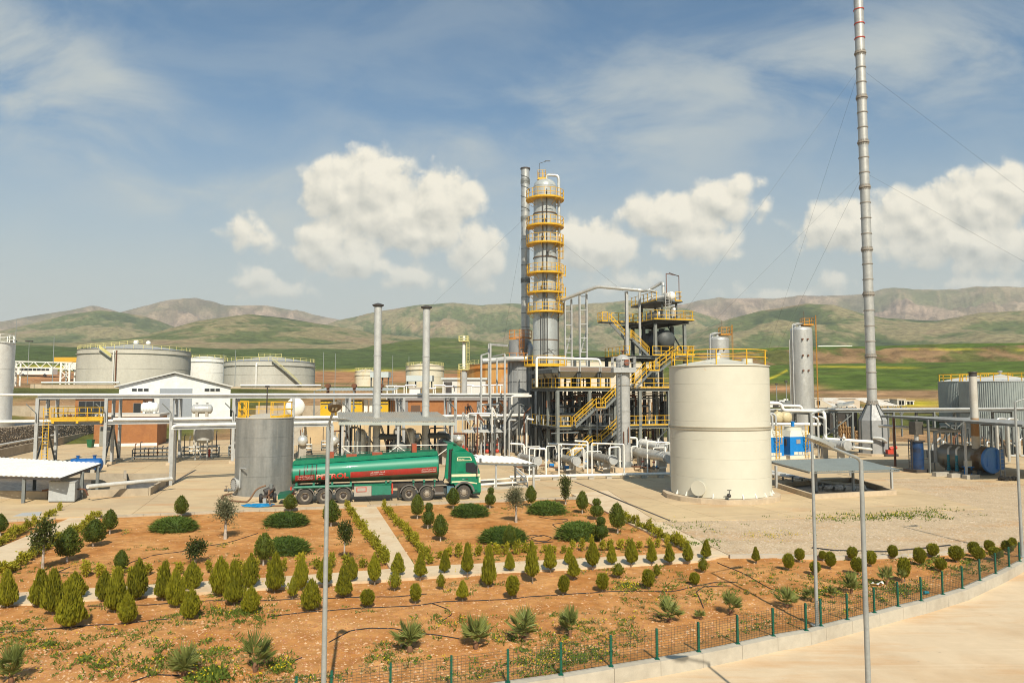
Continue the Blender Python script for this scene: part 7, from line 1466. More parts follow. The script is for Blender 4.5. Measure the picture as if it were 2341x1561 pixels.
 part('front_wall', MB().add([(xl, Y, z0), (xr, Y, z0), (xr, Y, zl), (xm, Y, zm), (xl, Y, zl), (xl - SX, Y + D, z0), (xr - SX, Y + D, z0), (xr - SX, Y + D, zl), (xm - SX, Y + D, zm), (xl - SX, Y + D, zl)], [(0, 1, 2, 3, 4), (9, 8, 7, 6, 5), (1, 6, 7, 2), (5, 0, 4, 9)]), W2, t, smooth=0)
 for s, xa, xb in ((0, xl - .6, xm), (1, xm, xr + .6)):
  za = zl - .25 if s == 0 else zm + .12; zb = zm + .12 if s == 0 else zl - .25
  part('roof', MB().obox(V(xa, Y - .6, za), V(xb - xa, 0, zb - za), V(-SX, D + 1.2, 0), V(0, 0, .22)), mat('roof_white_grey', (.62, .62, .58), .5), t, smooth=0)
 part('roller_door', MB().box(((pxX(366, Y) + pxX(440, Y)) / 2, Y - .05, (z0 + zat(888, Y)) / 2), (pxX(440, Y) - pxX(366, Y), .2, zat(888, Y) - z0)), mat('roller_grey', (.30, .33, .36), .5), t, smooth=0)
 for x0, x1 in ((302, 313), (315.5, 326.5), (329, 340), (468, 479), (481, 491), (493, 503)):
  f = part('window', MB().box(((pxX(x0, Y) + pxX(x1, Y)) / 2, Y - .04, (zat(888, Y) + zat(894, Y)) / 2), (pxX(x1, Y) - pxX(x0, Y), .12, zat(888, Y) - zat(894, Y))), STEELM, t, smooth=0); part('pane', MB().box(((pxX(x0, Y) + pxX(x1, Y)) / 2, Y - .09, (zat(888, Y) + zat(894, Y)) / 2), (pxX(x1, Y) - pxX(x0, Y) - .12, .06, zat(888, Y) - zat(894, Y) - .1)), GLASS, f, smooth=0)
 a, b = at(20, 940, 132), at(735, 930, 136); wl = thing('retaining_wall', 'long beige retaining wall behind the rack on the left', 'wall', V(a.x, a.y, 0))
 for i in range(14):
  p, q = a.lerp(b, i / 14), a.lerp(b, (i + .99) / 14)
  if xl - 1 < q.x and p.x < xr + 1: continue
  part('wall_panel', MB().beam(V(p.x, p.y, 2.4), V(q.x, q.y, 2.4), .4, 5.6), CONCW, wl, smooth=0)
 A, B = at(718, 893, 120), at(898, 893, 120); cn = thing('generator_canopy', 'flat grey canopy with round vents behind the rack', 'canopy', V(A.x, A.y, 0)); sheet_roof(cn, A, B, B + V(0, 7, .5), A + V(0, 7, .5), mat('grey_green_sheet', (.36, .39, .37), .5), 12, ribs=2)
 for k in range(5): p = A.lerp(B, k / 4); part('post', MB().beam(V(p.x, p.y + .2, 0), p + V(0, .2, -.05), .25), STEELM, cn, smooth=0)
 for x in (750, 810, 871):
  p = at(x, 882, 121); part('vent_cowl', MB().tube(p - V(0, 0, 1.2), p, .25, n=12).tube(p - V(0, .5, 0), p + V(0, .5, 0), .38, n=16), RUST, cn)
 yl = mat('generator_yellow', (.60, .38, .01), .5);
 for k, (x0, x1) in enumerate(((733, 766), (803, 828), (865, 888))):
  Y = 122; xa, xb = pxX(x0, Y), pxX(x1, Y); g = thing('generator_cabinet', ['widest', 'middle', 'right'][k] + ' yellow generator cabinet under the flat canopy', 'generator', V(xa, Y, 0), 'yellow generator cabinets'); zb, zt = zat(950, Y), zat(914, Y)
  part('body', MB().box(((xa + xb) / 2, Y + 2, (zb + zt) / 2), (xb - xa, 4, zt - zb)), yl, g, smooth=0); part('base', MB().box(((xa + xb) / 2, Y + 2, zb / 2), (xb - xa + .1, 4.1, zb)), WHITE, g, smooth=0)
  for yy in (916, 923): part('vent_strip', MB().box(((xa + xb) / 2, Y - .02, zat(yy, Y)), (xb - xa - .1, .06, .2)), DARK, g, smooth=0)
  part('badge', MB().box(((xa + xb) / 2 - .3, Y - .02, zat(931, Y)), (.22, .05, .22)), BLUE, g, smooth=0)
  for j in range(2): part('white_pillar', MB().box((xb + .5 + j * .9, Y + 1, zt / 2), (.6, .6, zt)), WHITE, g, smooth=0)
 O = at(905, 940, 116); O = V(O.x, O.y, 3.2); struct('hall_terrace', MB().prism([O - E1 * 14 - E2 * 2, O + E1 * 24 - E2 * 2, O + E1 * 24 + E2 * 12, O - E1 * 14 + E2 * 12], -.5, 3.19), YARDM, smooth=0); t = building('brick_hall', 'orange brick hall with grey pilasters behind the right chimney', O, E1 * 19, E2 * 9, 3.15, BRICK, mat('dark_roof_band', (.22, .20, .19), .8), .7, z0=3.2)
 for s in (0, 8.3, 13.3, 18.6): part('pilaster', MB().obox(O + E1 * s - E2 * .08, E1 * (1.9 if s == 0 else .75), E2 * .2, V(0, 0, 3.1)), mat('pilaster_grey', (.20, .19, .19), .8), t, smooth=0)
 dr = part('door', MB().obox(O + E1 * 2.4 - E2 * .06, E1 * 1.5, E2 * .1, V(0, 0, 2.4)), mat('brown_door', (.11, .06, .035), .6), t, smooth=0)
 for k, (x0, x1, yt, yb, Y, lb) in enumerate(((846, 888, 850, 880, 205, 'open white roofed loading shed behind the left chimney'), (929, 988, 858, 882, 200, 'open white roofed loading shed beside the right chimney'))):
  a, b = at(x0, yt, Y), at(x1, yt, Y); sh = thing('loading_shed', lb, 'shed', V(a.x, a.y, ground_z(a.x, a.y))); part('fascia', MB().obox(a - V(0, 0, 1.6), b - a, V(0, 5, 0), V(0, 0, 1.6)), mat('pale_blue_sheet', (.50, .55, .55), .5), sh, smooth=0)
  for i in range(4): p = a.lerp(b, (i + .1) / 3.2); part('post', MB().beam(V(p.x, p.y + 1, ground_z(p.x, p.y) - 1), V(p.x, p.y + 1, a.z - 1), .35), STEELD, sh, smooth=0)
 Y = 175; a, b = at(1012, 868, Y), at(1110, 868, Y); bd = building('white_store', 'long low white store building beside the yellow ladder mast', V(a.x, Y, 0), V(b.x - a.x, 0, 0), V(0, 10, 0), a.z, mat('dull_white_sheet', (.60, .60, .56), .55), mat('pale_blue_sheet', (.50, .55, .55)), .5, .4)
 part('door', MB().box((a.x + 1.3, Y - .05, a.z - 2.6), (2.0, .15, 4.2)), DARK, bd, smooth=0)
 a = at(936, 887, 150); hut = building('white_hut', 'small white hut with pitched roof beyond the rack', V(a.x, 150, 0), V(2.2, 0, 0), V(0, 2, 0), a.z, WHITE, mat('pale_roof', (.55, .52, .46)), .2, .2)
 Y = 150; c = V(pxX(1060, Y), Y, 0); z0 = ground_z(c.x, Y) - .5; t = thing('vent_mast', 'white vent mast with yellow caged ladder and two platforms', 'mast', V(c.x, Y, z0)); zt = zat(768, Y)
 part('lower_tube', MB().tube((c.x, Y, z0), (c.x, Y, zat(850, Y)), .72, n=16), STEEL, t); part('upper_tube', MB().tube((c.x, Y, zat(850, Y)), (c.x, Y, zt), .36, .3, n=16), WHITE, t)
 for y in (845, 780):
  z = zat(y, Y); part('platform', MB().box((c.x, Y, z), (2.0, 2.0, .15)), YELP, t, smooth=0); q = [V(c.x - 1, Y - 1, z), V(c.x + 1, Y - 1, z), V(c.x + 1, Y + 1, z), V(c.x - 1, Y + 1, z)]; railing(t, q, 1.1, YELP, closed=True, spacing=.9, r=.05, single=True)
 ladder(t, V(c.x - .8, Y - .8, z0), V(c.x - .8, Y - .8, zat(845, Y)), (1, 0, 0), .6, YEL, True, (0, -1, 0), True); ladder(t, V(c.x + .9, Y - .4, zat(845, Y)), V(c.x + .9, Y - .4, zat(780, Y)), (1, 0, 0), .6, YELP, True, (0, -1, 0), True)
 Y = 205; t = thing('pipe_bridge', 'white lattice pipe bridge at far left', 'bridge', at(20, 868, Y)); a, b = at(-40, 824, Y), at(166, 829, Y)
 for dz in (0, -1.7):
  for dy in (0, 2.5): part('chord', MB().beam(a + V(0, dy, dz), b + V(0, dy, dz), .28), WHITE, t, smooth=0)
 n = 14
 for i in range(n):
  p, q = a.lerp(b, i / n), a.lerp(b, (i + 1) / n); part('diagonal', MB().beam(p - V(0, 0, 1.7 * (i % 2)), q - V(0, 0, 1.7 * ((i + 1) % 2)), .18), WHITE, t, smooth=0)
 for x in (24, 34, 140, 160):
  p = at(x, 829, Y); gz = ground_z(p.x, p.y) - .5; part('tower_leg', MB().beam(V(p.x, p.y, gz), p, .45), WHITE, t, smooth=0); part('tower_leg', MB().beam(V(p.x, p.y + 2.5, gz), p + V(0, 2.5, 0), .4), WHITE, t, smooth=0)
 for x0, x1 in ((20, 36), (140, 160)):
  for j in range(2):
   y0, y1 = 832 + j * 17, 849 + j * 17; part('diagonal', MB().beam(at(x0, y0, Y), at(x1, y1, Y), .2), WHITE, t, smooth=0); part('diagonal', MB().beam(at(x1, y0, Y), at(x0, y1, Y), .2), WHITE, t, smooth=0)
 Y = 240; a = at(166, 819, Y); b = at(197, 819, Y); gz = ground_z(a.x, Y) - .5; bd = building('white_plant_building', 'white building with yellow fascia beside the pipe bridge', V(a.x, Y, gz), V(b.x - a.x + 3, 0, 0), V(0, 14, 0), a.z - gz, mat('white_sheet_wall', (.72, .73, .72)), mat('fascia_yellow', (.62, .36, .03), .5), 1.5, .3)
 c_ = at(130, 822, Y); part('annex_fascia', MB().box((c_.x + 4, Y + 4, c_.z), (10, 8, 1.6)), mat('fascia_yellow', (.62, .36, .03)), bd, smooth=0)
 for s in (.2, .55, .85):
  x_ = a.x + (b.x - a.x) * s; part('window', MB().box((x_, Y - .05, gz + (a.z - gz) * .55), (1.0, .15, .8)), GLASS, bd, smooth=0)
 c = at(84, 858, 255); gz = ground_z(c.x, c.y); bs = thing('bus', 'white bus with dark windows parked on the far road at left', 'bus', V(c.x, c.y, gz))
 part('body', MB().box((c.x, c.y, gz + 2.0), (13, 2.5, 2.6)), WHITE, bs, smooth=0)
 for i in range(7): part('window', MB().box((c.x - 4.5 + i * 1.5, c.y - 1.27, gz + 2.5), (1.3, .06, .9)), GLASS, bs, smooth=0)
 for i in (-4, 3.6): part('wheel', MB().tube((c.x + i, c.y - 1.3, gz + .5), (c.x + i, c.y - .9, gz + .5), .5, n=14), BLACK, bs)
 for k, (x, yt, Y) in enumerate(((29, 780, 210), (67, 780, 225), (38, 730, 175), (124, 770, 190), (512, 810, 200), (539, 800, 195), (740, 805, 210), (767, 808, 215), (898, 812, 230), (935, 815, 235), (1775, 878, 170), (1797, 872, 175), (1740, 870, 180))):
  p = at(x, yt, Y); gz = ground_z(p.x, p.y) - .5; t = thing('light_mast', f'thin lighting mast in the distance, {["first","second","third","fourth","fifth","sixth","seventh","eighth","ninth","tenth","eleventh","twelfth","thirteenth"][k]} of the row counted left to right' if False else ['lamp mast behind the white tank at far left', 'lamp mast with two heads beside the pipe bridge', 'thin bare mast in front of the pipe bridge', 'thin bare mast left of the largest grey tank', 'thin mast between the white and wide grey tanks', 'thin mast at the left end of the wide grey tank', 'thin mast right of the wide grey tank', 'second thin mast right of the wide grey tank', 'thin mast right of the left chimney', 'thin mast left of the right chimney', 'lamp post right of the cream tank by the cabins', 'second lamp post right of the cream tank', 'lamp post just behind the cream tank edge'][k], 'mast', V(p.x, p.y, gz), 'distant masts')
  part('pole', MB().tube((p.x, p.y, gz), p, .12, .07, n=6), GALV, t)
  if k in (0, 1, 10, 11, 12): part('lamp_head', MB().box(p, (2.2 if k < 2 else .6, .5, .35)), DARK, t, smooth=0)
 cb = mat('cabin_beige', (.55, .47, .36), .7, c2=(.50, .42, .32)); cw = mat('cabin_white', (.62, .60, .55), .6); cg = mat('cabin_grey', (.30, .29, .27), .6)
 for k, (x0, xm_, x1, yt, yb, Y, m_, lb) in enumerate(((1863, 1879, 1966, 909, 934, 160, cb, 'long beige portable cabin left of the tall stack'), (2003, 2006, 2030, 913, 927, 168, cg, 'dark grey portable cabin right of the tall stack'), (2031, 2033, 2052, 912, 928, 170, cw, 'pale portable cabin, second right of the stack'), (2052, 2054, 2070, 912, 930, 166, cw, 'white portable cabin, third right of the stack'), (2071, 2072, 2090, 915, 930, 168, cw, 'narrow white cabin at the end of the row'))):
  a, b = at(x0, yb, Y), at(x1, yb, Y); gz = min(ground_z(a.x, Y), ground_z(b.x, Y), a.z) - .3; h = zat(yt, Y) - gz
  t = building('portable_cabin', lb, V(a.x, Y, gz), V(b.x - a.x, 0, 0), V(0, 3.2 if k else 6, 0), h - .25, m_, mat('cabin_roof', (.52, .46, .38), .8), .25, .12, 'cabin', gz); t['group'] = 'portable cabins'
  wd = b.x - a.x
  for s in ((.06, .1) if k == 0 else (.3, .7)): part('window', MB().box((a.x + wd * s, Y - .04, gz + h * .6), (.35 if k == 0 else .5, .1, .9)), GLASS, t, smooth=0)
  part('door', MB().box((a.x + wd * .5, Y - .04, gz + h * .45), (.8, .1, h * .8)), cg if m_ is not cg else cw, t, smooth=0)
 a = at(1884, 794, 470); solo('farm_shed', MB().box((a.x + 6, a.y, a.z - 1), (22, 6, 3)).prism([(a.x - 5, a.y - 3), (a.x + 17, a.y - 3), (a.x + 17, a.y + 3), (a.x - 5, a.y + 3)], a.z + .5, a.z + 1.0), WHITE, 'small white shed on the far bench edge', 'shed', V(a.x, a.y, a.z - 3), smooth=0)
 Rn = random.Random(8)
 for k in range(14):
  x = 1755 + k * 7.5; Y = 172 + Rn.uniform(-6, 6); p = at(x, 905, Y); gz = ground_z(p.x, p.y); L_ = Rn.uniform(1.5, 3.5)
  solo('scrap_pile', MB().box((p.x, p.y, gz + .5), (L_, 1.4, 1.0), Rn.uniform(-.4, .4)).box((p.x + .3, p.y - .2, gz + 1.1), (L_ * .6, .8, .5), Rn.uniform(-.4, .4)), Rn.choice([WHITE, STEELM, STEEL, DARK]), f'stacked scrap heap behind the cream tank, {["first","second","third","fourth","fifth","sixth","seventh","eighth","ninth","tenth","eleventh","twelfth","thirteenth","fourteenth"][k]} from the left', 'scrap', V(p.x, p.y, gz), 'scrap heaps by the field', smooth=0)
 for k in range(12):
  x = 885 + k * 22; Y = 150 + Rn.uniform(0, 12); p = at(x, 893, Y); gz = ground_z(p.x, p.y); h = max(1.2, zat(884 + Rn.uniform(-4, 4), Y) - gz)
  t = thing('pipe_trestle', f'white pipe trestle beyond the rack, {["first","second","third","fourth","fifth","sixth","seventh","eighth","ninth","tenth","eleventh","twelfth"][k]} from the left', 'trestle', V(p.x, p.y, gz), 'white trestles beyond the rack')
  for dx in (0, 1.6): part('leg', MB().beam(V(p.x + dx, p.y, gz - .3), V(p.x + dx, p.y, gz + h), .2), WHITE, t, smooth=0)
  part('pipe', MB().tube(V(p.x - .3, p.y, gz + h), V(p.x + 2.1, p.y, gz + h), .18, n=8), PIPEW, t); part('pipe', MB().tube(V(p.x - .3, p.y, gz + h * .6), V(p.x + 2.1, p.y, gz + h * .6), .14, n=8), DARK if k % 2 else PIPEW, t)
tank_farm()
# green tanker truck
def truck():
 W0, W1 = gnd(703, 1153), gnd(1062, 1141); d = (W1 - W0).normalized(); rz = math.atan2(d.y, d.x)
 T = thing('tanker_truck', 'green road tanker truck with red stripe and lettering, cab facing right', 'truck', W0, None, rz)
 nrm = V(-d.y, d.x, 0)
 def S(px):                     # position along the truck of an image column
  k = (px - CXP) / FPX; return (k * W0.y - W0.x) / (d.x - k * d.y)
 def P(name, mb, m, parent=None, smooth=30, label=None): return part(name, mb, m, parent or T, True, smooth, label)
 TG = mat('truck_green_paint', (.0, .185, .095), .42, 0, c2=(.004, .15, .08), vs_=.8, coat=.1); TGD = mat('truck_green_dark', (.0, .10, .055), .5, c2=(.02, .07, .04)); TGL = mat('truck_green_light', (.02, .18, .115), .5, c2=(.03, .14, .085))
 CR = mat('cream_stripe', (.74, .66, .42), .5); RS = mat('red_stripe', (.36, .025, .018), .5, c2=(.24, .04, .025), vs_=1.2); GR = mat('truck_grey_plastic', (.10, .10, .095), .6, c2=(.15, .13, .11)); LG = mat('locker_grey', (.36, .33, .28), .6)
 FRM = mat('truck_frame_dark', (.04, .035, .03), .8, c2=(.07, .055, .04))
 tm = bpy.data.materials.new('tank_paint_dirty'); tm.use_nodes = True; nt = tm.node_tree; N = nt.nodes; L = nt.links; b = N['Principled BSDF']; b.inputs['Roughness'].default_value = .46; b.inputs['Coat Weight'].default_value = .08
 tc = N.new('ShaderNodeTexCoord'); sp = N.new('ShaderNodeSeparateXYZ'); L.new(tc.outputs['Object'], sp.inputs[0])
 ns = N.new('ShaderNodeTexNoise'); ns.inputs['Scale'].default_value = 1.4; ns.inputs['Detail'].default_value = 8; L.new(tc.outputs['Object'], ns.inputs['Vector'])
 def mth(op, *a):
  n = N.new('ShaderNodeMath'); n.operation = op
  for i, v in enumerate(a):
   if isinstance(v, (int, float)): n.inputs[i].default_value = v
   else: L.new(v, n.inputs[i])
  return n.outputs[0]
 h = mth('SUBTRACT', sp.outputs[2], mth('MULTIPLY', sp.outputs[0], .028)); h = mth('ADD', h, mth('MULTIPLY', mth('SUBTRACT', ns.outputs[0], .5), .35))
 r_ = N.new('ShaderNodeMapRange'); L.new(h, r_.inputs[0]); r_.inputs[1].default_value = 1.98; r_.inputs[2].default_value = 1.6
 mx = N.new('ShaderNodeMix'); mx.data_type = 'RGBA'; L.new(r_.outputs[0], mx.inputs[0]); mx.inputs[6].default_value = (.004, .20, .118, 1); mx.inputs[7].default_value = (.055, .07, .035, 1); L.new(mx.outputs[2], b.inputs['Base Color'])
 x0, x1 = S(673), S(1004); PW = 2.5
 def sec(x):
  k = (x - x0) / (x1 - x0); return 1.34 + .10 * k, 2.82 + .50 * k
 def surf(x, z):
  zb, zt = sec(x); q = min(1, abs((z - (zb + zt) / 2) / ((zt - zb) / 2))); return 1.25 - 1.25 * (1 - q ** PW) ** (1 / PW)
 mb = MB(); nx, na = 40, 44
 for i in range(nx + 1):
  x = x0 + (x1 - x0) * i / nx; zb, zt = sec(x); e = 1.0
  for j in range(na):
   a = 2 * math.pi * j / na; ca, sa = math.cos(a), math.sin(a); mb.v.append((x, 1.25 - math.copysign(abs(ca) ** (2 / PW), ca) * 1.25 * e, (zb + zt) / 2 + math.copysign(abs(sa) ** (2 / PW), sa) * (zt - zb) / 2 * e))
 for i in range(nx):
  for j in range(na): a, b_ = i * na + j, i * na + (j + 1) % na; mb.f.append((a, a + na, b_ + na, b_))
 mb.f.append(tuple(range(na))); mb.f.append(tuple(range((nx + 1) * na - 1, nx * na - 1, -1)))
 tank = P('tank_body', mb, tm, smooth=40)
 for x in (x0, x1):
  zb, zt = sec(x); m2 = MB()
  for xx in (x - .04, x + .04):
   for j in range(na):
    a = 2 * math.pi * j / na; ca, sa = math.cos(a), math.sin(a); m2.v.append((xx, 1.25 - math.copysign(abs(ca) ** (2 / PW), ca) * 1.28, (zb + zt) / 2 + math.copysign(abs(sa) ** (2 / PW), sa) * ((zt - zb) / 2 + .03)))
  m2.f = [(j, j + na, (j + 1) % na + na, (j + 1) % na) for j in range(na)] + [tuple(range(na)), tuple(range(2 * na - 1, na - 1, -1))]; P('end_rim', m2, TGD)
 def patch(name, xa, xb, za, zb_, m, parent=None, off=.006, n=40, k=6):
  mb = MB()
  for i in range(n + 1):
   x = xa + (xb - xa) * i / n; l, h_ = za(x), zb_(x)
   for j in range(k + 1): z = l + (h_ - l) * j / k; mb.v.append((x, surf(x, z) - off, z))
  for i in range(n):
   for j in range(k): a = i * (k + 1) + j; mb.f.append((a, a + k + 1, a + k + 2, a + 1))
  return P(name, mb, m, parent)
 lo = lambda x: 1.60 + .385 * (x - x0) / (x1 - x0); hi = lambda x: 2.0 + .40 * (x - x0) / (x1 - x0)
 patch('red_stripe', S(680), S(724), lo, hi, RS, None, .006, 10); patch('red_stripe', S(805), S(1000), lo, hi, RS)
 patch('letter_panel', S(725), S(804), lambda x: lo(x) - .02, lambda x: hi(x) + .02, TG, None, .005, 16)
 pm = bpy.data.materials.new('petrol_letters'); pm.use_nodes = True; n_ = pm.node_tree; g = n_.nodes.new('ShaderNodeVertexColor'); g.layer_name = 'ink'; n_.links.new(g.outputs[0], n_.nodes['Principled BSDF'].inputs['Base Color'])
 def text(name, s, xa, xb, zf, hgt, m, surf_y=None, bold=0.0, parent=None):
  cu = bpy.data.curves.new('lettering', 'FONT'); cu.body = s; cu.size = 1; cu.offset = bold; cu.resolution_u = 4
  o = bpy.data.objects.new('lettering', cu); col.objects.link(o); dg = bpy.context.evaluated_depsgraph_get(); me = bpy.data.meshes.new_from_object(o.evaluated_get(dg)); bpy.data.objects.remove(o);
  v = np.empty(len(me.vertices) * 3); me.vertices.foreach_get('co', v); v = v.reshape(-1, 3)
  if len(v) == 0: return
  mn, mxx = v.min(0), v.max(0)
  ink = me.color_attributes.new('ink', 'FLOAT_COLOR', 'POINT')
  for i, q in enumerate(v):
   k = (q[1] - mn[1]) / (mxx[1] - mn[1]) - .45 * (q[0] - mn[0]) / (mxx[0] - mn[0]); k = min(1, max(0, (k - .45) / .4)); ink.data[i].color = (.55 + .15 * k, .025 + .55 * k, .02 + .45 * k, 1)
   x = xa + (xb - xa) * (q[0] - mn[0]) / (mxx[0] - mn[0]); z = zf(x) + hgt * (q[1] - mn[1]) / (mxx[1] - mn[1]); me.vertices[i].co = (x, (surf(x, z) - .045 if surf_y is None else surf_y - .014), z)
  me.name = name; me.materials.clear(); me.materials.append(m); q = bpy.data.objects.new(name, me); col.objects.link(q); q.parent = parent or T; return q
 text('petrol_lettering', 'PETROL', S(728), S(801), lambda x: lo(x) + .005, .385, pm, bold=.035)
 WT = mat('white_print', (.72, .66, .58), .6)
 text('print_line', 'FOR OIL ASPHALT', S(686), S(721), lambda x: lo(x) + .07, .11, WT); text('print_line', '\ufe96\ufee0\ufed4\ufeb3\ufefb\ufe8d \ufe93\ufea9\ufe8e\ufee4\ufedf \ufeba\ufebc\ufea8\ufee3', S(686), S(721), lambda x: lo(x) + .21, .13, WT)
 text('print_line', '\ufeae\ufe98\ufedf 36000 \ufe94\ufecc\ufeb4\ufedf\ufe8d', S(850), S(883), lambda x: lo(x) + .2, .14, WT); text('print_line', 'CAPACITY 36000 L', S(850), S(882), lambda x: lo(x) + .1, .07, WT)
 text('print_line', 'DANGER INFLAMMABLE', S(966), S(998), lambda x: lo(x) + .07, .10, WT); text('print_line', '\ufedd\ufe8e\ufecc\ufe98\ufeb7\ufefb\ufe8d \ufeca\ufef3\ufeae\ufeb3 \ufeae\ufec4\ufea7', S(966), S(998), lambda x: lo(x) + .2, .14, WT)
 OI = mat('oil_drip', (.035, .022, .012), .4); Rn = random.Random(2)
 for k in range(16):
  x = S(686) + Rn.uniform(0, 1.25); zt = 2.62 + Rn.uniform(-.25, .1); ln = Rn.uniform(.12, .75) if k > 3 else .85; w_ = Rn.uniform(.015, .05) if k > 1 else .09
  patch('oil_drip', x, x + w_, lambda q, a=zt - ln: a, lambda q, a=zt: a, OI, None, .009 + .0005 * k, 1, 6)
 for y in (.32, 2.18): P('coaming', MB().obox((x0 + .05, y - .03, sec(x0)[1] - .12), (x1 - x0 - .1, 0, .5), (0, .06, 0), (0, 0, .30)), TG if y < 1 else TGD, smooth=0)
 P('walkway', MB().obox((x0 + .1, .5, sec(x0)[1] + .0), (x1 - x0 - .2, 0, .5), (0, 1.5, 0), (0, 0, .03)), TGD, smooth=0)
 for px, w_, hh in ((761, .35, .5), (807, .72, .25), (866, .72, .25), (951, .32, .7)):
  x = S(px); z = sec(x)[1] + .05; P('hatch', MB().obox((x - w_ / 2, .6, z), (w_, 0, 0), (0, .9, 0), (0, 0, hh)), mat('rust_red_hatch', (.33, .07, .025), .6, c2=(.22, .06, .03), vs_=3), smooth=0)
 for k in range(9):
  x = x0 + .4 + k * (x1 - x0 - .8) / 8; P('rail_stay', MB().beam((x, 2.1, sec(x)[1]), (x, 2.1, sec(x)[1] + .3), .04), TGD, smooth=0)
 P('top_rail', MB().beam((x0 + .4, 2.1, sec(x0)[1] + .3), (x1 - .4, 2.1, sec(x1)[1] + .3), .04), TGD, smooth=0)
 for px in (683, 722, 764, 806, 886, 896, 948, 972, 996):
  x = S(px); P('tank_bracket', MB().obox((x - .07, .02, 1.30), (.14, 0, 0), (0, .3, 0), (0, 0, .16)).obox((x - .04, .12, .95), (.08, 0, 0), (0, .1, 0), (0, 0, .4)), TGL, smooth=0)
 P('chassis', MB().obox((x0 + .1, .75, .85), (x1 - x0 + .4, 0, 0), (0, 1.0, 0), (0, 0, .35)), FRM, smooth=0); P('tractor_frame', MB().obox((S(925), .8, .75), (S(1090) - S(925), 0, 0), (0, .9, 0), (0, 0, .25)), FRM, smooth=0)
 P('side_guard', MB().tube((S(677), .04, 1.18), (S(808), .04, 1.2), .10, n=12), TGL)
 a, b_ = S(814), S(897); m_ = S(853)
 lk = P('locker', MB().obox((a, .05, .45), (m_ - a, 0, 0), (0, .6, 0), (0, 0, .72)), LG, smooth=0); P('door_frame', MB().obox((a + .15, .03, .75), (.7, 0, 0), (0, .03, 0), (0, 0, .33)), RED, lk, 0); P('door', MB().obox((a + .21, .02, .80), (.58, 0, 0), (0, .03, 0), (0, 0, .23)), LG, lk, 0)
 lk = P('locker', MB().obox((m_ + .02, .05, .5), (b_ - m_ - .02, 0, 0), (0, .6, 0), (0, 0, .72)), TGL, smooth=0); P('lid', MB().obox((a, .02, 1.18), (b_ - a, 0, 0), (0, .65, 0), (0, 0, .06)), TG, lk, 0); P('hinge_post', MB().obox((b_ + .05, .05, .55), (.10, 0, 0), (0, .4, 0), (0, 0, .7)), RED, lk, 0)
 P('landing_leg', MB().obox((b_ + .5, .5, .15), (.14, 0, 0), (0, .14, 0), (0, 0, .9)), FRM, smooth=0)
 TY = mat('tyre_rubber_dusty', (.05, .046, .04), .9, c2=(.085, .075, .06), vs_=3); RM = mat('steel_rim', (.34, .30, .24), .5, .3, c2=(.25, .21, .16), vs_=5); HB = mat('hub_dark', (.05, .04, .035), .6)
 def wheel(x, r_, y=0.0, deep=True, steer=False):
  w_ = P('wheel', MB().lathe([(r_ * .56, .30), (r_ * .8, .32), (r_ * .96, .28), (r_, .24), (r_, .06), (r_ * .96, .02), (r_ * .82, -.01), (r_ * .60, .0), (r_ * .56, .04)], (x, y, r_ - .015), 36, axis=(0, 1, 0)), TY, smooth=35)
  if deep: P('rim', MB().lathe([(r_ * .57, .02), (r_ * .54, .01), (r_ * .50, .05), (r_ * .46, .14), (r_ * .2, .17), (.01, .17)], (x, y, r_ - .015), 28, axis=(0, 1, 0)), RM, w_); P('hub', MB().lathe([(r_ * .36, .16), (r_ * .3, .1), (r_ * .16, .06), (.01, .05)], (x, y, r_ - .015), 20, axis=(0, 1, 0)), HB, w_)
  else:
   P('rim', MB().lathe([(r_ * .57, .02), (r_ * .53, .0), (r_ * .48, .05), (r_ * .40, .03), (r_ * .3, -.03), (r_ * .12, -.05), (.01, -.05)], (x, y, r_ - .015), 28, axis=(0, 1, 0)), RM, w_); mb = MB()
   for k in range(10): t = 2 * math.pi * k / 10; mb.tube((x + math.cos(t) * r_ * .42, y + .02, r_ + math.sin(t) * r_ * .42), (x + math.cos(t) * r_ * .42, y + .05, r_ + math.sin(t) * r_ * .42), .045, n=8)
   P('hand_hole', mb, HB, w_)['kind'] = 'stuff'
 spots = [(S(703), .53, True), (S(746.5), .53, True), (S(789.5), .53, True), (S(938), .52, True), (S(978.5), .50, False), (S(1062), .51, False)]
 for x, r_, dp in spots: wheel(x, r_, 0, dp); wheel(x, r_, 2.2, dp)
 for x, r_, dp in spots[:5]:       # mudguards
  mb = MB(); n = 14; pr = []
  for i in range(n + 1): t = R(8 + 164 * i / n); pr.append((math.cos(t) * (r_ + .13), math.sin(t) * (r_ + .13)))
  v = [(x + p[0], y, r_ + p[1]) for y in (-.02, .55) for p in pr]; mb.add(v, [(i, i + 1, n + 2 + i, n + 1 + i) for i in range(n)] + [(n + 1 + i, n + 2 + i, i + 1, i) for i in range(n)]); v2 = [(x + p[0] * k, -.025, r_ + p[1] * k) for k in (1.0, .9) for p in pr]; mb.add(v2, [(i + 1, i, n + 1 + i, n + 2 + i) for i in range(n)]); P('mudguard', mb, mat('mudguard_grey', (.16, .15, .135), .7), smooth=0)
 P('mud_flap', MB().obox((S(685), .02, .15), (.03, 0, 0), (0, .5, 0), (0, 0, .5)), BLACK, smooth=0); P('tail_light', MB().obox((x0 - .12, .1, 1.0), (.1, 0, 0), (0, .25, 0), (0, 0, .2)), RED, smooth=0); P('rear_platform', MB().obox((x0 - .95, .4, .35), (.95, 0, .12), (0, 1.6, 0), (0, 0, .32)), TGD, smooth=0); P('rear_bumper', MB().obox((x0 - .08, .1, .45), (.12, 0, 0), (0, 2.3, 0), (0, 0, .2)), RED, smooth=0)
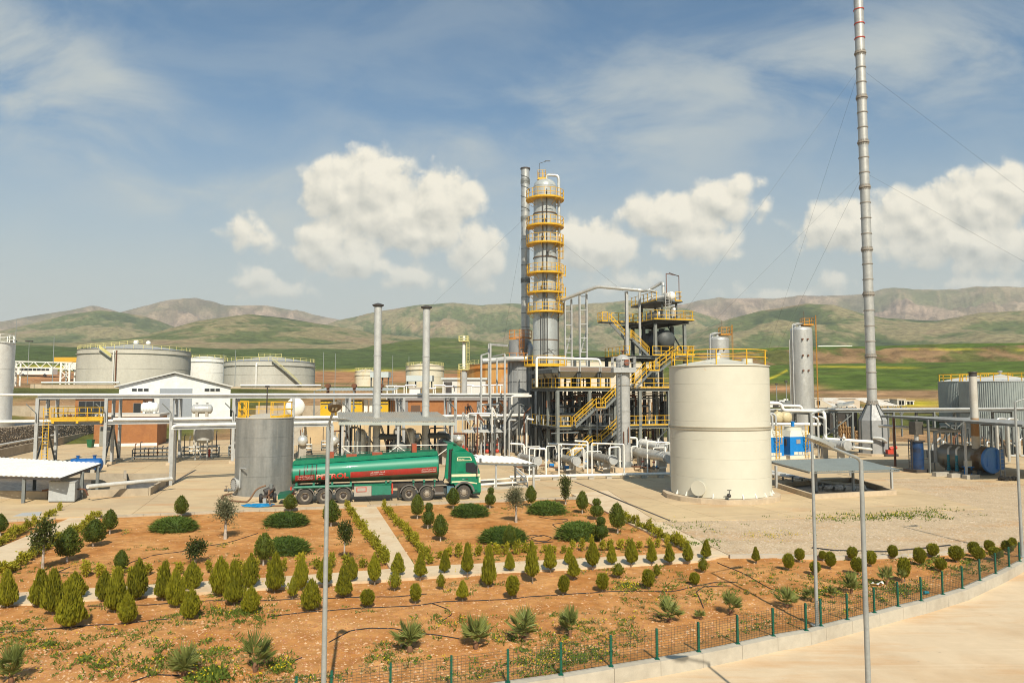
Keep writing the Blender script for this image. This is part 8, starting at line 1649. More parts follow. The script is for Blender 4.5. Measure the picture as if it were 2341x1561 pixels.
 P('fuel_tank', MB().obox((S(995), .1, .42), (S(1016) - S(995), 0, 0), (0, .55, 0), (0, 0, .5)), DARK, smooth=0); P('air_tank', MB().tube((S(996), .12, .45), (S(1017), .12, .45), .12, n=12), GR); P('catwalk', MB().obox((S(990), .3, .98), (S(1024) - S(990), 0, 0), (0, 1.9, 0), (0, 0, .05)), mat('catwalk_alu', (.42, .38, .30), .5, .4), smooth=0); P('adblue_tank', MB().obox((S(1024), .05, .45), (.5, 0, 0), (0, .5, 0), (0, 0, .5)), mat('dusty_blue_tank', (.08, .17, .22), .5), smooth=0)
 for k in range(3): P('air_hose', MB().pipe([(S(1006), .9 + .15 * k, 1.5), (S(1010), .9 + .15 * k, 1.15 - .05 * k), (S(1019), .9 + .1 * k, 1.2), (S(1024), .9 + .1 * k, 1.7)], .025, 6, .2), BLACK)
 xf = S(1099); xa = spots[5][0]
 cab = MB(); ra = .64
 prof = [(xf - .02, .62), (xf, 1.2), (xf - .04, 2.0), (xf - .12, 2.2), (xf - .46, 3.12), (xf - .62, 3.3), (xf - .9, 3.42), (xf - 2.1, 3.47), (xf - 2.18, 1.12), (xa - ra - .1, 1.12), (xa - ra, .95)]
 prof += [(xa + math.cos(R(t)) * ra, .50 + math.sin(R(t)) * ra) for t in (140, 115, 90, 65, 40, 15)] + [(xa + ra + .06, .58)]
 cxm, czm = xf - 1.1, 2.1; n = len(prof)
 for y, k in ((0.0, .975), (.07, 1.0), (2.43, 1.0), (2.5, .975)):
  for x, z in prof: cab.v.append((cxm + (x - cxm) * k, y, czm + (z - czm) * k if z > 1.0 else z))
 for j in range(3):
  for i in range(n): a, b_ = j * n + i, j * n + (i + 1) % n; cab.f.append((a, b_, b_ + n, a + n))
 cab.f.append(tuple(range(n - 1, -1, -1))); cab.f.append(tuple(range(3 * n, 4 * n)))
 cb = P('cab', cab, TG, smooth=25)
 def sidep(name, poly, m, dep=.016, parent=None):
  mb = MB(); k = len(poly); v = [(x, -dep, z) for x, z in poly] + [(x, .02, z) for x, z in poly]; A = sum(poly[i][0] * poly[(i + 1) % k][1] - poly[(i + 1) % k][0] * poly[i][1] for i in range(k)); f = tuple(range(k)) if A > 0 else tuple(range(k - 1, -1, -1))
  mb.add(v, [f] + [((i, k + i, k + (i + 1) % k, (i + 1) % k) if A > 0 else ((i + 1) % k, k + (i + 1) % k, k + i, i)) for i in range(k)]); return P(name, mb, m, parent or cb, 0)
 sidep('side_window', [(xf - 1.08, 1.98), (xf - .62, 1.86), (xf - .26, 1.86), (xf - .30, 2.2), (xf - .44, 2.56), (xf - .52, 2.64), (xf - 1.04, 2.64), (xf - 1.1, 2.58)], GLASS)
 sidep('stripe', [(xf - 2.12, 1.64), (xf - .02, 1.64), (xf - .02, 1.82), (xf - 2.13, 1.82)], CR, .012); sidep('stripe', [(xf - 2.11, 1.22), (xf - 1.2, 1.24), (xf - .25, 1.08), (xf - .25, 1.16), (xf - 1.2, 1.33), (xf - 2.11, 1.32)], CR, .012)
 o = [(xf - 1.74, 2.78), (xf - .62, 2.78), (xf - .72, 3.02), (xf - .80, 3.05), (xf - 1.66, 3.05), (xf - 1.72, 3.0)]; pn = sidep('name_panel', o, CR, .012); i_ = [(xf - 1.68, 2.825), (xf - .69, 2.825), (xf - .765, 2.98), (xf - .83, 3.005), (xf - 1.64, 3.005), (xf - 1.68, 2.96)]; sidep('panel_field', i_, TG, .018)
 text('cab_lettering', 'VOLVO', xf - 1.66, xf - 1.2, lambda x: 2.835, .085, CR, -.01, .03, cb)
 for pts in ([(xf - 1.13, 3.0), (xf - 1.13, 1.16)], [(xf - 1.80, 3.35), (xf - 1.84, 1.14)], [(xf - .2, 1.9), (xf - .2, 1.1)]): P('panel_gap', MB().beam((pts[0][0], -.004, pts[0][1]), (pts[1][0], -.004, pts[1][1]), .012, .012, (0, 1, 0)), TGD, cb, 0)
 sidep('vent_panel', [(xf - 1.66, 1.98), (xf - 1.22, 1.98), (xf - 1.19, 2.02), (xf - 1.19, 2.52), (xf - 1.24, 2.58), (xf - 1.62, 2.58), (xf - 1.68, 2.52), (xf - 1.69, 2.04)], TGL if False else TG, .02)
 sidep('door_handle', [(xf - 1.1, 1.44), (xf - .92, 1.44), (xf - .92, 1.5), (xf - 1.1, 1.5)], DARK, .02); sidep('model_badge', [(xf - 1.35, 1.45), (xf - 1.2, 1.45), (xf - 1.2, 1.48), (xf - 1.35, 1.48)], STEEL, .012)
 P('windscreen', MB().add([(xf - .125, .18, 2.22), (xf - .125, 2.32, 2.22), (xf - .44, 2.26, 3.05), (xf - .44, .24, 3.05)], [(0, 1, 2, 3)]), GLASS, cb, 0); cb.children[-1].location = (.012, 0, .005)
 P('sun_visor', MB().obox((xf - .5, .2, 3.08), (.28, 0, -.10), (0, 2.1, 0), (0, 0, .05)), GR, cb, 0); P('grille', MB().obox((xf - .01, .45, 1.0), (.03, 0, 0), (0, 1.6, 0), (0, 0, .8)), DARK, cb, 0)
 hl = P('corner_lamp', MB().obox((xf - .12, -.012, 1.18), (.13, 0, 0), (0, .3, 0), (0, 0, .38)), CR, cb, 0); P('lamp_face', MB().obox((xf - .10, -.02, 1.21), (.10, 0, 0), (0, .25, 0), (0, 0, .32)), TG, hl, 0) if False else None
 P('bumper', MB().obox((xf - .55, .0, .42), (.58, 0, 0), (0, 2.5, 0), (0, 0, .24)), TGD, smooth=0); P('bumper_corner', MB().obox((xf - .22, -.02, .5), (.25, 0, 0), (0, .5, 0), (0, 0, .62)), TG, smooth=0); P('lower_spoiler', MB().obox((xf - .5, .1, .27), (.5, 0, 0), (0, 2.3, 0), (0, 0, .16)), DARK, smooth=0)
 mb = MB(); pr = [(math.cos(R(t)), math.sin(R(t))) for t in range(0, 181, 15)]; k = len(pr); v = [(xa + p[0] * q, y, .52 + p[1] * q) for q, y in ((ra + .02, -.03), (ra + .15, -.03), (ra + .02, .4)) for p in pr]; mb.add(v, [(i, i + 1, k + i + 1, k + i) for i in range(k - 1)] + [(i + 1, i, 2 * k + i, 2 * k + i + 1) for i in range(k - 1)]); P('wheel_arch', mb, mat('arch_grey', (.13, .125, .12), .6), smooth=0)
 mr = P('mirror', MB().box((xf - .28, -.28, 2.15), (.1, .22, .62)), GR, smooth=0); P('mirror_arm', MB().beam((xf - .35, 0, 2.5), (xf - .28, -.28, 2.4), .05).beam((xf - .35, 0, 1.95), (xf - .28, -.28, 1.95), .05), GR, mr, 0); P('mirror', MB().box((xf - .05, 2.75, 2.25), (.1, .22, .5)), GR, smooth=0); P('front_mirror', MB().box((xf + .05, .25, 2.75), (.12, .25, .3)), GR, smooth=0)
 df = MB(); q = [(xf - .85, .42, 3.42), (xf - 1.15, .3, 3.62), (xf - 1.75, .25, 3.92), (xf - 2.0, .22, 3.95), (xf - 2.0, .22, 3.42)]; v = [(x, y, z) for x, y, z in q] + [(x, 2.5 - y, z) for x, y, z in q]; k = len(q); df.add(v, [tuple(range(k)), tuple(range(2 * k - 1, k - 1, -1))] + [(i, k + i, k + (i + 1) % k, (i + 1) % k) for i in range(k)]); P('roof_deflector', df, TG, smooth=0)
 P('deflector_wing', MB().obox((xf - 2.5, .1, 3.55), (.45, 0, .1), (0, .05, 0), (.1, 0, .5)), TG, smooth=0); P('deflector_top', MB().obox((xf - 2.5, .1, 4.05), (.75, 0, -.1), (0, 2.3, 0), (0, 0, .05)), TGD, smooth=0)
 P('side_fairing', MB().add([(xf - 2.62, .05, 1.55), (xf - 2.38, .03, 1.5), (xf - 2.30, .03, 3.75), (xf - 2.42, .05, 3.75), (xf - 2.62, .3, 1.55), (xf - 2.38, .3, 1.5), (xf - 2.30, .3, 3.75), (xf - 2.42, .3, 3.75)], [(0, 1, 2, 3), (7, 6, 5, 4), (0, 4, 5, 1), (1, 5, 6, 2), (2, 6, 7, 3), (3, 7, 4, 0)]), TG, smooth=0)
 P('intake_hose', MB().tube((xf - 2.24, .2, 1.3), (xf - 2.2, .2, 3.6), .09, n=10), BLACK)
 for px, z in ((1063, 3.7), (1071, 3.5)): x = S(px); P('beacon', MB().tube((x, .6, z - .1), (x, .6, z + .16), .08, n=12), RED)
truck()
# pump trolley with hoses beside the tank
def pump_cart():
 g = gnd(611, 1150); t = thing('pump_trolley', 'black two wheeled pump trolley beside the bare metal tank', 'pump trolley', g)
 for k, (x, y) in enumerate(((596, 1149), (628, 1148))):
  p = gnd(x, y); part('wheel', MB().lathe([(.14, -.1), (.26, -.11), (.33, -.06), (.33, .06), (.26, .11), (.14, .1)], p + V(0, 0, .33), 24, axis=E1), BLACK, t); part('hub', MB().tube(p + V(0, 0, .33) - E1 * .08, p + V(0, 0, .33) + E1 * .08, .15, n=12), RUST, t)
 part('axle', MB().tube(gnd(596, 1149) + V(0, 0, .33), gnd(628, 1148) + V(0, 0, .33), .05, n=8), RUST, t); part('frame', MB().obox(g + V(-.35, -.2, .45), (.7, 0, 0), (0, 1.0, 0), (0, 0, .1)), DARK, t, smooth=0)
 part('engine', MB().tube(g + V(-.25, .1, .75), g + V(.3, .5, 1.0), .22, n=14).box(g + V(.0, .3, .7), (.55, .5, .3)), DARK, t); part('air_filter', MB().tube(g + V(.15, .3, 1.0), g + V(.15, .3, 1.28), .14, n=12), STEELM, t); part('jockey_stand', MB().box(g + V(-.05, -.35, .2), (.22, .22, .4)), STEEL, t, smooth=0); part('draw_bar', MB().beam(g + V(0, -.2, .45), g + V(.55, -.55, .95), .06), RUST, t, smooth=0)
 HO = mat('brown_hose', (.20, .11, .06), .7)
 pipeline('suction_hose', 'brown hose arching from the pump trolley to the left', [g + V(-.2, .2, 1.2), g + V(-.8, .1, 1.0), g + V(-1.2, .0, .3), gnd(565, 1147, .07), gnd(535, 1145, .07), gnd(505, 1138, .07), gnd(512, 1131, .07), gnd(530, 1128, .3)], .06, HO, bend=.5, cat='hose')
 pipeline('delivery_hose', 'brown hose from the pump trolley along the ground to the truck', [g + V(.1, .0, .9), g + V(.2, -.3, .4), gnd(618, 1156, .06), gnd(650, 1155, .06), gnd(672, 1150, .06)], .055, HO, bend=.3, cat='hose')
 Rn = random.Random(6); mb = MB(); c = gnd(592, 1157); pts = []
 for k in range(80): a = k * .55; r_ = .35 + .5 * math.sin(k * .21) ** 2 + Rn.uniform(-.12, .12); pts.append(V(c.x + math.cos(a) * r_ * 1.3, c.y + math.sin(a) * r_ * .75, .04 + .0008 * k + Rn.uniform(0, .03)))
 pipeline('blue_hose', 'tangled coil of bright blue hose on the yard by the kerb', pts, .022, mat('blue_hose_plastic', (.01, .22, .48), .4), n=6, bend=.05, cat='hose')
pump_cart()
# plants
def leaf_mat(name, c0, c1, rough=.7, tr=.25):
 m = bpy.data.materials.new(name); m.use_nodes = True; nt = m.node_tree; N = nt.nodes; L = nt.links; b = N['Principled BSDF']; out = N['Material Output']
 b.inputs['Roughness'].default_value = rough; b.inputs['Specular IOR Level'].default_value = .25
 a = N.new('ShaderNodeVertexColor'); a.layer_name = 'tint'; oi = N.new('ShaderNodeObjectInfo'); sp = N.new('ShaderNodeSeparateColor'); L.new(a.outputs[0], sp.inputs[0])
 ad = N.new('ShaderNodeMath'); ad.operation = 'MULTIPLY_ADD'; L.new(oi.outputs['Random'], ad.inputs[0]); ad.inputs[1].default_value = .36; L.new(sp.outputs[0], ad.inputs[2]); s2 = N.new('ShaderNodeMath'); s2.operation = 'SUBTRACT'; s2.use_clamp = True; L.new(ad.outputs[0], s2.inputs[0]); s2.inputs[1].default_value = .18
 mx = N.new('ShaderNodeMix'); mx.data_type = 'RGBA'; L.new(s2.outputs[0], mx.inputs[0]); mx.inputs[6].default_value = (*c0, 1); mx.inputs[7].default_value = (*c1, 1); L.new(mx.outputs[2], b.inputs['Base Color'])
 t = N.new('ShaderNodeBsdfTranslucent'); L.new(mx.outputs[2], t.inputs[0]); ms = N.new('ShaderNodeMixShader'); ms.inputs[0].default_value = tr; L.new(b.outputs[0], ms.inputs[1]); L.new(t.outputs[0], ms.inputs[2]); L.new(ms.outputs[0], out.inputs[0]); return m
THU = leaf_mat('thuja_foliage', (.095, .10, .006), (.30, .285, .016)); DKC = leaf_mat('dark_conifer_foliage', (.05, .08, .010), (.175, .19, .022)); DOM = leaf_mat('rosemary_foliage', (.036, .070, .010), (.14, .20, .03)); BRD = leaf_mat('broadleaf_foliage', (.022, .040, .010), (.09, .105, .022), .45); OLV = leaf_mat('olive_foliage', (.075, .085, .040), (.19, .195, .105), .55); YSH = leaf_mat('golden_shrub_foliage', (.12, .135, .008), (.40, .35, .025)); PLM = leaf_mat('palm_foliage', (.09, .12, .026), (.27, .30, .085), .5); WED = leaf_mat('weed_foliage', (.05, .095, .012), (.19, .235, .032)); YFL = leaf_mat('yellow_petals', (.55, .42, .01), (.75, .62, .02)); DRY = leaf_mat('dry_grass', (.20, .16, .06), (.36, .28, .11))
BARK = mat('grey_bark', (.22, .17, .12), .9, c2=(.14, .105, .075), vs_=6); BARKW = mat('limewashed_trunk', (.42, .37, .31), .9, c2=(.26, .2, .15), vs_=5)
def blades(P, D, Ln, Wd, tint, rng_):
 """diamond shaped leaves: base points P, directions D, lengths, widths"""
 n = len(P); D = D / np.linalg.norm(D, axis=1, keepdims=True); r = rng_.normal(size=(n, 3)); S = np.cross(D, r); S /= np.linalg.norm(S, axis=1, keepdims=True) + 1e-9
 Ln = np.broadcast_to(Ln, n)[:, None]; Wd = np.broadcast_to(Wd, n)[:, None]; a = P; t = P + D * Ln; m = P + D * Ln * .45
 v = np.stack([a, m + S * Wd / 2, t, m - S * Wd / 2], 1).reshape(-1, 3); f = np.arange(4 * n).reshape(n, 4); c = np.repeat(tint, 4); return v, f, c
def leafy(name, packs, m):
 v = np.concatenate([p[0] for p in packs]); off = 0; F = []
 for p in packs: F.append(p[1] + off); off += len(p[0])
 f = np.concatenate(F); c = np.clip(np.concatenate([p[2] for p in packs]), 0, 1)
 me = bpy.data.meshes.new(name); me.vertices.add(len(v)); me.vertices.foreach_set('co', v.astype(np.float32).ravel()); me.loops.add(f.size); me.polygons.add(len(f)); me.loops.foreach_set('vertex_index', f.ravel().astype(np.int32)); me.polygons.foreach_set('loop_start', np.arange(0, f.size, 4)); me.polygons.foreach_set('loop_total', np.full(len(f), 4)); me.update(calc_edges=True)
 at_ = me.color_attributes.new('tint', 'FLOAT_COLOR', 'POINT'); at_.data.foreach_set('color', np.stack([c, c, c, np.ones_like(c)], 1).astype(np.float32).ravel()); me.materials.append(m); return me
def prof_core(prof, rng_, n=14, k=.78):
 ts = np.linspace(.02, .97, 12); v = [];
 for t in ts:
  for i in range(n): a = 2 * math.pi * i / n; r = prof(t) * k * rng_.uniform(.85, 1.05); v.append((math.cos(a) * r, math.sin(a) * r, t))
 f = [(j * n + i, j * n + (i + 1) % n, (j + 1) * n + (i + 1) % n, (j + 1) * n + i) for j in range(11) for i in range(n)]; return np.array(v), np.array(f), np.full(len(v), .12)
def shell_crown(name, seed, prof, n, m, up, Ln, Wd, lump=.16):
 g = np.random.default_rng(seed); t = g.random(n * 4); w_ = np.array([prof(x) for x in t]); t = t[g.random(n * 4) < w_ / w_.max() + .1][:n]; n = len(t); a = g.random(n) * 2 * math.pi
 r0 = np.array([prof(x) for x in t]) * (1 + lump * (np.sin(a * 3 + seed) * np.sin(t * 9 + seed * 2)) + lump * .7 * np.sin(a * 7 + t * 21 + seed)); rho = r0 * (.72 + .30 * g.random(n) ** .7)
 P = np.stack([np.cos(a) * rho, np.sin(a) * rho, t - .03], 1); D = np.stack([np.cos(a) * (1 - up), np.sin(a) * (1 - up), np.full(n, up)], 1) + g.normal(size=(n, 3)) * .22
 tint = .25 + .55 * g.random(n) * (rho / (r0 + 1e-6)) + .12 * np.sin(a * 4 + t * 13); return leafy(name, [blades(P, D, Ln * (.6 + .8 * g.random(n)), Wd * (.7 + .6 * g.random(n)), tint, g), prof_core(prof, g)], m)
egg = lambda t: .5 * (math.sin(math.pi * min(1, max(0, t)) ** .62)) ** .85 if 0 < t < 1 else .01
cone = lambda t: .5 * min(1, t / .16) ** .7 * (1 - max(0, t - .16) / .86) ** .62 if t < 1 else .01
ballp = lambda t: .5 * math.sqrt(max(0.0004, 1 - (2 * t - 1) ** 2))
drop = lambda t: .5 * max(.02, math.sin(math.pi * t ** .70)) ** .72 if t < 1 else .01
dbl = lambda t: (.5 * math.sqrt(max(.001, 1 - ((t - .32) / .32) ** 2)) if t < .6 else .30 * math.sqrt(max(.001, 1 - ((t - .80) / .2) ** 2)))
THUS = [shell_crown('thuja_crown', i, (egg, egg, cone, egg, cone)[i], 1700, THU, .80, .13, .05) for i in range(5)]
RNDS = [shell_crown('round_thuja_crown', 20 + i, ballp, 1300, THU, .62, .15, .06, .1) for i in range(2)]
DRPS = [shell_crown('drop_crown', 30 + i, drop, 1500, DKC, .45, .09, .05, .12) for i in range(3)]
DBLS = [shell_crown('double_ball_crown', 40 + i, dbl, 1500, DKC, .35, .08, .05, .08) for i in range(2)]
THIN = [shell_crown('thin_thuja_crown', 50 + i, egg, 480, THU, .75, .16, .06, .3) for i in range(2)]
def dome_mesh(seed):
 g = np.random.default_rng(seed); n = 2600; z = g.random(n) ** .8; a = g.random(n) * 2 * math.pi; r = np.sqrt(np.clip(1 - z ** 2.6, 0, 1)) * .5; P = np.stack([np.cos(a) * r, np.sin(a) * r, z * .92], 1) * (.9 + .1 * g.random(n))[:, None]; D = np.stack([np.cos(a) * r * .8, np.sin(a) * r * .8, .35 + z * .5], 1) + g.normal(size=(n, 3)) * .2
 pr = lambda t: .5 * math.sqrt(max(.001, 1 - t ** 2.6)); return leafy('dome_bush', [blades(P, D, .09 + .16 * g.random(n) ** 2, .024, .25 + .6 * g.random(n), g), prof_core(pr, g, 20, .84)], DOM)
DOMS = [dome_mesh(60), dome_mesh(61)]
def clump_mesh(name, seed, m, n, ncl, Ln, Wd, rz=.5, open_=.0):
 g = np.random.default_rng(seed); cc = g.normal(size=(ncl, 3)); cc /= np.linalg.norm(cc, axis=1, keepdims=True); cc *= (.30 * g.random(ncl) ** .4)[:, None]; cc[:, 2] = cc[:, 2] * 1.1 + .5; k = g.integers(0, ncl, n); o = g.normal(size=(n, 3)) * .085; P = cc[k] + o; D = o * 4 + np.array([0, 0, .12]) + g.normal(size=(n, 3)) * .35; tint = .2 + .35 * g.random(n) + .35 * (g.random(ncl))[k] ; return leafy(name, [blades(P, D, Ln * (.6 + .8 * g.random(n)), Wd * (.7 + .6 * g.random(n)), tint, g)], m)
BRDS = [clump_mesh('leafy_crown', 70 + i, BRD, 1500, 26, .085, .05) for i in range(3)]; OLVS = [clump_mesh('olive_crown', 80 + i, OLV, 2400, 34, .085, .022) for i in range(2)]; YSHS = [clump_mesh('golden_shrub', 90 + i, YSH, 340, 12, .16, .10) for i in range(4)]
def pxsize(p, px): return px / FPX * math.hypot(p.x * 0, p.y)
def plant(name, label, cat, x, y, h, w_, me, trunk=0.0, tm=None, group=None, stems=1, z=-.14):
 p = gnd(x, y, z); H, W = pxsize(p, h) * 1.02, pxsize(p, w_); t = thing(name, label, cat, p, group, rnd.uniform(0, 6.28)); th = H * trunk
 c = bpy.data.objects.new('crown', me); col.objects.link(c); c.parent = t; c.location = (0, 0, th); k_ = .88 * rnd.uniform(.94, 1.06); c.scale = (W * k_, W * k_ * rnd.uniform(.92, 1.08), (H - th) * rnd.uniform(.97, 1.03)); c.rotation_euler = (rnd.uniform(-.05, .05), rnd.uniform(-.05, .05), 0)
 if trunk:
  mb = MB()
  for s in range(stems): mb.tube((rnd.uniform(-.02, .02) * (s > 0), rnd.uniform(-.02, .02) * (s > 0), -.1), (rnd.uniform(-.1, .1) * W * (stems > 1), rnd.uniform(-.1, .1) * W * (stems > 1), th + (H - th) * .45), max(.025, W * .05) / stems ** .5, max(.012, W * .02) / stems ** .5, n=7)
  part('trunk', mb, tm or BARK, t, True)
 return t
TH = [(17,1392,80,45),(90,1390,82,50),(120,1406,99,52),(168,1373,60,47),(162,1437,88,70),(236,1376,68,39),(262,1402,95,50),(312,1373,86,46),(291,1427,66,43),(371,1373,84,46),(403,1390,83,42),(439,1351,62,40),(434,1417,69,42),(503,1363,84,47),(535,1384,97,53),(570,1348,75,40),(572,1403,57,40),(628,1355,83,45),(686,1350,73,37),(668,1370,47,27),(710,1398,70,46),(743,1345,66,35),(787,1367,69,39),(806,1334,55,27),(856,1338,65,31),(910,1320,51,35),(902,1351,44,30),(961,1327,58,32),(840,1390,39,31),(950,1381,44,26),(1016,1315,52,29),(1008,1348,36,21),(1069,1320,72,29),(1116,1344,91,37),(1058,1374,44,30),(1165,1310,44,27),(1170,1370,51,31),(1217,1334,88,35),(1258,1310,58,32),(1288,1361,43,28),(1301,1296,42,24),(1312,1327,52,31),(1355,1303,62,32),(1377,1354,41,27),(1399,1296,48,25),(1413,1321,33,32),(1443,1296,55,29),(1483,1348,42,28),(1490,1293,50,26),(1531,1293,47,29),(1502,1321,30,19),(1573,1290,44,25),(1588,1340,29,24),(1614,1281,43,24),(1607,1310,35,24),(1729,1288,36,22)]
RD = [(1803,1305,37,25),(1828,1285,29,22),(1864,1314,29,25),(1881,1282,22,17),(1899,1301,36,24),(1948,1282,30,24),(1962,1314,37,27),(1991,1296,34,26),(2042,1279,30,22),(2068,1329,50,27),(2103,1294,39,28),(2133,1276,32,25),(2151,1307,29,27),(2187,1287,36,32),(2227,1274,33,28),(2238,1285,33,27),(2262,1265,29,22),(2277,1282,30,29),(2305,1268,30,27),(2316,1257,26,17)]
def rows():
 line = lambda x: 1392 - .062 * x      # rough run of the path rows
 sets = {'back row beside the path': [], 'middle row': [], 'front row': []}
 for q in sorted(TH):
  k = q[1] - line(q[0]); sets['back row beside the path' if k < 2 + q[0] * .0 and k < 0 else ('middle row' if k < 26 else 'front row')].append(q)
 for nm, L_ in sets.items():
  for i, (x, y, h, w_) in enumerate(L_):
   thin = (x, y) in ((1413, 1321), (1502, 1321), (1607, 1310), (902, 1351), (1008, 1348), (668, 1370)); rd = (x, y) in ((840, 1390), (1483, 1348), (1288, 1361), (1377, 1354), (1170, 1370), (950, 1381), (1588, 1340)); me = rnd.choice(THIN) if thin else (rnd.choice(RNDS) if rd else THUS[(i * 7 + x) % 5])
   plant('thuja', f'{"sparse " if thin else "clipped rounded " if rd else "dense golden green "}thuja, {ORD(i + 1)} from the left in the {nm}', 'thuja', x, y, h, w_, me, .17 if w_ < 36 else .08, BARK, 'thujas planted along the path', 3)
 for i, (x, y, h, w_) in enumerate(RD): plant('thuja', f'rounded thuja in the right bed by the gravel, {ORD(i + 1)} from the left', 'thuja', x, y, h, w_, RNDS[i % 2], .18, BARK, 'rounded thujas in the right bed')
rows()
def beds():
 dr = [(251,1221,55,36,'beside the left path, nearest the kerb'),(213,1251,62,48,'second along the left path'),(153,1286,76,54,'largest along the left path'),(277,1312,54,32,'small, behind the thujas at left'),(414,1184,50,33,'at the kerb left of the olive tree'),(1,1225,48,30,'cut by the left picture edge'),(602,1293,72,45,'in front of the rosemary bush left of the lamp pole'),(663,1171,40,31,'at the kerb behind the truck'),(757,1205,60,42,'just behind the lamp pole'),(954,1187,55,32,'right of the central path near the kerb'),(1007,1238,61,37,'right of the central path, lowest'),(1036,1163,48,31,'in front of the truck cab wheel'),(1214,1158,48,30,'right of the second olive tree'),(1331,1174,51,29,'right of the slim young tree'),(1412,1220,70,42,'beside the right path, large and conical'),(1164,1259,56,32,'in front of the left round bush')]
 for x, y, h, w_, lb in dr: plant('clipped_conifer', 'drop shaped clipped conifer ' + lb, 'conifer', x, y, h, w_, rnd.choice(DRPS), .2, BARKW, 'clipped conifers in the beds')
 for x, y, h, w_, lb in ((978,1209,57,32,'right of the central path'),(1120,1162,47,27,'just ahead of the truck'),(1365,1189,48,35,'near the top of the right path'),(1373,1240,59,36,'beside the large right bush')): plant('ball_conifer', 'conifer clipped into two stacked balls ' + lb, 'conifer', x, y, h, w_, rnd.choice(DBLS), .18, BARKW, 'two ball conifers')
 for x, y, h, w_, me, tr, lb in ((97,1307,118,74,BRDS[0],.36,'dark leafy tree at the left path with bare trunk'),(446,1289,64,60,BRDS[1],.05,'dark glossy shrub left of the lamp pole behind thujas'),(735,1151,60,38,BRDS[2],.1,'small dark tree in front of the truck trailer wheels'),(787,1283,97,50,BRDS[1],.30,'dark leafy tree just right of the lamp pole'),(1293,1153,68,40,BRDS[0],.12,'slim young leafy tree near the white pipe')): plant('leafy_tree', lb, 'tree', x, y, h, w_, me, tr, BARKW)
 for x, y, h, w_, lb in ((515,1233,98,86,'grey green olive tree below the bare metal tank'),(1180,1195,86,66,'grey green olive tree ahead of the truck')): plant('olive_tree', lb, 'tree', x, y, h, w_, OLVS[x % 2], .28, BARKW)
 for x, y, w_, h, lb in ((384,1219,96,40,'flat rosemary dome left of the olive tree'),(646,1206,91,38,'rosemary dome left of the lamp pole'),(645,1272,98,48,'loose rosemary bush beside a conifer'),(1073,1184,78,36,'rosemary dome in front of the cab'),(1150,1247,102,46,'rosemary dome right of the central path'),(1251,1178,80,37,'rosemary dome below the white pipe'),(1327,1238,98,50,'largest rosemary dome in the right bed')):
  p = gnd(x, y, -.14); W, H = pxsize(p, w_), pxsize(p, h); t = solo('rosemary_bush', MB().box((0, 0, 0), (.1, .1, .1)), None, lb, 'bush', p, 'rosemary domes'); t.data = DOMS[x % 2]; t.location = p + V(0, W * .3, 0); t.scale = (W, W * .8, H * .80);
beds()
def hedges():
 for (pts, n, lb) in (([(0, 1250), (138, 1170)], 15, 'left side of the left path'), ([(0, 1322), (85, 1272), (232, 1184)], 20, 'right side of the left path'), ([(792, 1165), (885, 1294)], 20, 'left side of the central path'), ([(876, 1163), (985, 1290)], 18, 'right side of the central path'), ([(995, 1276), (1560, 1250)], 26, 'far edge of the cross path'), ([(1425, 1190), (1575, 1262)], 17, 'left side of the right path'), ([(180, 1322), (880, 1296)], 20, 'far edge of the cross path at left')):
  ln = [math.dist(a, b) for a, b in zip(pts, pts[1:])]; tot = sum(ln)
  for i in range(n):
   s = tot * (i + .5) / n; k = 0
   while k < len(ln) - 1 and s > ln[k]: s -= ln[k]; k += 1
   a, b = pts[k], pts[k + 1]; f = s / ln[k]; x = a[0] + (b[0] - a[0]) * f + rnd.uniform(-2, 2); y = a[1] + (b[1] - a[1]) * f + rnd.uniform(-2, 2); p = gnd(x, y, -.14); W = rnd.uniform(.38, .66); H = rnd.uniform(.42, .8)
   o = bpy.data.objects.new('golden_shrub', rnd.choice(YSHS)); col.objects.link(o); o.location = p; o.scale = (W, W, H); o.rotation_euler = (0, 0, rnd.uniform(0, 6)); tag(o, f'low golden shrub, {ORD(i + 1)} {"from the top" if "central" in lb or "right path" in lb else "from the left"}, {lb}', 'shrub', 'golden shrubs on the ' + lb)
hedges()
def palm_mesh(seed, nf=13):
 g = np.random.default_rng(seed); P, D, Ln, Wd, T = [], [], [], [], []
 for k in range(nf):
  a = k * 2.4 + g.uniform(-.3, .3); e = R(g.uniform(18, 85)); d = np.array([math.cos(a) * math.cos(e), math.sin(a) * math.cos(e), math.sin(e)]); L_ = g.uniform(.16, .30); h = d * L_ + np.array([0, 0, .08]); s = np.cross(d, [0, 0, 1]); s /= np.linalg.norm(s); u = np.cross(s, d); tt = g.uniform(.2, .8)
  P.append([0, 0, .06]); D.append(h - np.array([0, 0, .06])); Ln.append(np.linalg.norm(h - np.array([0, 0, .06])) * 1.05); Wd.append(.03); T.append(.6)
  for j in range(17):
   b = R(-78 + 156 * j / 16); q = d * math.cos(b) + s * math.sin(b) + u * .12 * math.cos(b) - np.array([0, 0, .12]); P.append(h); D.append(q); Ln.append(g.uniform(.33, .42) * (1 - .25 * abs(b) / 1.4)); Wd.append(.034); T.append(tt + g.uniform(-.15, .15))
 return leafy('palm_fronds', [blades(np.array(P), np.array(D), np.array(Ln), np.array(Wd), np.array(T), g)], PLM)
PMS = [palm_mesh(200 + i, (13, 15, 11)[i]) for i in range(3)]
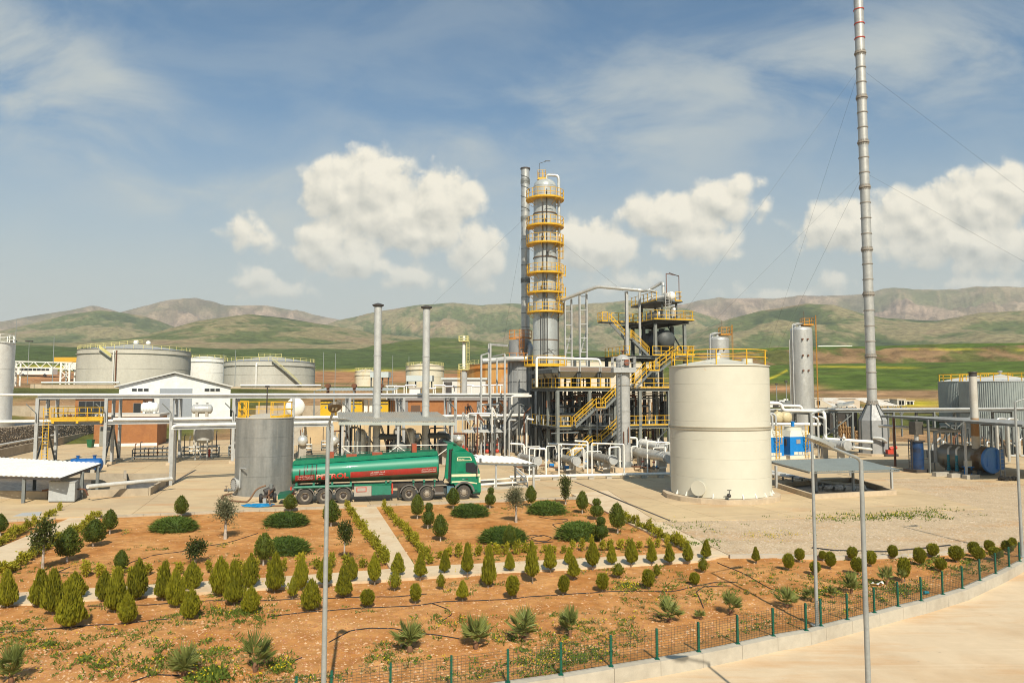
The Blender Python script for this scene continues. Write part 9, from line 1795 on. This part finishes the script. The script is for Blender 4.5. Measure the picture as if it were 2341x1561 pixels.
def palms():
 L_ = [(25,1562,95,85),(420,1546,78,90),(583,1532,92,88),(937,1490,76,96),(1088,1479,78,88),(1198,1462,76,90),(1303,1453,72,66),(1530,1421,58,84),(1602,1415,24,38),(1671,1403,56,64),(1800,1388,48,60),(1858,1374,36,50),(1902,1366,30,30),(1947,1355,52,46),(2028,1335,48,46),(2062,1328,34,36)]
 for i, (x, y, h, w_) in enumerate(L_):
  p = gnd(x, y, -.1); W, H = pxsize(p, w_), pxsize(p, h); t = thing('fan_palm', f'young fan palm by the fence, {ORD(i + 1)} from the left', 'palm', p, 'fan palms along the fence', rnd.uniform(0, 6)); c = bpy.data.objects.new('fronds', PMS[i % 3]); col.objects.link(c); c.parent = t; c.location = (0, 0, H * .04); c.scale = (W * .98, W * .98, H * 1.45)
  part('trunk', MB().lathe([(W * .05, -.05), (W * .07, H * .06), (W * .05, H * .16), (.01, H * .2)], (0, 0, 0), 9), mat('palm_trunk', (.20, .10, .05), .95, c2=(.11, .06, .035), vs_=9), t, True)
palms()
# weeds, flowers, stones (stuff)
def in_garden(x, y):
 if y < np.interp(x, FX, FY) + .3: return False
 KL0, KL1 = gnd(0, 1188), gnd(1240, 1138); return y < KL0.y + (x - KL0.x) * (KL1.y - KL0.y) / (KL1.x - KL0.x) - .3
def scatter():
 g = np.random.default_rng(5); P, D, Ln, Wd, T = [], [], [], [], []; FP = []; DP = [[], [], [], [], []]
 def tuft(p, n, s, fl, dry=False):
  a = DP if dry else (P, D, Ln, Wd, T)
  for k in range(n):
   t = g.random() * 6.28; e = g.uniform(.2, 1.2); q = p + np.array([g.normal() * s * .7, g.normal() * s * .7, 0]); a[0].append(q); a[1].append([math.cos(t) * math.cos(e), math.sin(t) * math.cos(e), math.sin(e)]); a[2].append(s * g.uniform(.5, 1.2)); a[3].append(s * g.uniform(.18, .4)); a[4].append(g.uniform(.1, .95))
  if fl:
   for k in range(g.integers(1, 5)): FP.append(p + np.array([g.normal() * s, g.normal() * s, s * g.uniform(.7, 1.3)]))
 cnt = 0
 while cnt < 4600:
  x, y = g.uniform(0, 2341), 1150 + 411 * g.random() ** .8; q = gnd(x, y, -.12)
  if not in_garden(q.x, q.y): cnt += .2; continue
  n1 = float(fbm(np.array([q.x / 1.7]), np.array([q.y / 1.7]), 3, 77)[0]); n0 = float(fbm(np.array([q.x / 6]), np.array([q.y / 6]), 2, 79)[0])
  if n1 * .6 + n0 * .5 < .54 + .12 * g.random(): cnt += .25; continue
  cnt += 1; z = float(soil_z(np.array([q.x]), np.array([q.y]))[0]); tuft(np.array([q.x, q.y, z]), g.integers(9, 20), g.uniform(.05, .15), g.random() < .08, g.random() < .28)
 for (x0, y0, sx, sy, n, s, fr) in ((545,1405,45,12,90,.16,.1),(470,1540,25,10,60,.2,.05),(640,1520,20,12,40,.15,.2),(2010,1182,90,5,170,.26,.45),(2120,1170,40,4,90,.22,.1),(1750,1225,40,6,70,.16,.8),(1560,1205,50,8,70,.2,.3),(1900,1190,35,4,40,.2,.4),(1610,1243,25,6,30,.25,0),(1050,1420,60,10,35,.14,.4),(430,1480,90,20,70,.16,.25),(250,1520,60,15,70,.16,.2),(90,1470,40,10,25,.14,.5),(1430,1340,20,6,30,.14,.9),(2065,1345,30,8,60,.16,.1),(1290,1170,40,4,50,.14,0),(1240,1520,50,15,60,.16,.2),(1330,1500,60,18,50,.15,.3),(1960,1330,40,12,50,.15,0),(2180,1290,60,12,80,.18,.1),(1840,1355,60,10,40,.14,.1)):
  for k in range(n):
   x, y = x0 + g.normal() * sx, y0 + g.normal() * sy; q = gnd(x, y, -.08)
   if q.y < np.interp(q.x, FX, FY) + .3: continue
   tuft(np.array([q.x, q.y, -.10 if in_garden(q.x, q.y) else -.03]), 12, s * g.uniform(.6, 1.1), g.random() < fr)
 def mk(nm, a, m):
  me = leafy(nm, [blades(np.array(a[0]), np.array(a[1]), np.array(a[2]), np.array(a[3]), np.array(a[4]), g)], m); o = bpy.data.objects.new(nm, me); col.objects.link(o); o['kind'] = 'stuff'
 mk('weeds', (P, D, Ln, Wd, T), WED); mk('dry_weeds', DP, DRY)
 F = np.array(FP); n = len(F); mk('yellow_flowers', (np.repeat(F, 3, 0), g.normal(size=(3 * n, 3)), np.full(3 * n, .035), np.full(3 * n, .04), g.random(3 * n)), YFL)
 def stones(nm, pos, size, m):
  n = len(pos); b = np.array([[1, 0, 0], [0, 1, 0], [-1, 0, 0], [0, -1, 0], [0, 0, .7], [0, 0, -.7]]); v = (b[None] * g.uniform(.6, 1.3, (n, 6, 1)) * size[:, None, None] + pos[:, None]).reshape(-1, 3); t = np.array([[0, 1, 4], [1, 2, 4], [2, 3, 4], [3, 0, 4], [1, 0, 5], [2, 1, 5], [3, 2, 5], [0, 3, 5]]); f = (t[None] + 6 * np.arange(n)[:, None, None]).reshape(-1, 3)
  me = bpy.data.meshes.new(nm); me.from_pydata(v.tolist(), [], f.tolist()); me.materials.append(m); o = bpy.data.objects.new(nm, me); col.objects.link(o); o['kind'] = 'stuff'
 pos = []
 while len(pos) < 17000:
  x, y = g.uniform(-20, 2341), 1150 + 411 * g.random() ** .7; q = gnd(x, y, -.12)
  if in_garden(q.x, q.y): pos.append((q.x, q.y, float(-.12)))
 pos = np.array(pos); pos[:, 2] = soil_z(pos[:, 0], pos[:, 1]) + .006; stones('soil_pebbles', pos, .009 + .05 * g.random(len(pos)) ** 6 + .010 * g.random(len(pos)), mat('pale_pebble', (.56, .37, .21), .9, c2=(.40, .20, .09), vs_=6))
 k = len(pos) // 2; p2 = pos.copy(); p2[:, 0] += g.normal(size=len(pos)); p2[:, 1] += g.normal(size=len(pos)); p2 = p2[[in_garden(a, b) for a, b in p2[:, :2]]]; p2[:, 2] = soil_z(p2[:, 0], p2[:, 1]) + .004; stones('soil_clods', p2, .015 + .035 * g.random(len(p2)) ** 2, mat('soil_clod', (.40, .19, .085), .97, c2=(.30, .13, .055), vs_=3))
 pos = []
 from mathutils import geometry
 poly = [(p.x, p.y) for p in gp]
 def inside(x, y):
  c = False
  for i in range(len(poly)):
   (a, b), (e, f) = poly[i], poly[i - 1]
   if (b > y) != (f > y) and x < (e - a) * (y - b) / (f - b) + a: c = not c
  return c
 while len(pos) < 24000:
  q = gnd(g.uniform(1500, 2360), 1085 + 190 * g.random(), -.03)
  if inside(q.x, q.y): pos.append((q.x, q.y, -.025))
 stones('gravel', np.array(pos), .018 + .05 * g.random(len(pos)) ** 3, mat('gravel_stone', (.50, .41, .30), .95, c2=(.34, .26, .18), vs_=5))
scatter()
# fence, lamp posts, hoses
def fence():
 gm = mat('green_fence_paint', (.0, .085, .05), .45); wm = mat('dark_wire', (.035, .05, .035), .6)
 t = thing('wire_fence', 'low dark wire mesh fence with green posts along the curved kerb', 'fence', V(FPOST[4].x, FPOST[4].y, 0))
 for p in FPOST:
  q = V(p.x, p.y, 0); po = part('post', MB().beam(q, q + V(0, 0, FH + .03), .055), gm, t, smooth=0); part('foot_plate', MB().box((q.x, q.y, .008), (.14, .14, .016)), gm, po, smooth=0)
  cl = MB()
  for z in (.15, .45, .75): cl.box((q.x, q.y - .03, z), (.07, .04, .03))
  part('clip', cl, gm, po, smooth=0)['kind'] = 'stuff'
 pts = [FPOST[0] + d0 * 4.5, FPOST[0] + d0 * 3, FPOST[0] + d0 * 1.5] + FPOST
 for a, b in zip(pts[:-1], pts[1:]):
  mb = MB(); a = V(a.x, a.y, 0); b = V(b.x, b.y, 0); n = max(3, int((b - a).length / .11))
  for i in range(n): p = a.lerp(b, (i + .5) / n); mb.beam(p + V(0, 0, .04), p + V(0, 0, FH), .0055)
  for j in range(12): z = .05 + j * (FH - .06) / 11; mb.beam(a + V(0, 0, z), b + V(0, 0, z), .0055 if j % 4 else .007)
  part('mesh_panel', mb, wm, t, smooth=0)['kind'] = 'stuff'
fence()
def lamp(label, base, ztop, arm, head, hl, hw, r0=.085, r1=.05, up=V(0, 0, 1)):
 t = thing('street_lamp', label, 'street lamp', base); part('pole', MB().lathe([(r0, base.z), (r1, ztop)], (base.x, base.y, 0), 10), GALV, t, smooth=50)
 part('base_plate', MB().box((base.x, base.y, base.z + .015), (.34, .34, .03)), GALV, t, smooth=0)
 part('arm', MB().pipe([V(base.x, base.y, ztop - .3), V(base.x, base.y, ztop), arm, arm.lerp(head, .25)], .03, 8, .2), GALV, t, smooth=50)
 dv = (head - arm).normalized(); s = dv.cross(up).normalized(); n = s.cross(dv); hd = MB(); c = arm.lerp(head, .15); N_ = 20; top, bot = [], []
 for i in range(N_):
  a = 2 * math.pi * i / N_; q = c + dv * (hl / 2 - math.cos(a) * hl / 2) + s * (math.sin(a) * hw / 2 * (1 - .25 * math.cos(a))); top.append(q + n * .035); bot.append(q - n * .035)
 hd.add(top + bot, [tuple(range(N_)), tuple(range(2 * N_ - 1, N_ - 1, -1))] + [(i, N_ + i, N_ + (i + 1) % N_, (i + 1) % N_) for i in range(N_)]); h = part('lamp_head', hd, GALV if 'foreground' not in label else mat('lamp_head_brown', (.11, .09, .065), .5), t, smooth=0)
 ld = MB()
 for i in range(4):
  for j in range(2): q = c + dv * (hl * (.35 + .1 * i)) + s * (hw * (-.12 + .24 * j)) - n * .045; ld.box(q, (hw * .13, hw * .13, .02))
 part('led_lens', ld, mat('led_lens', (.62, .55, .38), .3), h, smooth=0)['kind'] = 'stuff'
 bx = part('driver_box', MB().beam(c + n * .06, c + dv * hl * .3 + n * .06, hw * .35, .06, n), GALV, h, smooth=0)
def lamps():
 p = at(740, 1561, 17.0); b = V(p.x, p.y, -.1); lamp('tall galvanised street lamp in the foreground, in front of the truck trailer', b, zat(975, 17.0), at(760, 945, 16.9), at(771, 912, 16.1), .55, .30, .066, .046)
 b = gnd(1868, 1430, -.02); b = V(b.x, b.y, -.02); lamp('galvanised street lamp on the kerb with its arm pointing right', b, zat(945, b.y, 1857), at(1905, 931, b.y + .4), at(1957, 917, b.y + .7), .75, .28, .064, .045)
 p = at(1985, 1561, 15.2); b = V(p.x, p.y, -.42); lamp('street lamp rising from the road with its long arm pointing left', b, zat(1050, 15.2), at(1915, 1028, 14.9), at(1850, 998, 14.6), .72, .30, .062, .044)
 b = gnd(2337, 1272, -.02); lamp('street lamp at the right picture edge', b, zat(918, b.y, 2318), at(2338, 913, b.y), at(2368, 905, b.y), .7, .28, .08, .05)
lamps()
def hoses():
 L_ = [('long irrigation hose along the front thuja row at left', [(-10, 1445), (120, 1434), (210, 1428), (290, 1424), (350, 1416), (420, 1415)]), ('irrigation hose winding through the front row in the middle', [(610, 1409), (720, 1397), (840, 1388), (960, 1382), (1010, 1373), (1150, 1368), (1240, 1360), (1350, 1353), (1450, 1349), (1540, 1351), (1575, 1343), (1640, 1330), (1710, 1331)]), ('hose branch curling right of the middle thujas', [(988, 1378), (1026, 1392), (1033, 1403), (1012, 1417), (968, 1423)]), ('hose between lamp pole and palms', [(752, 1466), (800, 1440), (845, 1434), (900, 1436), (960, 1447), (1050, 1458), (1090, 1462)]), ('hose near the bottom left of the lamp pole', [(640, 1519), (690, 1500), (722, 1486)]), ('hose in the bottom left corner', [(300, 1556), (350, 1538), (400, 1541), (470, 1538), (540, 1528)]), ('coiled hose in the right bed', [(1240, 1225), (1215, 1222), (1200, 1228), (1215, 1236), (1250, 1235), (1262, 1228), (1240, 1221), (1212, 1230), (1240, 1238), (1268, 1236), (1210, 1243), (1190, 1258)]), ('hose between the round bushes', [(1232, 1180), (1260, 1185), (1300, 1187), (1285, 1194), (1262, 1198), (1280, 1210)]), ('black pipe lying along the gravel edge', [(1856, 1252), (1905, 1258), (2020, 1261), (2110, 1253), (2172, 1246)]), ('hose by the right bed corner', [(1640, 1285), (1700, 1310), (1760, 1345), (1800, 1362)]), ('loop of hose right of the palms', [(1670, 1338), (1610, 1340), (1592, 1352), (1605, 1380), (1612, 1398)]), ('hose across the left upper bed', [(160, 1296), (130, 1308), (260, 1312), (300, 1285), (350, 1268), (420, 1258), (520, 1240), (600, 1215)]), ('hose crossing the middle row at left', [(200, 1384), (330, 1382), (480, 1370), (560, 1372), (700, 1366), (900, 1362), (1000, 1353)])]
 for nm, px in L_:
  z = -.02 if 'gravel' in nm else -.1; pts = [gnd(x, y, z) for x, y in px]
  if z < -.05:
   fine = []
   for a, b in zip(pts[:-1], pts[1:]):
    k = max(1, int((b - a).length / .4))
    for i in range(k): q = a.lerp(b, i / k); fine.append(V(q.x, q.y, float(soil_z(np.array([q.x]), np.array([q.y]))[0]) + .02))
   pts = fine
  solo('irrigation_hose', MB().pipe(pts, .055 if 'gravel' in nm else .017, 6, .15), BLACK, nm, 'hose', V(pts[0].x, pts[0].y, z), 'irrigation hoses', smooth=50)
 a, b = gnd(1312, 1100), gnd(1532, 1190); solo('drain_channel', MB().beam(a + V(0, 0, .004), b + V(0, 0, .004), .16, .012), DARK, 'dark straight drain line across the yard left of the cream tank', 'drain', a, smooth=0)
 a, b = gnd(352, 1128), gnd(447, 1074); solo('drain_channel', MB().beam(a + V(0, 0, .004), b + V(0, 0, .004), .22, .012), DARK, 'dark drain line right of the open pit at left', 'drain', a, smooth=0)
 g = gnd(2005, 1337, -.1); Rn = random.Random(3); mb = MB(); v = [(g.x + (i % 5 - 2) * .13 + Rn.uniform(-.03, .03), g.y + (i // 5 - 1) * .1, Rn.uniform(-.08, .06)) for i in range(15)]; mb.add(v, [(j * 5 + i, j * 5 + i + 1, j * 5 + i + 6, j * 5 + i + 5) for j in range(2) for i in range(4)]); solo('plastic_bag', mb, WHITE, 'crumpled white plastic bag on the soil by the right lamp', 'bag', g, smooth=0)
 g = gnd(2118, 1358, -.05); solo('blue_can', MB().tube(g + V(-.1, 0, .06), g + V(.1, .05, .06), .06, n=10), mat('teal_paint', (.01, .20, .26)), 'small teal can lying by the fence at right', 'can', g)
hoses()
# dusty air
def build_haze():
 mb = MB(); mb.obox((-6600, -6600, -2.0), (13200, 0, 0), (0, 13200, 0), (0, 0, 575))
 m = bpy.data.materials.new('dusty_air'); m.use_nodes = True; nt = m.node_tree; nt.nodes.clear()
 out = nt.nodes.new('ShaderNodeOutputMaterial'); pv = nt.nodes.new('ShaderNodeVolumePrincipled')
 pv.inputs['Color'].default_value = (0.88, 0.93, 0.97, 1); pv.inputs['Density'].default_value = 0.00015; pv.inputs['Anisotropy'].default_value = 0.0
 nt.links.new(pv.outputs[0], out.inputs['Volume'])
 o = part('haze', mb, m, smooth=0); o['kind'] = 'stuff'
build_haze()
